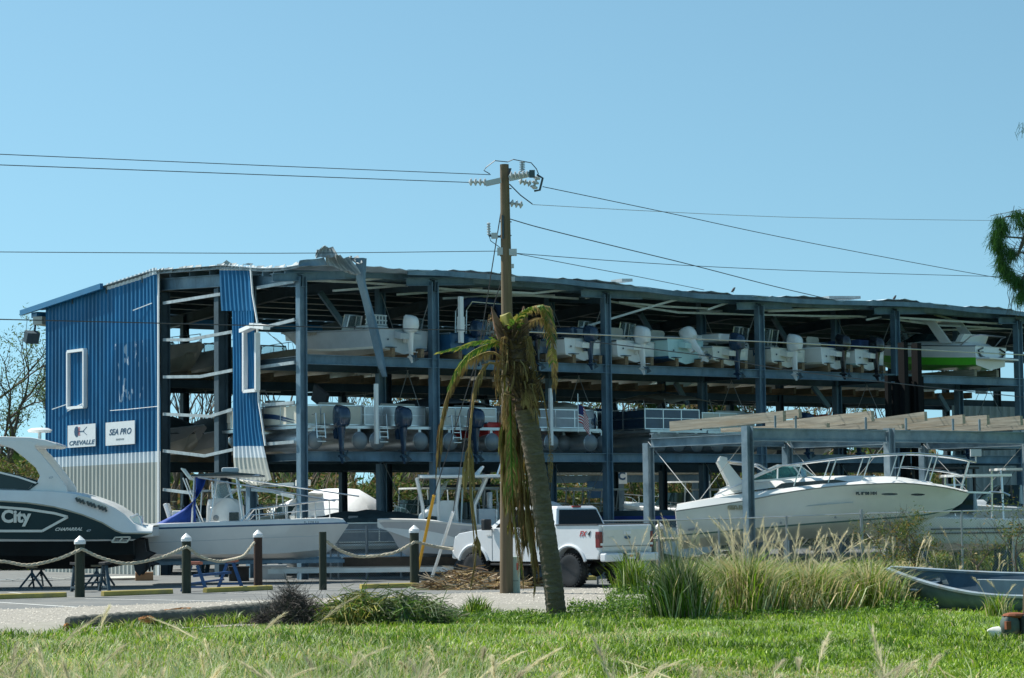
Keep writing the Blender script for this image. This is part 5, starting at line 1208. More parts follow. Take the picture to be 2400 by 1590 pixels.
# ================================================================ forklift
FK = D(2165, 1200, 82.5); FK.z = 0
t = thing('marina_forklift', 'tall black mast of a marina forklift standing in front of the boat racks', 'forklift', FK, AU + R(90))
mb = MB()
for y in (-.33, .33): mb.beam((.5, y, .3), (.5, y, 7.75), .2, .3)
FB = M('forklift_black', (.006, .007, .008), .85, spec=.2)
mb.build('mast', FB, t)
mb = MB()
for y in (-.2, .2): mb.beam((.55, y, .3), (.55, y, 6.4), .14, .2)
for z in (1.2, 3.0, 4.6): mb.beam((.5, -.5, z), (.5, .5, z), .2, .28)
mb.build('inner_mast', FB, t)
mb = MB(); 
for z in (5.0, 5.5, 6.0, 6.5): mb.beam((.8, -.85, z), (.8, .85, z), .12, .2)
for y in (-.8, -.3, .3, .8): mb.beam((.8, y, 4.9), (.8, y, 6.6), .16, .16)
mb.box((.7, 0, 5.5), (.15, 1.3, 1.7)); mb.build('carriage', FB, t)
for y in (-.7, .7): MB().beam((.85, y, 4.6), (4.6, y, 4.5), .18, .1).build('fork', BLACK, t)
MB().prism([(.2, .5), (.3, 2.0), (-.3, 2.2), (-2.6, 2.2), (-3.0, 1.8), (-3.0, .6)], -.9, .9).build('chassis', FB, t, bevel=.06)
mb = MB()
for x in (-.3, -1.7):
    for y in (-.75, .75): mb.beam((x, y, 2.1), (x, y, 3.3), .07, .07)
mb.box((-1.0, 0, 3.32), (1.7, 1.7, .07)); mb.build('cab_guard', BLACK, t)
for x in (0.1, -2.4):
    for y in (-1.05, 1.05): MB().lathe([(.1, -.2), (.55, -.2), (.62, -.12), (.62, .12), (.55, .2), (.1, .2)], 20, (x, y, .62), rot=Matrix.Rotation(R(90), 3, 'X')).build('wheel', BLACK, t, smooth=40)
# ================================================================ far rack behind the building
FR = D(1290, 1200, 112); FR.z = 0
t = thing('far_steel_rack', 'distant low steel rack topped with pale timbers, seen under the middle rack', 'boat rack', FR, R(8))
for x in (0, 3.4, 7.0): MB().box((x, 0, 1.7), (.25, .25, 3.4)).build('column', STEEL, t)
MB().box((3.5, 0, 3.5), (8.4, .2, .34)).build('rack_beam', STEEL, t); MB().box((3.2, .0, 3.87), (8.2, 1.5, .36)).build('timber_deck', WOODL, t)
MB().box((2.1, -.3, 3.0), (.75, .08, .8)).build('hanging_panel', BLUEG, t)
t = thing('letter_sign', 'small white sign with the letter C on the distant steel rack', 'sign', D(1457, 1117, 111) , R(8)); MB().box((0, 0, 0), (.5, .04, .7)).build('panel', TRIM, t); text('C', .5, BLUEG, t, loc=(0, -.03, 0), rot=(R(90), 0, 0), bold=.02)
# ================================================================ chain link fences
CHN = M('fence_wire', (.30, .33, .35), .5, .4, var=.2, scale=1)
def fence(label, posts, zt, tall=(), gate=False):
    """posts: ground points; zt: rail height per post"""
    t = thing('chain_link_fence', label, 'fence', posts[0]); o = posts[0]
    for k, (p, h) in enumerate(zip(posts, zt)):
        hh = h + (.12 if k in tall else .02); rr_ = .045 if k in tall else .03
        MB().tube([p - o, p - o + Z * hh], rr_, 8).build('post', CHN, t, smooth=50)
    mb = MB(); mb.tube([p - o + Z * h for p, h in zip(posts, zt)], .024, 6); mb.build('top_rail', M('rail_galvanised', (.5, .53, .54), .4, .5), t)
    mb = MB(); s_ = .075
    for (p, h0), (q, h1) in zip(list(zip(posts, zt))[:-1], list(zip(posts, zt))[1:]):
        d = q - p; ln = d.length; d.normalize(); h = min(h0, h1) - .02; nn = d.cross(Z) * .003
        k = -h
        while k < ln:
            for sg in (0, 1):
                a, b = (k, k + h) if sg == 0 else (k + h, k)   # bottom x, top x
                za, zb_ = .03, h; lo, hi = 0, ln
                def cl(x0, z0, x1, z1):
                    if x0 > x1: x0, z0, x1, z1 = x1, z1, x0, z0
                    if x0 < lo: z0 += (z1 - z0) * (lo - x0) / (x1 - x0); x0 = lo
                    if x1 > hi: z1 = z0 + (z1 - z0) * (hi - x0) / (x1 - x0); x1 = hi
                    return x0, z0, x1, z1
                if max(a, b) <= lo or min(a, b) >= hi: continue
                x0, z0, x1, z1 = cl(a, za, b, zb_)
                if x1 - x0 < .01: continue
                P0, P1 = p - o + d * x0 + Z * z0 + nn * (1 - 2 * sg), p - o + d * x1 + Z * z1 + nn * (1 - 2 * sg); e = Z * .0042
                mb.add([P0 - e, P1 - e, P1 + e, P0 + e], [(0, 1, 2, 3)])
            k += s_
    mb.build('wire_mesh', CHN, t)
    return t
fp = [D(x, 1300, 65.0) for x in (1400, 1545, 1686, 1845, 2021, 2132, 2256, 2376, 2520)]
for p in fp: p.z = 0
fence('long chain link fence in front of the cabin cruiser, rising out of tall grass', fp, [1.72, 1.72, 1.74, 1.78, 1.84, 1.86, 1.88, 1.9, 1.9], (4,))
fp = [D(x, 1300, d) for x, d in ((775, 73.2), (793, 73.2), (860, 73.2), (940, 73.3), (1040, 73.4), (1250, 73.6), (1470, 74))]
for p in fp: p.z = 0
fence('short chain link fence between the two centre console boats', fp, [1.5] * 7, (2,))
# ================================================================ bollards, ropes, wheel stops
TB = M('treated_timber', (.032, .042, .028), .85, var=.35, scale=3, stretch=(3, 3, .5), bump=.004); BR = M('brown_timber', (.06, .035, .025), .85, var=.35, scale=3, stretch=(3, 3, .5), bump=.004)
PIL = [('dark green piling with white cone cap, leftmost of the rope barrier', 187, 1400, 1256, .125, TB, 1), ('green timber piling with white cone cap beside the blue stand', 437, 1391, 1250, .12, TB, 1), ('brown timber piling with white cone cap left of the brush pile', 605, 1377, 1242, .12, BR, 1),
       ('plain topped timber piling without a cap in front of the long boat bow', 757, 1383, 1247, .10, TB, 0), ('capped timber piling beside the slanting yellow guy guard', 972, 1377, 1231, .125, TB, 1), ('weathered piling with white cone cap at the right rear of the pickup', 1548, 1356, 1224, .11, WOODL, 1)]
PP_ = {}
for lb, x, yb, yt, r_, m_, cap in PIL:
    g = G(x, yb); ht = (plane(x, yt, g, Vector((0, 1, 0)))).z; PP_[x] = g
    t = thing('timber_piling', lb, 'bollard', g, group='pilings along the rope barrier')
    c = .17 if cap else 0
    MB().lathe([(r_ * 1.02, 0), (r_, .3), (r_ * .98, ht - c), (.02, ht - c + .002)], 14).build('post', m_, t, smooth=40)
    if cap: MB().lathe([(r_ * 1.16, ht - c - .04), (r_ * 1.18, ht - c + .03), (r_ * 1.1, ht - c + .04), (r_ * 1.08, ht - c + .06), (.01, ht)], 14).build('cap', TRIM, t, smooth=30)
MB_ = MB()
def rope(label, pts):
    P = [Vector(p) for p in pts]; n = 60; X = np.linspace(0, len(P) - 1, n)
    path = [Vector([float(crv([(i, P[i][k]) for i in range(len(P))], x)) for k in range(3)]) for x in X]
    t = thing('barrier_rope', label, 'rope', path[0], group='ropes slung between the pilings')
    # resample by length
    L = [0]; 
    for a, b in zip(path[:-1], path[1:]): L.append(L[-1] + (b - a).length)
    m = int(L[-1] / .035); pp = []
    for i in range(m + 1):
        s_ = L[-1] * i / m; pp.append(Vector([float(np.interp(s_, L, [q[k] for q in path])) for k in range(3)]) - path[0])
    mb = MB()
    for j in range(3):
        q = []
        for i, c in enumerate(pp):
            d = (pp[min(i + 1, m)] - pp[max(i - 1, 0)]).normalized(); a = d.cross(Z).normalized(); b = a.cross(d); ph = i * .55 + j * 2.094
            q.append(c + a * math.cos(ph) * .021 + b * math.sin(ph) * .021)
        mb.tube(q, .024, 5)
    mb.build('strands', ROPE, t, smooth=60); return t
def dr(x, y, d): return D(x, y, d)
d1, d2, d3, d4, d5, d6 = [PP_[x].y for x in (187, 437, 605, 757, 972, 1548)]
rope('thick rope sagging out of the left picture edge to the first piling', [dr(-180, 1290, d1 - 2.2), dr(-90, 1316, d1 - 1.6), dr(0, 1316, d1 - 1.1), dr(64, 1325, d1 - .7), dr(130, 1312, d1 - .35), dr(192, 1287, d1 - .15)])
rope('thick rope sagging between the first two capped pilings', [dr(192, 1287, d1 - .15), dr(235, 1307, d1), dr(300, 1321, d1 + .4), dr(370, 1309, d1 + .9), dr(438, 1281, d2 - .14)])
rope('thick rope sagging in front of the blue stand', [dr(438, 1281, d2 - .14), dr(475, 1307, d2), dr(518, 1316, d2 + .5), dr(565, 1306, d3 - 1), dr(596, 1272, d3 - .12)])
rope('thick rope from the plain piling to the yellow guy guard piling', [dr(764, 1268, d4), dr(800, 1292, d4 + .3), dr(850, 1305, d4 + .8), dr(915, 1298, d5 - .6), dr(972, 1271, d5 - .15)])
rope('thick rope running from the guy guard piling behind the pickup nose', [dr(974, 1270, d5 - .14), dr(1025, 1282, d5 + .7), dr(1090, 1288, 67.6), dr(1160, 1284, 68.4)])
rope('short length of rope tied to the piling beside the tailgate', [dr(1430, 1290, 69), dr(1480, 1283, 69.5), dr(1525, 1269, d6 - .6), dr(1548, 1253, d6 - .14)])
YS = M('faded_yellow_paint', (.42, .34, .09), .8, var=.2, scale=3, col2=(.3, .27, .16), c2=(.5, .7))
for lb, a, b in (('long faded yellow wheel stop at the left picture edge', (-70, 1407), (154, 1400)), ('faded yellow wheel stop right of the leftmost piling', (240, 1398), (402, 1392)), ('faded yellow wheel stop in front of the blue stand', (480, 1390), (635, 1383)),
                 ('chipped yellow wheel stop left of the yellow guy guard', (845, 1381), (984, 1377)), ('short yellow wheel stop seen under the pickup', (1355, 1361), (1396, 1360)), ('yellow wheel stop behind the tall grass right of the pickup', (1493, 1359), (1600, 1357))):
    p, q = G(*a), G(*b); d = q - p; t = thing('wheel_stop', lb, 'wheel stop', (p + q) / 2, math.atan2(d.y, d.x), 'yellow wheel stops')
    mb = MB(); n = d.length / 2; mb.loft([[Vector((x, y, z)) for y, z in ((-.09, .004), (-.075, .11), (-.04, .13), (.04, .13), (.075, .11), (.09, .004))] for x in (-n, -n * .5, n * .5, n)], True, True); mb.build('block', YS, t, bevel=.01)
# ================================================================ blue stands and small clutter
def stand(label, a, b, yt, mat, top):
    p, q = G(*a), G(*b); d = q - p; t = thing('boat_stand', label, 'boat stand', p, math.atan2(d.y, d.x)); L = d.length; h = plane(a[0], yt, p, Vector((0, 1, 0))).z
    for k, x in enumerate((0, L)):
        mb = MB()
        for y in (-.35, .35): mb.beam((x - .02 * (1 if k else -1), y, 0), (x, y * .25, h - .06), .075, .075)
        mb.beam((x, -.33, .12), (x, .33, .12), .05, .05); mb.build('leg_frame', mat, t)
        MB().box((x, 0, h), (.2, .42, .07), Matrix.Rotation(R(6 - 12 * k), 3, 'Y')).build('pad', top, t, bevel=.01)
    mb = MB(); mb.beam((0, 0, h * .55), (L, 0, h * .58), .07, .07); mb.beam((0, .2, .2), (L, .2, .24), .05, .05); mb.build('stretcher', mat, t); return t
BLP = M('blue_stand_paint', (.02, .09, .25), .5, var=.2)
stand('blue painted boat stand with orange red pads under the long centre console', (455, 1387), (540, 1379), 1320, BLP, SUBR)
t = stand('black steel boat stand with crossed legs right of the leftmost piling', (178, 1388), (246, 1386), 1322, STEELD, BLACK)
t = thing('cardboard_box', 'brown cardboard box left under the yacht stern drives', 'box', G(338, 1361), R(10)); MB().box((0, 0, .13), (.55, .4, .26)).build('carton', M('cardboard', (.34, .2, .11), .9), t, bevel=.01); MB().box((-.1, -.22, .26), (.3, .12, .02), Matrix.Rotation(R(30), 3, 'X')).build('flap', _M['cardboard'], t)
t = thing('surfboard', 'white board lying flat on the asphalt by the cardboard box', 'board', G(292, 1360), R(5)); MB().ell((0, 0, .07), (.9, .28, .06), 16, 6).build('board', WHITE2, t, smooth=60)
for lb, x, y, s_, m_ in (('scrap of torn white sheet metal lying left of the piling', 60, 1362, 1.4, TIN), ('pale strip of torn trim lying by the white wall', 135, 1360, 1.6, WHITE2), ('blue grey crate of debris under the long boat', 640, 1358, .8, GREYG), ('dark plastic tote under the long boat trailer', 560, 1362, .6, BLACK)):
    t = thing('scrap_piece', lb, 'scrap', G(x, y), R(8)); mb = MB()
    if 'crate' in lb or 'tote' in lb: mb.box((0, 0, .2), (s_, .6, .4)); mb.box((0, 0, .42), (s_ * 1.06, .66, .05))
    else:
        for k in range(8): mb.box((-s_ / 2 + s_ * k / 7, .05 * math.sin(k * 2), .05 + .03 * math.sin(k * 3)), (s_ / 6.5, .35, .012), Matrix.Rotation(R(14 * math.sin(k * 2.3)), 3, 'Y'))
    mb.build('pieces', m_, t)
# pale green utility pedestal
g = G(1209, 1390); t = thing('utility_pedestal', 'pale green utility pedestal with small red label beside the pole foot', 'pedestal', g, R(-6)); hz = plane(1209, 1307, g, Vector((0, 1, 0))).z
PG_ = M('pale_green_paint', (.38, .50, .42), .55, var=.08); MB().box((0, 0, hz / 2), (.2, .2, hz)).build('casing', PG_, t, bevel=.015); MB().box((0, 0, hz), (.23, .23, .04)).build('cap', PG_, t, bevel=.01); MB().box((.06, -.103, hz - .22), (.05, .006, .18)).build('label_plate', RED, t); MB().box((0, -.103, .3), (.16, .004, .01)).build('seam', BLACK, t)
# ================================================================ utility pole and lines
g = G(1187, 1391); PD = g.y
def pz(x, y, d=0): return D(x, y, PD + d) - g
pole = thing('utility_pole', 'leaning brown timber utility pole with a broken looking grey crossarm and insulators', 'utility pole', g)
PT = M('pole_timber', (.15, .11, .065), .85, var=.3, scale=2, stretch=(6, 6, .4), bump=.004, col2=(.11, .10, .05), c2=(.5, .7))
top = pz(1182, 386); MB().tube([Vector((0, 0, 0)), pz(1187, 1100), pz(1190, 850), pz(1186, 600), top], [.165, .155, .145, .13, .11], 16).build('post', PT, pole, smooth=50)
INS = M('grey_porcelain', (.42, .47, .5), .25, var=.1, coat=.4); WIRE = M('line_wire', (.06, .07, .08), .5, .3); WIREL = M('aluminium_wire', (.5, .5, .48), .4, .6)
MB().beam(pz(1138, 431, -.15), pz(1174, 423, -.15), .1, .13).beam(pz(1193, 419, -.15), pz(1250, 407, -.15), .09, .13).build('crossarm', GREYG, pole)
def insul(a, b, n=4, r_=.085, name='insulator'):
    a, b = Vector(a), Vector(b); d = b - a; L = d.length; q = d.to_track_quat('Z', 'Y').to_matrix(); prof = [(.02, 0)]
    for k in range(n): z = L * (k + .5) / n; w_ = L / n * .38; prof += [(.03, z - w_), (r_, z - w_ * .3), (r_, z + w_ * .4), (.03, z + w_)]
    MB().lathe(prof + [(.02, L)], 10, a, rot=q).build(name, INS, pole, smooth=30)
insul(pz(1098, 427, -.1), pz(1142, 427, -.1), 4, .095); insul(pz(1194, 411, -.2), pz(1240, 408, -.2), 5, .09); insul(pz(1224, 404, 0), pz(1224, 379, 0), 6, .075)
insul(pz(1216, 424, .2), pz(1245, 431, .2), 3, .085); insul(pz(1195, 476, 0), pz(1226, 481, 0), 3, .095); insul(pz(1259, 412, .2), pz(1250, 444, .2), 3, .1, 'fuse_cutout'); insul(pz(1145, 522, 0), pz(1146, 552, 0), 5, .05, 'surge_arrester')
MB().tube([pz(1258, 410, .2), pz(1272, 418, .2), pz(1265, 446, .2), pz(1252, 448, .2)], .03, 5).build('cutout_bracket', STEELD, pole)
MB().tube([pz(1145, 552, 0), pz(1158, 555, 0), pz(1176, 555, 0)], .03, 5).build('arrester_bracket', STEELD, pole); MB().box(pz(1159, 553, 0), (.16, .12, .14)).box(pz(1173, 590, 0), (.16, .2, .18)).box(pz(1200, 592, 0), (.24, .2, .16)).box(pz(1198, 624, 0), (.14, .1, .1)).box(pz(1200, 655, 0), (.14, .1, .12)).build('clamp_hardware', GREYG, pole)
MB().beam(pz(1178, 505, -.14), pz(1179, 560, -.14), .05, .05).beam(pz(1193, 395, 0), pz(1193, 410, 0), .06, .1).box(pz(1247, 408, -.15), (.14, .12, .18)).build('bolt_plates', STEELD, pole)
mb = MB(); 
for y in (396, 442, 520, 552, 600, 640): mb.beam(pz(1172, y, 0), pz(1199, y + .5, 0), .025, .025)
mb.build('through_bolts', STEELD, pole)
mb = MB(); mb.tube([pz(1148, 408), pz(1134, 400), pz(1140, 392), pz(1160, 377), pz(1190, 380), pz(1203, 374), pz(1223, 378)], .012, 4); mb.tube([pz(1223, 378), pz(1245, 382), pz(1257, 396), pz(1262, 408, .2)], .012, 4); mb.tube([pz(1194, 432), pz(1220, 458), pz(1248, 479)], .014, 4); mb.tube([pz(1146, 552), pz(1150, 565), pz(1174, 582)], .009, 4); mb.build('jumper_wires', WIRE, pole)
def wire(label, P, r_=.012, mat=WIRE):
    P = [D(*p) for p in P]; n = len(P); path = P if n == 2 else [Vector([float(crv([(i, P[i][k]) for i in range(n)], x)) for k in range(3)]) for x in np.linspace(0, n - 1, 24)]
    o = MB().tube([p - P[0] for p in path], r_ * .72, 5).build('overhead_wire', mat); o.location = P[0]; tag(o, label, 'wire', 'overhead lines'); return o
wire('topmost overhead line leaving the pole to the left picture edge', [(-200, 355, 49), (0, 362, 50.7), (560, 386, 54), (1150, 410, PD)], .013)
wire('second overhead line, ending at the crossarm insulators on the left', [(-200, 382, 49), (0, 387, 50.7), (560, 408, 54), (1098, 428, PD)], .014)
wire('overhead line crossing just above the torn roof to the pole bracket', [(-200, 590, 49), (0, 591, 50.7), (600, 594, 54), (1166, 589, PD)], .012)
wire('dark line drooping across the blue wall and the rack front', [(-200, 745, 46), (0, 749, 47), (800, 768, 51), (1180, 776, 53)], .016)
wire('bright line running on past the upper front rack boats to the right edge', [(1180, 776, 53), (1850, 804, 60), (2400, 832, 67), (2600, 840, 70)], .022, WIREL)
wire('dark line sagging low across the rack beams at the right', [(1385, 801, 60), (1620, 830, 64), (1850, 868, 67), (2400, 931, 76), (2600, 948, 80)], .02)
wire('steep overhead line falling from the fuse cutout to the right', [(1272, 438, PD), (1550, 496, 63), (1800, 550, 68), (2330, 650, 80), (2600, 695, 86)], .015)
wire('thin level line from the mid pole tie to the right edge', [(1248, 480, PD), (1500, 494, 63), (1800, 508, 68), (2400, 518, 80), (2600, 519, 84)], .011, WIREL)
wire('overhead line descending from the pole to the far roof edge', [(1196, 514, PD), (1250, 530, PD + 1), (1550, 604, 66), (1800, 668, 74), (1945, 702, 80)], .019)
wire('nearly level line from the lower bracket to the right edge', [(1206, 594, PD), (1500, 616, 64), (1800, 632, 70), (2400, 650, 82), (2600, 653, 86)], .013)
wire('line dropping from the lower bracket behind the roof edge', [(1206, 594, PD), (1345, 621, 61), (1500, 650, 66), (1650, 680, 72)], .013)
for x, y, d in ((1230, 524, PD + .6), (1245, 481, PD), (1350, 621, 61.2), (1685, 626, 68), (1520, 495, 63)): pass
def guy(label, a, b, c, mat):
    """pole attach a, guard top b, ground anchor c (picture x,y)"""
    e = G(*c); m = D(b[0], b[1], e.y - (e.y - PD) * (c[1] - b[1]) / (c[1] - a[1])); t = thing('guy_wire', label, 'guy wire', e)
    MB().tube([m - e, D(a[0], a[1], PD) - e], .014, 5).build('strand', WIRE, t); MB().tube([Vector((0, 0, .05)), m - e], .045, 8).build('guard_tube', mat, t); MB().tube([Vector((0, 0, -.02)), Vector((0, 0, .22))], .03, 6).build('anchor_rod', STEELD, t)
guy('guy wire in a bright yellow guard tube leaning against the capped piling', (1176, 655), (1017, 1162), (973, 1372), M('yellow_guard', (.75, .40, .03), .5, var=.08))
guy('guy wire in a white guard tube rising from the frond pile', (1174, 498), (1062, 1200), (1010, 1366), TRIM)
# ================================================================ boats stored on the ground in and behind the racks
def gboat(label, x, d, rz, L=7, B=2.4, Hs=1.0, Hb=1.45, z=.55, hull=WHITE, bottom=WHITE2, kind='cc', extra=None, nm='stored_motorboat', mirror=1):
    p = D(x, 1250, d); p.z = z; t = thing(nm, label, 'motorboat', p, rz, 'boats on the ground under the racks')
    rows = hull_rows(L, B, Hs, Hb, 0, kind == 'cc'); mi = [0, 0, 1, 1, 2, 1, 1] if kind == 'cc' else [0, 0, 1, 1, 2, 1]
    shell(rows, mi, 1, 5).build('hull', [bottom, hull, TRIM], t, smooth=35)
    if kind == 'cc':
        console(t, L * .42, .5, WHITE, .45, .8, .8)
        zt = Hs + 1.25
        for y in (-.7, .7): tubes('top_leg', ALU, t, [([(L * .36, y, .6), (L * .32, y, zt)], .03), ([(L * .5, y, .6), (L * .47, y, zt)], .03)], 5)
        MB().loft([sring(L * .4, 0, zz, L * .34, 2.0, 14, 5) for zz in (zt, zt + .07)], True, True).build('hardtop', WHITE, t)
    elif kind == 'cuddy':
        MB().loft([sring(a, 0, zz, lx, ly, 14, 3.5) for a, zz, lx, ly in ((L * .6, Hs, L * .62, B * .8), (L * .58, Hs + .28, L * .5, B * .66), (L * .56, Hs + .36, L * .34, B * .5))], True, True).build('cabin', hull, t, smooth=40)
        MB().loft([sring(a, 0, zz, lx, ly, 12, 3.5) for a, zz, lx, ly in ((L * .42, Hs + .22, 1.5, B * .74), (L * .38, Hs + .8, .9, B * .58))], True, True).build('windscreen', GLASS, t, smooth=40)
        MB().loft([sring(L * .3, 0, zz, 2.0, B * .75, 12, 4) for zz in (Hs + 1.25, Hs + 1.32)], True, True).build('hardtop', WHITE, t)
        tubes('top_leg', ALU, t, [([(x_, y, Hs), (x_, y * .9, Hs + 1.26)], .03) for x_ in (L * .2, L * .42) for y in (-.8, .8)], 5)
    elif kind == 'wrap':
        MB().loft([sring(a, 0, zz, lx, ly, 16, 2.8, dz) for a, zz, lx, ly, dz in ((L * .47, Hs - .15, L * .96, B * 1.02, .1), (L * .46, Hs + .35, L * .86, B * .9, .12), (L * .40, Hs + .85, L * .6, B * .62, .05), (L * .38, Hs + 1.25, L * .3, B * .4, 0), (L * .38, Hs + 1.3, L * .12, B * .2, 0))], True, True).build('shrinkwrap', CANVASW, t, smooth=25)
    elif kind == 'tarp':
        MB().loft([sring(a, 0, zz, lx, ly, 16, 2.8, dz) for a, zz, lx, ly, dz in ((L * .47, Hs - .1, L * .96, B * 1.02, .1), (L * .46, Hs + .35, L * .8, B * .8, .1), (L * .42, Hs + .6, L * .5, B * .4, 0))], True, True).build('cover', CANVASG, t, smooth=25)
    if kind != 'wrap': bowrail(t, rows, L, .35)
    for x_ in (1.2, L * .6):
        for y in (-.6, .6): MB().beam((x_, y, -z), (x_, y * .8, .15), .12, .12).build('support_post', STEELD, t)
    if extra: extra(t, rows)
    return t
H90 = R(90)
gboat('white hardtop boat with box radar right of the torn blue strip', 775, 97, AU + H90, L=7.5, kind='cuddy', extra=lambda t, r_: MB().box((2.2, 0, 2.75), (.7, .35, .25)).tube([(2.2, 0, 2.3), (2.2, 0, 2.7)], .05, 6).build('radar_box', WHITE, t, bevel=.05))
gboat('boat under bulky white shrinkwrap cover beneath the rack', 905, 97, AU + H90 + .3, L=7, kind='wrap', z=.75)
gboat('dark windowed cuddy cabin boat behind the long centre console', 690, 78.5, AU + H90 + .25, L=6.5, kind='cuddy', hull=GREYG, bottom=GREYG)
gboat('small white console boat seen between gable columns', 470, 84, AU - H90, L=6, kind='cc', hull=OFFW)
gboat('white cabin boat behind the blue cloth at the gable opening', 560, 80.5, AU + H90, L=6.5, kind='cuddy')
gboat('white flybridge style boat right of the shrinkwrapped one', 1060, 99, AU + H90, L=7, kind='cuddy', Hs=1.2)
gboat('boat under dark green lumpy cover left of the T-top boat', 1015, 78.2, AU + H90 + .45, L=5.6, kind='tarp', hull=GREYG, z=.25, Hs=.75, Hb=1.0)
gboat('white boat with black top directly behind the T-top boat', 1180, 81.5, AU + H90, L=7, kind='cuddy', hull=WHITE, extra=lambda t, r_: MB().box((2.2, 0, 2.38), (2.4, 2.1, .06)).build('black_top', BLACK, t))
gboat('pale console boat with grey top behind the palm trunk', 1300, 84, AU + H90, L=7, kind='cc', hull=TEALG)
gboat('white console boat seen above the pickup roof', 1420, 86, AU + H90, L=7, kind='cc')
gboat('grey console boat left of the outdoor rack column', 1500, 92, AU + H90, L=7, kind='cc', hull=GREYG)
gboat('white hardtop boat beyond the cruiser stern', 1690, 108, AU + H90, L=8, kind='cuddy', z=1.0)
gboat('low white boat with royal blue cover behind the outdoor rack', 1610, 79.5, AU + H90, L=6, kind='tarp', z=.4, extra=lambda t, r_: MB().box((2.6, 0, 1.35), (4.4, 2.0, .12)).build('blue_cover', M('royal_cover', (.02, .05, .25), .8), t))
gboat('grey bowrider far beyond the cruiser windscreen', 1800, 97, AU + H90, L=7, kind='cc', hull=GREYG)
gboat('white console boat right of the forklift', 2290, 90, AU + H90, L=7, kind='cuddy')
gboat('white bowrider with dark stripes resting at the right behind the fence', 2440, 68.6, R(180), L=6.2, kind='cuddy', Hs=.85, Hb=1.1, z=.75, nm='stored_bowrider', extra=lambda t, r_: (MB().beam((.1, 1.215, .62), (3.4, 1.225, .62), .015, .04).beam((.1, 1.21, .5), (3.4, 1.22, .5), .015, .04).build('side_stripes', BLACKG, t)))
gboat('pale aqua cabin boat standing at the far right edge', 2560, 74, R(180), L=7, kind='cuddy', Hs=1.3, Hb=1.8, hull=GREYG)
def gp():
    p = D(1010, 1250, 76.6); t = pontoon('grey pontoon boat with drooping dark green cover behind the short fence', 0, 0, 0, L=5.2, eng=NAVY, cover=CANVASG, panel=GREYV, ladder=False, group='boats on the ground under the racks'); t.location = (p.x, p.y, .3); t.rotation_euler = (0, 0, R(184))
gp()
# trailer tongue by the short fence
t = thing('trailer_tongue', 'bare steel boat trailer tongue with hitch coupler left of the capped piling', 'trailer', G(850, 1352), R(2)); MB().box((1.6, 0, .5), (3.0, .1, .12)).beam((.15, 0, 0), (.15, 0, .55), .07, .07).build('drawbar', ALUM, t); MB().ell((-.15, 0, .56), (.22, .1, .12)).tube([(-.3, 0, .55), (-.1, 0, .72)], .04, 6).build('coupler', GREYG, t, smooth=50)
for k, x in enumerate((1.5, 1.75, 2.0, 2.25)): pass
# light tower and outriggers: aluminium tower boat at the gable opening
t = thing('tower_boat', 'aluminium tuna tower boat rising at the gable opening behind the girts', 'motorboat', W(6.5, 17.5, BZ[1] + .3), AU, 'boats on the middle rear rack'); rows = hull_rows(5, 2.2, .8, 1.1); shell(rows, [0] * 7, 0, 5).build('hull', WHITE2, t, smooth=35)
mb = MB()
for x in (1.5, 2.6):
    for y in (-.8, .8): mb.tube([(x, y, .8), (2.05 + (x - 2.05) * .5, y * .5, 2.5)], .025, 5)
for z_ in (1.2, 1.6, 2.0): mb.tube([(1.6, -.65, z_), (1.6, .65, z_)], .02, 5)
mb.build('tower', ALU, t); MB().box((2.05, 0, 2.52), (1.1, 1.1, .05)).build('tower_top', WHITE, t)
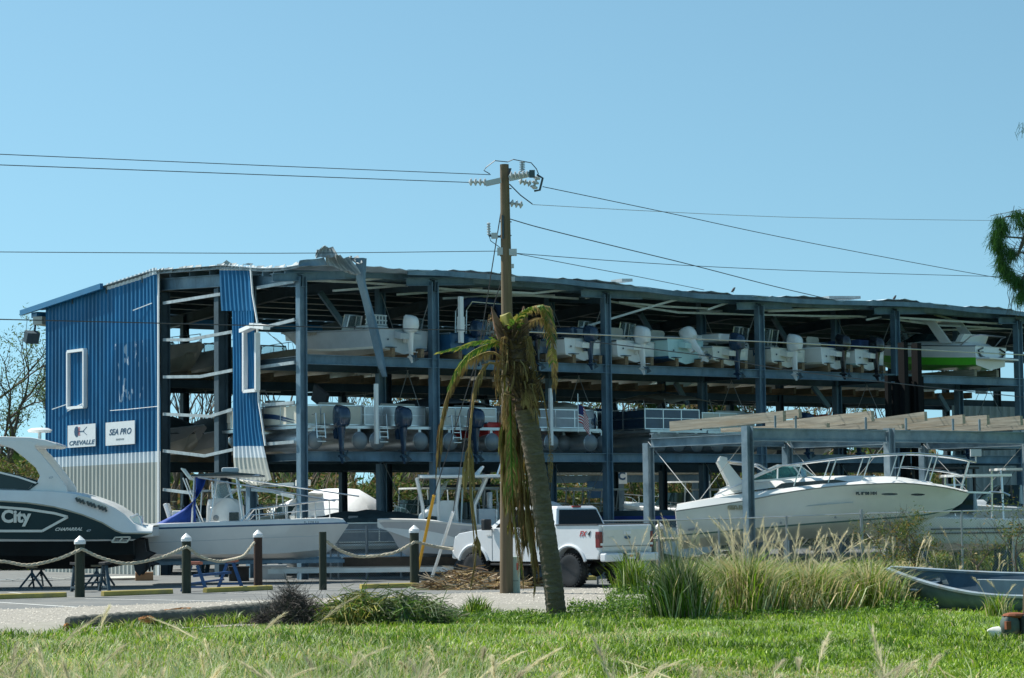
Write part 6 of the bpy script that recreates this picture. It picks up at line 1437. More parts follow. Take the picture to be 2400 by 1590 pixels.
# ================================================================ grey skiff on the verge
def skiff():
    P = lambda x, y, z: G(x, y, z)
    bow = G(2098, 1336, 1.0)
    t = thing('wooden_skiff', 'old blue grey plywood skiff lying on the grass at the right edge', 'rowing boat', (bow.x, bow.y, 0), 0)
    # measured outline: near gunwale and far gunwale on the picture, heights assumed
    GA = [(2098, 1336, 1.0), (2160, 1350, .95), (2240, 1368, .88), (2320, 1384, .84), (2400, 1391, .84), (2520, 1398, .9)]
    o = Vector((bow.x, bow.y, 0)); L = 5.2; ax = (D(2400, 1380, 45.2) - D(2098, 1380, 47.6)); ax.z = 0; ax.normalize(); pr = Vector((-ax.y, ax.x, 0))
    o = D(2098, 1340, 47.9); o.z = 0; t.location = o; t.rotation_euler = (R(13), 0, math.atan2(ax.y, ax.x)); t.location.z = -.03
    n = 22; top = []; bot = []
    for k in range(n):
        s_ = k / (n - 1); b = .03 + .80 * math.sin(min(1, s_ * 1.25) * math.pi / 2) ** .9; zt = .83 - .32 * math.sin(min(1, s_ * 1.5) * math.pi / 2) + .04 * s_
        top.append((L * s_, b, zt)); bot.append((.35 + (L - .35) * s_, b * .72, .05 + .25 * (1 - s_) ** 4))
    SK = M('skiff_paint', (.07, .12, .14), .6, var=.25, scale=2.5, col2=(.13, .18, .2), c2=(.5, .7)); SKI = M('skiff_inner', (.04, .09, .14), .6, var=.3, scale=3)
    mid = [(a, b * .9, (c + bot[i][2]) / 2) for i, (a, b, c) in enumerate(top)]
    shell([[(x, .005, z) for x, y, z in bot], bot, mid, top], [0, 0, 0], 0, 3, top=False).build('hull', SK, t, smooth=50, solid=.025); ir = [[(x, y * .97, z + .015) for x, y, z in q_] for q_ in (bot, mid, top)]; shell(ir, [0, 0], 0, 0, top=False).build('hull_lining', SKI, t, smooth=50)
    for sg in (-1, 1):
        mb = MB(); pts = [Vector((x, sg * (y + .02), z + .01)) for x, y, z in top]
        for a, b in zip(pts[:-1], pts[1:]): mb.beam(a, b, .09, .045)
        mb.build('gunwale', M('gunwale_paint', (.19, .25, .29), .55, var=.3, col2=(.2, .14, .09), c2=(.55, .7)), t)
    MB().box((2.95, .1, .36), (1.7, .04, .5)).build('bulkhead', M('bulkhead_paint', (.22, .29, .33), .6, var=.15), t); MB().box((.9, 0, .5), (.25, .9, .03)).build('bow_thwart', SKI, t); MB().add([(.6, -.3, .12), (5, -.6, .1), (5, .6, .1), (.6, .3, .12)], [(0, 1, 2, 3)]).build('floor', SKI, t)
skiff()
def mower():
    g = G(2368, 1496); t = thing('old_outboard_motor', 'rusty upturned outboard motor with white prop guard lying in grass at the right edge', 'outboard motor', g, R(20))
    MB().loft([sring(0, 0, z, a, b, 12, 3) for z, a, b in ((.02, .2, .2), (.1, .28, .24), (.25, .28, .24), (.33, .2, .18))], True, True).build('motor_leg', M('worn_green_paint', (.07, .10, .09), .6, var=.4, col2=(.2, .08, .04), c2=(.5, .6)), t, smooth=40)
    MB().lathe([(.01, 0), (.12, .04), (.07, .14), (.02, .2)], 10, (-.2, 0, .06), rot=Matrix.Rotation(R(-70), 3, 'Y')).build('cowl', WHITE2, t, smooth=50)
    MB().box((-.1, -.1, .2), (.08, .06, .12)).ell((.08, 0, .34), (.2, .14, .05)).build('rusty_bracket', M('rust', (.22, .07, .03), .9, var=.4), t); MB().box((.3, 0, .18), (.35, .3, .34)).build('engine_block', BLACK, t, bevel=.04); MB().tube([(.25, 0, .3), (.27, 0, .75)], .02, 5).build('tiller', WOOD, t)
mower()
# ================================================================ vegetation
GR = [leafmat('grass_green', (.16, .29, .02), None, .45), leafmat('grass_lime', (.30, .44, .03), None, .45), leafmat('grass_dark', (.07, .15, .012), None, .5), leafmat('grass_straw', (.60, .50, .26), None, .6), leafmat('grass_pale', (.48, .55, .30), None, .6)]
def blades(name, X, Y, H, Wd, lean, mi, Zb=None, rs=None, az=None, parent=None, curl=.5, mats=None):
    """3-triangle blades; H,Wd,lean arrays (lean = tip offset / height)"""
    n = len(X); rs = rs or np.random.RandomState(1); az = rs.rand(n) * 6.283 if az is None else az; fz = rs.rand(n) * 6.283
    dx, dy = np.cos(az) * lean * H, np.sin(az) * lean * H; wx, wy = np.cos(fz) * Wd / 2, np.sin(fz) * Wd / 2
    Zb = np.zeros(n) if Zb is None else Zb; c = curl
    P = np.stack([np.stack([X - wx, Y - wy, Zb], -1), np.stack([X + wx, Y + wy, Zb], -1),
                  np.stack([X + dx * .35 - wx * .8, Y + dy * .35 - wy * .8, Zb + H * .6], -1), np.stack([X + dx * .35 + wx * .8, Y + dy * .35 + wy * .8, Zb + H * .6], -1),
                  np.stack([X + dx, Y + dy, Zb + H * np.maximum(.25, 1 - c * lean * .5)], -1)], 1).reshape(-1, 3)
    f = np.array([(0, 1, 3), (0, 3, 2), (2, 3, 4)]); Fs = (f[None] + (np.arange(n) * 5)[:, None, None]).reshape(-1, 3)
    return npmesh(name, P, Fs, mats or GR, parent, np.repeat(mi, 3))
def pxground(rs, n, x0, x1, y0f, y1):
    """points on the ground, denser with distance so the cover stays even"""
    x = rs.uniform(x0, x1, n); y = rs.uniform(0, 1, n); yy = y0f(x) + (y1 - y0f(x)) * y
    dx, dy = (x - 1200) / F, (795 - yy) / F; c, s_ = math.cos(ROLL), math.sin(ROLL); tx, ty = dx * c + dy * s_, -dx * s_ + dy * c
    ry, rz_ = math.cos(PITCH) - ty * math.sin(PITCH), math.sin(PITCH) + ty * math.cos(PITCH); k = -CH / rz_
    return tx * k, ry * k, yy
def vof(X, Y): return (X - C0.x) * V.x + (Y - C0.y) * V.y
def uof(X, Y): return (X - C0.x) * U.x + (Y - C0.y) * U.y
rs = np.random.RandomState(21)
X, Y, yy = pxground(rs, 230000, -500, 2900, lambda x: np.full_like(x, 1385.), 1680)
m = vof(X, Y) < -25.15 + .35 * np.sin(uof(X, Y) * 1.7) + .2 * np.sin(uof(X, Y) * 5.1)
m |= (uof(X, Y) > 9.6 + .5 * np.sin(vof(X, Y) * 2)) & (vof(X, Y) < -15.5)
X, Y = X[m], Y[m]; n = len(X)
cl = np.sin(X * 1.9 + np.sin(Y * .9) * 2) * np.sin(Y * .8 + X * .6) + .6 * np.sin(X * 5.3 + Y * 2.2) * np.sin(Y * 1.7 - X * 3)
q = rs.rand(n); left = np.clip((.5 - X / 7) , 0, 1) * np.clip((42 - Y) / 8, 0, 1)
mi = np.where(q < .34, 0, np.where(q < .82, 1, np.where(q < .91, 2, np.where(q < .96, 4, 3))))
mi = np.where((cl > .55) & (rs.rand(n) < .6), 2, mi); mi = np.where((rs.rand(n) < left * .45), np.where(rs.rand(n) < .5, 4, 3), mi)
pt = np.sin(X * .83 + 1.3 * np.sin(Y * .41)) + np.sin(Y * .67 + 1.7 * np.sin(X * .53)) + .5 * np.sin(X * 3.1 + Y * 1.3)
mi = np.where((pt > 1.15) & (rs.rand(n) < .45), np.where(rs.rand(n) < .6, 3, 4), mi); mi = np.where((pt < -1.2) & (rs.rand(n) < .5), 2, mi)
H = (.04 + .085 * rs.rand(n) ** 1.4) * np.where(pt > 1.3, .65, 1.0) * (1 + .75 * cl.clip(-.7, 1)) * (1 + .9 * left)
tag(blades('grass', X, Y, H, .009 + .013 * rs.rand(n), .3 + 1.1 * rs.rand(n), mi, rs=rs), 'bright green lawn grass with pale dry blades covering the foreground', 'grass', kind='stuff')
# weedy tufts along the road edge and base of things
def tuft(rs, cx, cy, n, r_, h, lean=(.1, .9), w_=.010, mix=(.3, .2, .1, .25, .15)):
    a = rs.rand(n) * 6.283; d = np.abs(rs.randn(n)) * r_ * .5; X = cx + np.cos(a) * d; Y = cy + np.sin(a) * d
    H = h * (.45 + .75 * rs.rand(n)) * (1 - .3 * (d / r_).clip(0, 1)); L = lean[0] + (lean[1] - lean[0]) * rs.rand(n) + (d / r_).clip(0, 1) * .3
    return X, Y, H, np.full(n, w_) * (.4 + 1.3 * rs.rand(n)), L, rs.choice(5, n, p=mix), a + rs.randn(n) * 1.2
def clump(name, label, cat, x, y, n, r_, h, seed, heads=0, group=None, **k):
    n = int(n * .6); k.setdefault('w_', .018)
    rs = np.random.RandomState(seed); g = G(x, y); X_, Y_, H, Wd, L, mi, az = tuft(rs, 0, 0, n, r_, h, **k)
    t = thing(name, label, cat, g, 0, group); blades('blades', X_, Y_, H, Wd, L, mi, rs=rs, az=az, parent=t)
    if heads: plumes(rs, t, rs.randn(heads) * r_ * .35, rs.randn(heads) * r_ * .35, h * (1.15 + .5 * rs.rand(heads)))
    return t
PLM = leafmat('seed_plume', (.66, .60, .42), None, .8, tr=.45)
def plumes(rs, parent, X, Y, H, name='seed_heads', lean=.35, pl_=.28, thick=1.0, dens=60, az=None):
    """stalks ending in feathery seed heads"""
    P = []; Fc = []; o = 0
    for x, y, h in zip(X, Y, H):
        a = rs.rand() * 6.283 if az is None else az + rs.randn() * .9; l_ = lean * (.3 + 1.0 * rs.rand()); K = 9; pts = []
        for i in range(K):
            s_ = i / (K - 1); pts.append((x + math.cos(a) * l_ * h * s_ ** 2, y + math.sin(a) * l_ * h * s_ ** 2, h * (s_ - .25 * l_ * s_ ** 3)))
        pts = np.array(pts); ww = .0035 * thick
        for i in range(K - 1):
            for dxy in ((1, 0),):
                P += [pts[i] - (ww, 0, 0), pts[i] + (ww, 0, 0), pts[i + 1] + (ww * .8, 0, 0), pts[i + 1] - (ww * .8, 0, 0)]; Fc += [(o, o + 1, o + 2), (o, o + 2, o + 3)]; o += 4
        m_ = int(dens * (.6 + .7 * rs.rand())); t0 = 1 - pl_
        for _ in range(m_):
            s_ = t0 + pl_ * rs.rand() ** .8; k = s_ * (K - 1); i = min(K - 2, int(k)); p = pts[i] + (pts[i + 1] - pts[i]) * (k - i); e = (1 - s_) / pl_
            ln = (.05 + .08 * rs.rand()) * (.5 + e) * thick ** .5; th = rs.rand() * 6.283; tdir = (pts[i + 1] - pts[i]); tdir = tdir / np.linalg.norm(tdir)
            sp_ = .2 + .5 * rs.rand(); d = np.array([math.cos(th) * sp_, math.sin(th) * sp_, 0]) + tdir * 1.0; q_ = p + d * ln; nn = np.array([-math.sin(th), math.cos(th), .3]) * .0028 * thick
            P += [p - nn, p + nn, q_ + nn * .4, q_ - nn * .4]; Fc += [(o, o + 1, o + 2), (o, o + 2, o + 3)]; o += 4
    return npmesh(name, np.array(P), np.array(Fc), [PLM], parent)
# big tall grass mass on the right (merged), as stuff; distinct clumps as things
rs = np.random.RandomState(5); parts = []
for k in range(62):
    x = rs.choice((1720, 1790, 1880, 1960, 2050, 2120)) + rs.randn() * 26; t_ = rs.rand(); y = 1345 + (1420 - 1345) * t_ - max(0, (x - 1990)) * .16
    g = G(x, y); parts.append(tuft(rs, g.x, g.y, int(60 + 150 * rs.rand()), .25 + .3 * rs.rand(), .35 + .75 * rs.rand() ** 1.4, (.1, 1.6), .021, ((.10, .10, .16, .42, .22), (.3, .3, .2, .08, .12), (.1, .1, .5, .2, .1))[rs.randint(3)]))
for k in range(60):
    x = rs.uniform(2080, 2460); y = rs.uniform(1328, 1342); g = G(x, y); parts.append(tuft(rs, g.x, g.y, 130, .6, .35 + .5 * rs.rand(), (.15, 1.2), .02, (.3, .22, .12, .22, .14)))
for k in range(50):
    x = rs.uniform(1540, 1700); y = rs.uniform(1350, 1375); g = G(x, y); parts.append(tuft(rs, g.x, g.y, 70, .4, .35 + .5 * rs.rand(), (.15, .9), .010, (.3, .25, .1, .2, .15)))
A_ = [np.concatenate([p[i] for p in parts]) for i in range(7)]
mass = blades('tall_grass', A_[0], A_[1], A_[2], A_[3], A_[4], A_[5], rs=rs, az=A_[6]); tag(mass, 'tall green and straw coloured grass massed along the fence', 'grass', kind='stuff')
n = 15000; x = rs.uniform(1690, 2150, n); y = rs.uniform(1350, 1428, n) - np.maximum(0, x - 1990) * .16; cb = np.sin(x * .045) + np.sin(x * .017 + y * .1)
keep = rs.rand(n) < .12 + .4 * (cb > -.1); x, y = x[keep], y[keep]; n = len(x); gg = np.array([list(G(a, b)) for a, b in zip(x, y)])
tag(blades('matted_grass', gg[:, 0], gg[:, 1], 0.14 + .3 * rs.rand(n), .010 + .016 * rs.rand(n), .6 + 1.9 * rs.rand(n), rs.choice(5, n, p=(.1, .1, .08, .5, .22)), Zb=.02 + .42 * rs.rand(n) ** 1.3, rs=rs), 'matted dry blades fallen across the tall grass', 'grass', kind='stuff')
hx = rs.uniform(1600, 2420, 150); hy = 1350 + 65 * rs.rand(150) - np.maximum(0, hx - 2000) * .14; pts = [G(a, b) for a, b in zip(hx, hy)]
hd = plumes(rs, None, [p.x for p in pts], [p.y for p in pts], .45 + 1.2 * rs.rand(150) ** 1.3, 'grass_seed_heads', .6, .25, 1.4, 45); tag(hd, 'pale feathery seed heads above the tall grass by the fence', 'grass', kind='stuff')
DK_ = (.12, .04, .38, .28, .18)
clump('grass_clump', 'dark upright bunch grass at the path corner, darkest of the clumps', 'grass clump', 1598, 1447, 1900, .62, 1.25, 3, 22, 'big grass clumps', lean=(.05, .45), w_=.018, mix=DK_)
clump('grass_clump', 'light green clump sprouting behind the right rear truck wheel', 'grass clump', 1482, 1392, 900, .55, 1.05, 4, 8, 'big grass clumps', lean=(.05, .5), mix=(.45, .3, .1, .05, .1))
clump('grass_clump', 'wide straw clump with tall seed heads under the outdoor rack corner', 'grass clump', 1745, 1438, 2600, .95, 1.3, 6, 34, 'big grass clumps', lean=(.1, .75), mix=(.2, .14, .12, .36, .18))
clump('grass_clump', 'straw coloured clump with dark base in the middle of the tall grass', 'grass clump', 1895, 1432, 2400, .9, 1.1, 7, 16, 'big grass clumps', lean=(.15, .85), mix=(.16, .12, .14, .4, .18))
clump('grass_clump', 'last dense dry clump left of the skiff bow', 'grass clump', 2040, 1428, 2300, .85, 1.05, 8, 12, 'big grass clumps', lean=(.15, .85), mix=(.16, .12, .14, .4, .18))
clump('grass_clump', 'green feathery weed clump tucked against the skiff bow', 'grass clump', 2120, 1412, 1500, .6, .75, 9, 0, 'big grass clumps', lean=(.2, .9), mix=(.4, .35, .15, .05, .05))
clump('grass_clump', 'small tuft of sedge growing in front of the skiff side', 'grass clump', 2340, 1444, 260, .3, .5, 10, 3, 'big grass clumps', lean=(.1, .7))
clump('grass_clump', 'dark green upright sedge tuft on the road edge left of the palm', 'grass clump', 1115, 1442, 420, .35, .42, 12, 0, 'big grass clumps', lean=(.05, .5), mix=(.3, .1, .55, .02, .03))
rt_ = random.Random(3)
for k in range(16):
    x = 150 + k * 31 + rt_.uniform(-8, 8); clump('grass_tuft', 'small green tuft growing against the fallen palm log, %s from its thin end' % ('first second third fourth fifth sixth seventh eighth ninth tenth eleventh twelfth thirteenth fourteenth fifteenth sixteenth'.split()[k]), 'grass tuft', x, 1489 - k * 2.0, 70 + rt_.randint(0, 90), .28, .16 + .16 * rt_.random(), 500 + k, 0, 'tufts along the log', lean=(.2, 1.2), mix=(.34, .26, .2, .1, .1))
# low leafy weeds
LW = [leafmat('weed_leaf', (.09, .20, .02), None, .45), leafmat('weed_leaf_dark', (.035, .09, .012), None, .5), leafmat('weed_leaf_lime', (.20, .32, .03), None, .45)]
def leaves(name, C, S, mi, mats, parent=None, rs=None, flat=.0, ar=.55):
    n = len(C); rs = rs or np.random.RandomState(2); a = rs.randn(n, 3); a[:, 2] *= (1 - flat); a /= np.linalg.norm(a, axis=1)[:, None]; b = np.cross(a, rs.randn(n, 3)); b /= np.linalg.norm(b, axis=1)[:, None]
    s_ = S[:, None]; P = np.stack([C - a * s_, C + b * s_ * ar * .5, C + a * s_, C - b * s_ * ar * .5], 1).reshape(-1, 3)
    return npmesh(name, P, np.arange(n * 4).reshape(-1, 4), mats, parent, mi)
rs = np.random.RandomState(9); Cc = []
for x0, x1, y0, y1, k, hh in ((1330, 1620, 1428, 1448, 4200, .22), (1420, 1560, 1405, 1440, 2600, .35), (2060, 2200, 1420, 1445, 1500, .25), (760, 1330, 1440, 1462, 3600, .12), (1640, 2060, 1436, 1450, 1600, .14), (1990, 2110, 1395, 1425, 900, .5)):
    for _ in range(k): g = G(rs.uniform(x0, x1), rs.uniform(y0, y1)); Cc.append((g.x, g.y, .01 + hh * rs.rand() ** 1.6))
Cc = np.array(Cc); tag(leaves('ground_weeds', Cc, .02 + .03 * rs.rand(len(Cc)), rs.choice(3, len(Cc), p=(.45, .3, .25)), LW, rs=rs), 'low leafy weeds along the lawn edge and under the palm', 'weeds', kind='stuff')
# foreground stalks, close to the camera
rs = np.random.RandomState(33); xs = []; Xf = []; Yf = []; Hf = []
for k in range(150):
    d = rs.uniform(10.5, 24); x = rs.uniform(-300, 2700); ty_ = 1600 - abs(rs.randn()) * 62; g = D(x, 1500, d)
    if x > 1500 and rs.rand() < .45: continue
    zt = D(x, max(1440, ty_), d).z; Xf.append(g.x); Yf.append(g.y); Hf.append(max(.3, zt))
for x, y, d in ((590, 1385, 22), (1050, 1455, 20), (560, 1410, 26), (660, 1350, 24), (1320, 1480, 16), (1480, 1465, 15), (1890, 1432, 18), (2120, 1455, 12), (1180, 1490, 14), (700, 1465, 19), (205, 1405, 24), (30, 1400, 20), (1860, 1440, 14), (2060, 1480, 12.5), (1620, 1460, 13), (960, 1470, 16), (820, 1480, 14)):
    g = D(x, 1500, d); Xf.append(g.x); Yf.append(g.y); Hf.append(D(x, y, d).z)
fg = plumes(rs, None, Xf, Yf, np.array(Hf), 'foreground_stalks', .6, .28, .95, 110); tag(fg, 'tall pale seed stalks standing close in the foreground', 'grass', kind='stuff')
n = 30000; d = rs.uniform(11, 27, n); x = rs.uniform(-300, 2700, n); keep = rs.rand(n) < np.where(x < 1150, .9, .2); d, x = d[keep], x[keep]; n = len(d)
pts = np.array([list(D(a, 1500, b)) for a, b in zip(x, d)]); zt = np.array([D(a, 1625 - abs(rs.randn()) * (62 if a < 1150 else 36), b).z for a, b in zip(x, d)])
tag(blades('foreground_grass', pts[:, 0], pts[:, 1], zt.clip(.15, 1.9), .005 + .009 * rs.rand(n), .1 + .75 * rs.rand(n), rs.choice(5, n, p=(.2, .15, .05, .2, .4)), rs=rs), 'long pale green blades rising along the bottom of the picture', 'grass', kind='stuff')
parts = []
for k in range(46):
    x = rs.uniform(-60, 1250) if k < 36 else rs.uniform(1250, 2450); d = rs.uniform(15, 25); g = D(x, 1500, d); zt = D(x, 1500 + 60 * rs.rand(), d).z
    parts.append(tuft(rs, g.x, g.y, 26 + rs.randint(30), .3, max(.3, zt), (.4, 1.5), .013, (.15, .1, .1, .2, .45)))
A_ = [np.concatenate([p[i] for p in parts]) for i in range(7)]
tag(blades('foreground_tufts', A_[0], A_[1], A_[2], A_[3], A_[4], A_[5], rs=rs, az=A_[6]), 'arching pale grass tufts near the camera, thickest at the left', 'grass', kind='stuff')
# ---------------------------------------------------------------- palm
BARK = M('palm_bark', (.12, .095, .062), .9, var=.3, scale=3, stretch=(3, 3, 9), bump=.02, bscale=10, col2=(.17, .16, .135), c2=(.5, .7)); BOOT = M('palm_boots', (.09, .055, .03), .9, var=.5, scale=6, bump=.02)
PF = [leafmat('palm_green', (.10, .20, .03), None, .45), leafmat('palm_yellow', (.34, .32, .07), None, .5), leafmat('palm_brown', (.33, .24, .10), None, .8, tr=.2), leafmat('palm_dry', (.22, .14, .06), None, .9, tr=.15)]
g = G(1303, 1442); dP = g.y
palm = thing('palm_tree', 'storm battered palm with curved grey trunk and drooping brown fronds', 'palm tree', g)
def pp(x, y, d=0): return D(x, y, dP + d) - g
path = [(1306, 1452), (1300, 1400), (1293, 1340), (1283, 1270), (1272, 1200), (1262, 1130), (1252, 1070), (1242, 1010), (1232, 960), (1222, 900), (1210, 850), (1200, 800), (1194, 765)]
wid = [23, 23, 23, 23, 23, 23, 23.5, 24, 27, 30, 33, 30, 20]; T = np.linspace(0, 12, 150); px_ = [float(crv([(i, a[0]) for i, a in enumerate(path)], s_)) for s_ in T]; py_ = [float(crv([(i, a[1]) for i, a in enumerate(path)], s_)) for s_ in T]; wr = [float(crv(list(enumerate(wid)), s_)) for s_ in T]
sc = dP / F; cut = 100
_tm = MB().tube([pp(a, b) for a, b in zip(px_[:cut], py_[:cut])], [w_ * sc * (1 + (.035 if i % 3 == 0 else -.015)) for i, w_ in enumerate(wr[:cut])], 24)
_rj = random.Random(2); _tm.v = [(a + _rj.gauss(0, .004), b + _rj.gauss(0, .004), c + _rj.gauss(0, .006)) for a, b, c in _tm.v]; _tm.build('trunk', BARK, palm, smooth=25)
_tm = MB().tube([pp(a, b) for a, b in zip(px_[cut - 1:], py_[cut - 1:])], [w_ * sc * (.86 + .05 * math.sin(i * 4.1)) for i, w_ in enumerate(wr[cut - 1:])], 18); _tm.v = [(a + _rj.gauss(0, .02), b + _rj.gauss(0, .02), c + _rj.gauss(0, .02)) for a, b, c in _tm.v]; _tm.build('fibrous_head', BOOT, palm)
rb = random.Random(4); mb = MB()
for k in range(230):
    s_ = 8.0 + 3.6 * rb.random(); x = float(crv([(i, a[0]) for i, a in enumerate(path)], s_)); y = float(crv([(i, a[1]) for i, a in enumerate(path)], s_)); a = rb.random() * 6.28; c = pp(x, y); o_ = Vector((math.cos(a), math.sin(a), 0))
    mb.beam(c + o_ * .12, c + o_ * (.24 + .16 * rb.random()) + Z * (.02 + .34 * rb.random()) + Vector((rb.uniform(-.06, .06), rb.uniform(-.06, .06), 0)), .05 + .05 * rb.random(), .02, taper=.4)
mb.build('leaf_boots', BOOT, palm)
def frond(pts, ll=.5, n=60, mats=(0,), droop=.5, wd=.03, name='frond', rr_=.018, side=None, parent=palm, fwd=.5, seed=0, sp=1.0, parentpts=None):
    rs = np.random.RandomState(seed + len(pts) * 7 + int(ll * 100)); N_ = len(pts); X = np.linspace(0, N_ - 1, 24); path = [Vector([float(crv([(i, pts[i][k]) for i in range(N_)], x)) for k in range(3)]) for x in X]
    mb = MB(); mb.tube(path, [rr_ * (1 - .75 * i / 23) for i in range(24)], 5, mi=mats[0]); o = mb.build(name, PF, parent) if False else None
    V_ = list(mb.v); Fq = list(mb.f); Mi = [mats[-1]] * len(mb.f)
    for k in range(n):
        s_ = .12 + .88 * k / n; i = min(22, int(s_ * 23)); f_ = s_ * 23 - i; p = path[i].lerp(path[i + 1], f_); d = (path[i + 1] - path[i]).normalized(); a = d.cross(Z)
        a = a.normalized() if a.length > .05 else Vector((1, .2, 0)).normalized()
        for sg in ((-1, 1) if side is None else (side,)):
            L_ = ll * (.45 + .55 * math.sin(math.pi * min(1, .15 + s_ * .9))) * (.75 + .5 * rs.rand()); up = rs.rand() * .4 - .1
            dr_ = (a * sg * sp * (.6 + .5 * rs.rand()) + d * fwd + Z * up * .6).normalized(); q1 = p + dr_ * L_ * .45 - Z * droop * L_ * .15; q2 = p + dr_ * L_ * (.9 - .3 * droop) - Z * droop * L_ * (.55 + .3 * rs.rand()); w2 = (d * .5 + Z * .5).normalized() * wd * .5
            o_ = len(V_); V_ += [tuple(p - w2 * .5), tuple(p + w2 * .5), tuple(q1 + w2), tuple(q1 - w2), tuple(q2)]; Fq += [[o_, o_ + 1, o_ + 2, o_ + 3], [o_ + 3, o_ + 2, o_ + 4]]; m_ = mats[rs.randint(len(mats))]; Mi += [m_, m_]
    m3 = MB(); m3.v = V_; m3.f = Fq; m3.m = Mi; return m3.build(name, PF, parent)
F_ = lambda *a: [pp(*q_) for q_ in a]
frond(F_((1188, 835, 0), (1165, 800, -.1), (1130, 800, -.3), (1085, 812, -.5), (1030, 826, -.7)), .38, 60, (0, 0, 1), .25, .035, seed=1, fwd=1.1)
frond(F_((1188, 830, 0), (1160, 805, 0), (1110, 822, -.1), (1070, 868, -.2), (1052, 905, -.2)), .36, 60, (0, 0, 1), .7, .035, seed=2, fwd=.9)
frond(F_((1192, 850, 0), (1150, 826, .1), (1095, 850, .1), (1060, 900, .1), (1037, 970, .1), (1028, 1040, 0), (1022, 1110, 0)), .26, 120, (2, 3, 2), 1.2, .022, seed=3, sp=.5, fwd=.8, rr_=.03)
frond(F_((1060, 900, .1), (1040, 970, .15), (1030, 1040, .1), (1026, 1095, 0)), .24, 80, (2, 2, 3), 1.2, .02, seed=13, sp=.5, fwd=.8, rr_=.03)
frond(F_((1190, 870, 0), (1150, 850, -.1), (1115, 900, -.2), (1103, 1000, -.2), (1100, 1080, -.2), (1108, 1180, -.2), (1118, 1260, -.2), (1112, 1320, -.2), (1104, 1365, -.2)), .34, 150, (2, 3, 2), 1.2, .02, seed=4, sp=.5, fwd=.9, rr_=.028)
frond(F_((1103, 980, -.2), (1098, 1080, -.2), (1105, 1180, -.2), (1112, 1270, -.2)), .36, 110, (2, 3, 2), 1.2, .02, seed=14, sp=.6, fwd=.9)
frond(F_((1200, 860, 0), (1196, 950, .2), (1198, 1080, .2), (1204, 1200, .2), (1218, 1290, .2), (1226, 1360, .2)), .36, 150, (3, 2, 3, 0), 1.2, .02, seed=5, sp=.6, fwd=.9, rr_=.028)
frond(F_((1208, 880, 0), (1206, 1000, .25), (1214, 1120, .3), (1226, 1220, .25), (1232, 1280, .2)), .4, 150, (3, 3, 2), 1.2, .02, seed=6, sp=.6, fwd=.9)
frond(F_((1215, 900, 0), (1218, 1000, .3), (1228, 1120, .3), (1244, 1240, .25), (1256, 1330, .2), (1252, 1378, .2)), .4, 150, (3, 2, 2), 1.2, .022, seed=7, sp=.6, fwd=.9)
frond(F_((1196, 860, 0), (1190, 940, .4), (1188, 1060, .5), (1194, 1180, .4), (1200, 1260, .4)), .34, 130, (0, 3, 2), 1.2, .02, seed=17, sp=.55, fwd=.9)
frond(F_((1212, 860, 0), (1228, 940, .3), (1238, 1060, .35), (1250, 1180, .3), (1262, 1270, .2)), .32, 110, (3, 3, 2), 1.2, .02, seed=18, sp=.5, fwd=.9)
frond(F_((1204, 800, 0), (1222, 755, -.1), (1245, 722, -.1), (1268, 716, 0), (1284, 745, .1), (1293, 800, .2), (1296, 850, .2)), .34, 90, (1, 0, 2, 2), .7, .035, seed=8, fwd=.7)
frond(F_((1205, 800, 0), (1230, 760, .1), (1262, 745, .2), (1288, 770, .3), (1300, 840, .3), (1299, 910, .3)), .3, 80, (2, 2, 3), 1.1, .02, seed=9, fwd=.8, sp=.6)
frond(F_((1198, 800, 0), (1205, 760, -.2), (1222, 735, -.3), (1240, 722, -.4)), .3, 40, (0, 1), .4, .035, seed=10, fwd=.8)
frond(F_((1190, 810, 0), (1172, 770, .1), (1158, 742, .2), (1160, 790, .3), (1165, 840, .3)), .25, 60, (2, 3), 1.1, .02, seed=11, fwd=.7)
frond(F_((1215, 850, 0), (1245, 870, 0), (1272, 920, 0), (1284, 1000, 0), (1290, 1080, 0), (1290, 1130, 0)), .14, 50, (3, 2), 1.0, .018, seed=12, rr_=.012)
frond(F_((1226, 880, 0), (1250, 890, 0), (1280, 960, .1), (1292, 1060, .1), (1288, 1180, .1)), .1, 40, (3,), 1.0, .018, seed=22, rr_=.010)
for a, b, w_ in (((1222, 850), (1228, 718), .13), ((1196, 850), (1152, 720), .1), ((1192, 830), (1196, 745), .12)):
    A0, A1 = pp(*a), pp(*b); mb = MB(); mb.tube([A0, A0.lerp(A1, .35), A0.lerp(A1, .7), A1], [.05, w_, w_ * .8, .012], 8); mb.build('spathe', M('spathe_brown', (.19, .10, .055), .8, var=.3), palm, smooth=60)
MB().tube([pp(1212, 850), pp(1205, 790), pp(1184, 740), pp(1172, 742)], [.05, .16, .13, .02], 8).build('folded_frond', PF[1], palm, smooth=60)
for k, (x, y, x2, y2) in enumerate(((1205, 830, 1198, 905), (1225, 880, 1232, 950), (1240, 930, 1262, 985), (1190, 810, 1180, 870), (1235, 900, 1258, 940), (1215, 840, 1236, 880))):
    frond(F_((x, y, -.15), ((x + x2) / 2 + 4, (y + y2) / 2, -.3), (x2, y2, -.3)), .22, 60, (3, 2), 1.1, .014, 'torn_fibres', seed=60 + k, rr_=.02, sp=.7)
for k, pts in enumerate((((1194, 900, .3), (1192, 1010, .5), (1190, 1120, .5), (1196, 1230, .5)), ((1222, 930, .25), (1230, 1060, .4), (1240, 1180, .4), (1250, 1300, .3)), ((1202, 880, .2), (1208, 1020, .4), (1212, 1160, .4), (1220, 1330, .3)), ((1182, 880, .35), (1184, 980, .5), (1186, 1080, .5)))):
    frond(F_(*pts), .42, 190, (3, 2, 3, 1), 1.15, .022, seed=80 + k, sp=.55, fwd=.9, rr_=.024)
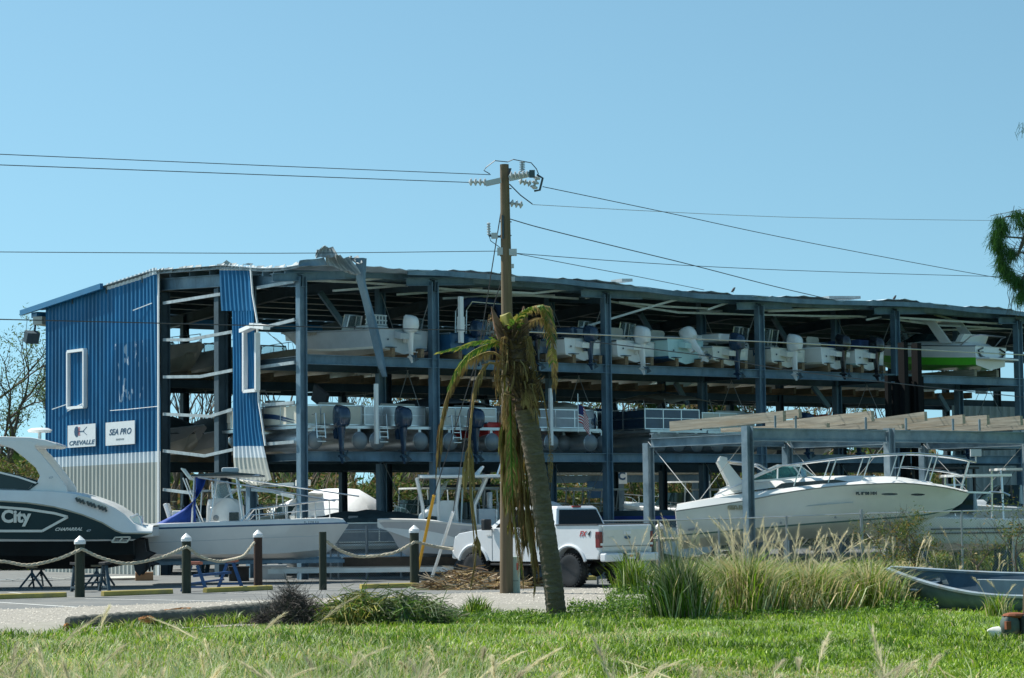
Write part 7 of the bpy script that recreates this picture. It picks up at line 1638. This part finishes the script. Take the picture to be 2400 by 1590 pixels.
# ---------------------------------------------------------------- debris piles
for k in range(26):
    s_ = 8.3 + 3.3 * rb.random(); x = float(crv([(i, a[0]) for i, a in enumerate(path)], s_)); y = float(crv([(i, a[1]) for i, a in enumerate(path)], s_)); a = rb.random() * 6.28; o_ = Vector((math.cos(a), math.sin(a), 0)); c = pp(x, y) + o_ * .2; L_ = .25 + .5 * rb.random()
    frond([c, c + o_ * .14 + Z * .04, c + o_ * .22 - Z * L_ * .5, c + o_ * .2 - Z * L_], .16, 26, (3, 2), 1.1, .012, 'torn_fibres', seed=900 + k, rr_=.012, sp=.8)
def heap(name, label, cat, x, y, wx, wy, h, n, ln, cols, seed, w_=.015, arch=.3, flat=.6, sv=.28):
    rs = np.random.RandomState(seed); g = G(x, y); t = thing(name, label, cat, g); P = []; Fq = []; Mi = []; o = 0
    for k in range(n):
        a = rs.rand() * 6.283; r_ = rs.rand() ** .6; cx, cy = math.cos(a) * r_ * wx, math.sin(a) * r_ * wy; cz = h * (1 - r_ ** (1.1 + .8 * math.sin(a * 2 + seed))) * (.7 + .3 * math.sin(a * 3 + seed * 2)) * (.2 + .9 * rs.rand()) + .03
        th = rs.rand() * 6.283 if rs.rand() > flat else rs.randn() * .4; L_ = ln * (.4 + .8 * rs.rand()); sl = rs.randn() * sv; cv = arch * (rs.rand() - .3); m_ = rs.randint(len(cols)); ww = w_ * (.5 + rs.rand()); K = 4; prev = None
        for i in range(K + 1):
            s_ = i / K - .5; p = np.array([cx + math.cos(th) * L_ * s_, cy + math.sin(th) * L_ * s_, max(.015, cz + sl * L_ * s_ + cv * L_ * (.25 - s_ * s_) * 2)]); nn = np.array([-math.sin(th) * .6, math.cos(th) * .6, .8]) * ww * .5
            P += [p - nn, p + nn]
            if i: Fq.append((o + 2 * i - 2, o + 2 * i - 1, o + 2 * i + 1, o + 2 * i)); Mi.append(m_)
        o += 2 * (K + 1)
    npmesh('stems', np.array(P), np.array(Fq), cols, t, np.array(Mi)); return t
BRN = [PF[3], PF[2], M('dead_stem', (.12, .07, .035), .9, var=.4), M('pale_stem', (.42, .33, .22), .9, var=.3)]
heap('frond_pile', 'pile of dry brown palm fronds around the utility pole foot', 'debris pile', 1105, 1381, 1.2, .8, .5, 1500, .85, BRN, 2, .024)
heap('frond_pile', 'low scatter of dry fronds and a pale branch right of the pedestal', 'debris pile', 1258, 1374, .5, .4, .2, 200, .6, BRN, 3, .025)
heap('brush_pile', 'dark tangled pile of bare twigs at the road edge', 'debris pile', 688, 1462, .72, .5, .7, 4200, .5, [M('dark_twig', (.05, .042, .038), .9, var=.5), M('grey_twig', (.10, .09, .08), .9, var=.4)], 4, .0065, .4, 0, .75)
for sd, x, y, wx, h, lb in ((5, 840, 1463, .6, .42, 'heap of yellow green cut palm fronds right of the dark twigs'), (6, 930, 1462, .9, .38, 'heap of wilted green fronds in the middle of the road edge')):
    heap('frond_heap', lb, 'debris pile', x, y, wx, .5, h, 2600, .7, [PF[0], PF[1] if sd == 5 else leafmat('wilted_green', (.12, .17, .09), None, .6), leafmat('olive_frond', (.10, .13, .04), None, .6)], sd, .015, 1.3, .15, .5)
heap('frond_heap', 'last thin fronds of the green debris left of the palm foot', 'debris pile', 1010, 1458, .6, .35, .2, 380, .6, [PF[0], _M['olive_frond']], 8, .02, .4)
t = thing('palm_log', 'fallen palm trunk with orange rot patches lying along the road edge', 'log', G(158, 1477)); o_ = G(158, 1477); e_ = G(660, 1452)
lp = [(0, 0, .15)] + [tuple((e_ - o_) * s_ + Vector((0, .12 * math.sin(s_ * 3.1), .13 + .04 * s_ + .01 * math.sin(s_ * 9)))) for s_ in np.linspace(.02, 1, 60)]
MB().tube(lp, [.08] + [.10 + .012 * (i % 3 == 0) + .07 * (i / 60) + .008 * math.sin(i * 2.7) for i in range(60)], 14).build('trunk', M('log_bark', (.10, .105, .09), .95, var=.4, scale=5, bump=.02, col2=(.26, .25, .2), c2=(.5, .65)), t, smooth=40)
OR_ = M('orange_rot', (.36, .16, .05), .95, var=.4, scale=14, bump=.02)
for x, y, lx, z_ in ((425, 1449, .42, .20), (345, 1462, .16, .14), (156, 1474, .05, .10)):
    q_ = G(x, y + 12) - o_; mb = MB(); mb.ell((q_.x, q_.y - .02, z_ + .02), (lx, .12, .06), 18, 7); rr2 = random.Random(x); mb.v = [(a, b, c + rr2.uniform(-.02, .02)) for a, b, c in mb.v]; mb.build('rotten_patch', OR_, t)
# ---------------------------------------------------------------- trees
BK = M('tree_bark', (.10, .085, .07), .95, var=.35, scale=4, bump=.02); BKP = M('pale_bark', (.26, .20, .15), .95, var=.35, scale=4)
TL = [leafmat('leaf_olive', (.12, .17, .035), None, .55), leafmat('leaf_dark', (.035, .075, .018), None, .5), leafmat('leaf_brownish', (.20, .14, .06), None, .7), leafmat('needle_green', (.035, .10, .022), None, .5)]
def tree(name, label, cat, base, h, seed, spread=.5, levels=4, leaf=0, lsz=.12, mats=(0, 1), r0=.16, bark=BK, group=None, fork=.25, droop=0.0, cl=.5, lean=(0, 0)):
    rt = random.Random(seed); segs = []; tips = []
    def grow(p, d, L, r, lv):
        pts = [p]; K = 4
        for i in range(K):
            d = (d + Vector((rt.gauss(0, .13), rt.gauss(0, .13), rt.gauss(.03, .08) - droop * (1 if lv < levels else 0)))).normalized(); pts.append(pts[-1] + d * L / K)
        segs.append((pts, [r * (1 - .4 * i / K) for i in range(K + 1)], lv))
        if lv <= 0: tips.append(pts[-1]); return
        nb = 2 + (rt.random() < .55) + (lv == levels)
        for b in range(nb):
            at = K if b < 2 else rt.choice((2, 3)); a = rt.random() * 6.283; s_ = spread * (.7 + .7 * rt.random()); q = (d + Vector((math.cos(a) * s_, math.sin(a) * s_, rt.uniform(-.15, .35) * s_))).normalized()
            grow(pts[at], q, L * (.62 + .2 * rt.random()), r * .58, lv - 1)
        if lv < levels: tips.append(pts[2])
    t = thing(name, label, cat, base, 0, group); grow(Vector((0, 0, -.1)), Vector((lean[0], lean[1], 1)).normalized(), h * .42, r0, levels)
    tk = MB(); br = MB()
    for pts, rr3, lv in segs: (tk if lv == levels else br).tube(pts, rr3, 7 if lv == levels else (5 if lv > 1 else 3), cap=False)
    tk.build('trunk', bark, t, smooth=60); br.build('branches', bark, t, smooth=60)
    if leaf:
        rs = np.random.RandomState(seed); n = leaf * len(tips); c = np.array([list(tips[i % len(tips)]) for i in range(n)]) + rs.randn(n, 3) * cl
        leaves('crown', c, lsz * (.5 + rs.rand(n)), rs.choice(len(mats), n), [TL[i] for i in mats], t, rs)
    return t
def TG_(x, d): p = D(x, 1200, d); p.z = 0; return p
tree('oak_tree', 'sparse leaved spreading tree between the yacht and the blue wall', 'tree', TG_(74, 112), 7.7, 31, .68, 5, 34, .075, (0, 1, 0), .32, BK, cl=.22, group='trees left of the building')
tree('oak_tree', 'taller thinly leaved tree cut by the left picture edge', 'tree', TG_(-60, 104), 10.6, 12, .66, 5, 36, .075, (0, 1, 0), .3, BK, cl=.22, group='trees left of the building')
tree('oak_tree', 'small pale leaved tree low behind the yacht hardtop', 'tree', TG_(20, 96), 3.9, 44, .75, 5, 44, .08, (0, 2, 0), .14, BK, cl=.25, group='trees left of the building')
rt = random.Random(8)
_desc = ['bare storm stripped tree', 'thin leafless sapling', 'bare forked tree with rusty bark', 'half stripped pine', 'leafless slender tree']
spots = [(395, 104, 8.2, 0), (425, 108, 9.2, 0), (452, 101, 8.6, 0), (480, 110, 8.0, 0), (655, 106, 9.0, 0), (740, 112, 8.4, 0), (815, 118, 9.0, 0), (880, 110, 9.4, 0), (925, 120, 9.2, 1), (985, 114, 9.0, 0), (1012, 125, 10, 1), (1060, 118, 9.6, 1), (1135, 122, 10, 1),
         (1180, 126, 10.5, 1), (1395, 128, 10.4, 0), (1530, 124, 10.6, 1), (1572, 130, 11, 2), (1668, 128, 11, 0), (1705, 132, 11.2, 0), (1742, 126, 11.5, 2), (1760, 134, 10.8, 0), (1860, 136, 9.8, 0), (1905, 140, 9.6, 1), (2035, 138, 9.4, 0)]
for k, (x, d, h, lf) in enumerate(spots):
    tree('background_tree', '%s beyond the racks, %s from the left along the back' % (('pine with green tufts' if lf == 2 else 'thinly leaved tree' if lf else _desc[k % 5]), (ORD + ['twentieth', 'twenty-first', 'twenty-second', 'twenty-third', 'twenty-fourth'])[k]), 'tree', TG_(x, d), h * .93, 100 + k, .5 if not lf else .55, 4, 0 if lf == 0 else (18 if lf == 1 else 60), .16 if lf < 2 else .2, (3, 1) if lf == 2 else (0, 2), .16, BK if k % 3 else BKP, 'trees behind the racks', cl=.35)
_b = ['dense palmetto green thicket', 'olive shrub mass with brown dead fronds', 'dark leafy bush', 'tangle of browned vines and leaves']
bs_ = [(250, 100, 3), (440, 98, 2.2), (520, 100, 2.6), (610, 101, 3.4), (690, 102, 3.6), (770, 104, 3.9), (850, 106, 3.8), (920, 108, 4.0), (1000, 110, 4.2), (1080, 111, 4.0), (1160, 112, 4.2), (1240, 118, 3.8), (1330, 119, 3.6), (1420, 121, 3.9), (1510, 123, 3.9), (1600, 125, 4.2), (1690, 127, 4.4), (1780, 129, 4.2), (1880, 131, 4.2), (1990, 134, 4.4), (2100, 137, 4.0), (2220, 140, 4.5), (-40, 94, 3.4), (70, 92, 2.8)]
for k, (x, d, h) in enumerate(bs_):
    rs = np.random.RandomState(300 + k); n = 5200; a = rs.rand(n) * 6.283; r_ = rs.rand(n) ** .5; top_ = h * (.75 + .25 * np.sin(a * 3 + k)) * (1 - .45 * r_ ** 2); c = np.stack([np.cos(a) * r_ * 2.8, np.sin(a) * r_ * 1.6, top_ * rs.rand(n) ** .55], -1)
    c += (rs.randn(int(n / 40) + 1, 3) * .35)[np.arange(n) // 40]
    t = thing('undergrowth_bush', '%s behind the racks, %s from the left' % (_b[k % 4], (ORD + ['twentieth', 'twenty-first', 'twenty-second', 'twenty-third', 'twenty-fourth'])[k]), 'bush', TG_(x, d), 0, 'thicket behind the racks')
    leaves('foliage', c, .10 + .16 * rs.rand(n), rs.choice(4, n, p=(.34, .24, .20, .22) if k % 2 else (.3, .2, .3, .2)), TL, t, rs, ar=.4)
    mb = MB()
    for q_ in range(6): xx, yv = rs.uniform(-2, 2), rs.uniform(-1, 1); mb.tube([(xx, yv, 0), (xx + rs.uniform(-.5, .5), yv, h * .6), (xx + rs.uniform(-1, 1), yv, h * (.9 + .3 * rs.rand()))], [.06, .04, .015], 5)
    mb.build('stems', BKP, t)
# far tree line (one mass)
rs = np.random.RandomState(77); n = 26000; xx = rs.uniform(-400, 3000, n); dd = rs.uniform(150, 190, n); pts = np.stack([(xx - 1200) / F * dd, dd, (5.5 + 1.2 * np.sin(xx * .013) + .8 * np.sin(xx * .05)) * rs.rand(n) ** .6], -1)
tag(leaves('far_treeline', pts, .35 + .5 * rs.rand(n), rs.choice(3, n), TL[:3], rs=rs), 'continuous low tree line far behind the marina', 'tree line', kind='stuff')
# bushes by the fence, foreground right
for k, (x, y, w_, h, n, lb) in enumerate(((2150, 1352, 1.1, 2.1, 2600, 'open leafed shrub with orange tips growing through the chain link fence'), (2068, 1350, .7, 1.75, 1000, 'thin upright shrub left of the bigger fence shrub'), (2385, 1345, .8, 2.0, 900, 'twiggy dark shrub at the right picture edge by the fence'), (2300, 1345, .5, 1.5, 450, 'small wispy shrub in front of the bowrider'))):
    rs = np.random.RandomState(400 + k); t = tree('fence_shrub', lb, 'shrub', G(x, 1374), h * .95, 50 + k, .75, 4, 0, r0=.035, group='shrubs at the fence'); 
    a = rs.rand(n) * 6.283; ce = rs.randn(14, 3) * (w_ * .42, w_ * .3, h * .2) + (0, 0, h * .62); c = ce[rs.randint(14, size=n)] + rs.randn(n, 3) * (.16, .14, .14)
    c[:, 2] = np.abs(c[:, 2]); leaves('crown', c, .03 + .035 * rs.rand(n), rs.choice(3, n, p=(.5, .35, .15)), [TL[0], TL[1], leafmat('leaf_orange', (.35, .22, .04), None, .5)], t, rs, ar=.4)
# overhanging pine at the right edge
g = D(2760, 1200, 44); g.z = 0; pine = thing('pine_tree', 'pine whose drooping needle tufts hang into the right picture edge', 'pine tree', g)
MB().tube([(0, 0, 0), (.1, 0, 4), (0, .1, 9), (-.1, 0, 13)], [.3, .26, .18, .06], 12).build('trunk', BK, pine, smooth=50)
def gp_(x, y, d=44): return D(x, y, d) - g
mb = MB(); brs = [[(2760, 700), (2560, 600), (2420, 505), (2360, 508), (2335, 520)], [(2760, 720), (2540, 640), (2420, 560), (2350, 555), (2330, 560)], [(2760, 740), (2520, 700), (2430, 610), (2390, 590), (2362, 620)], [(2430, 610), (2405, 640), (2392, 665), (2396, 700)], [(2560, 600), (2440, 480), (2400, 500)], [(2420, 505), (2400, 560), (2385, 600)], [(2540, 640), (2440, 520), (2380, 500)], [(2760, 300), (2600, 260), (2440, 296), (2400, 300)]]
for b in brs: mb.tube([gp_(*q_) for q_ in b], [.07, .04, .025, .015, .01][:len(b)], 6)
rs = np.random.RandomState(6)
for k in range(60):
    x, y = 2400 + rs.randn() * 28, 570 + rs.randn() * 45; mb.tube([gp_(x, y), gp_(x + rs.randn() * 14, y + rs.randn() * 14), gp_(x + rs.randn() * 24, y + rs.randn() * 24)], .006, 3)
for k in range(14): x = 2362 + 4 * k + rs.randn() * 3; mb.tube([gp_(x, 650), gp_(x - 4 + rs.randn() * 5, 690), gp_(x - 6 + rs.randn() * 8, 715 + rs.rand() * 40)], .005, 3)
mb.build('branches', BK, pine)
P = []; o = 0; Mi = []
def needles(x, y, n, r_, L, dr):
    for _ in range(n):
        a = rs.randn(2) * r_; p = np.array(gp_(x + a[0], y + a[1] * .8, 44 + rs.randn() * .12)); d = np.array([rs.randn() * .45, rs.randn() * .35, -dr + rs.randn() * .3]); d /= np.linalg.norm(d); q_ = p + d * L * (.7 + .5 * rs.rand()); w_ = np.array([.004, .001, 0]); P.extend([p - w_, p + w_, q_ + w_ * .6, q_ - w_ * .6]); Mi.append(rs.choice((0, 1), p=(.7, .3)))
for x, y, n in ((2342, 515, 260), (2352, 530, 220), (2334, 560, 300), (2345, 575, 280), (2372, 590, 200), (2352, 620, 320), (2365, 640, 320), (2385, 655, 320), (2345, 600, 160), (2384, 500, 180), (2396, 520, 120), (2395, 690, 240), (2410, 660, 300), (2440, 600, 500), (2440, 500, 400), (2340, 540, 240), (2400, 298, 20), (2480, 560, 600)):
    needles(x, y, n, 7, .21, .75)
npmesh('needles', np.array(P), np.arange(len(P)).reshape(-1, 4), [TL[3], leafmat('needle_dark', (.018, .055, .012), None, .5)], pine, np.array(Mi))
# birds on the roof
for lb, x, y in (('small bird perched on the roof edge, left of the two', 1718, 686), ('small bird perched on the roof edge, right of the two', 2096, 704)):
    u_, z_ = PU(x, y, -.4); t = thing('bird', lb, 'bird', W(u_, -.4, z_ - .02), AU, 'birds on the roof'); t.scale = (.6, .6, .6); MB().tube([(-.16, 0, .05), (-.06, 0, .1), (.04, 0, .2), (.1, 0, .3), (.15, 0, .31), (.21, 0, .3)], [.012, .06, .08, .045, .04, .006], 8).build('body', M('dark_plumage', (.05, .05, .055), .8), t, smooth=60); MB().tube([(0, .02, .12), (0, .02, 0)], .008, 4).build('leg', BLACK, t); MB().tube([(0.03, -.02, .12), (0.03, -.02, 0)], .008, 4).build('leg', BLACK, t)
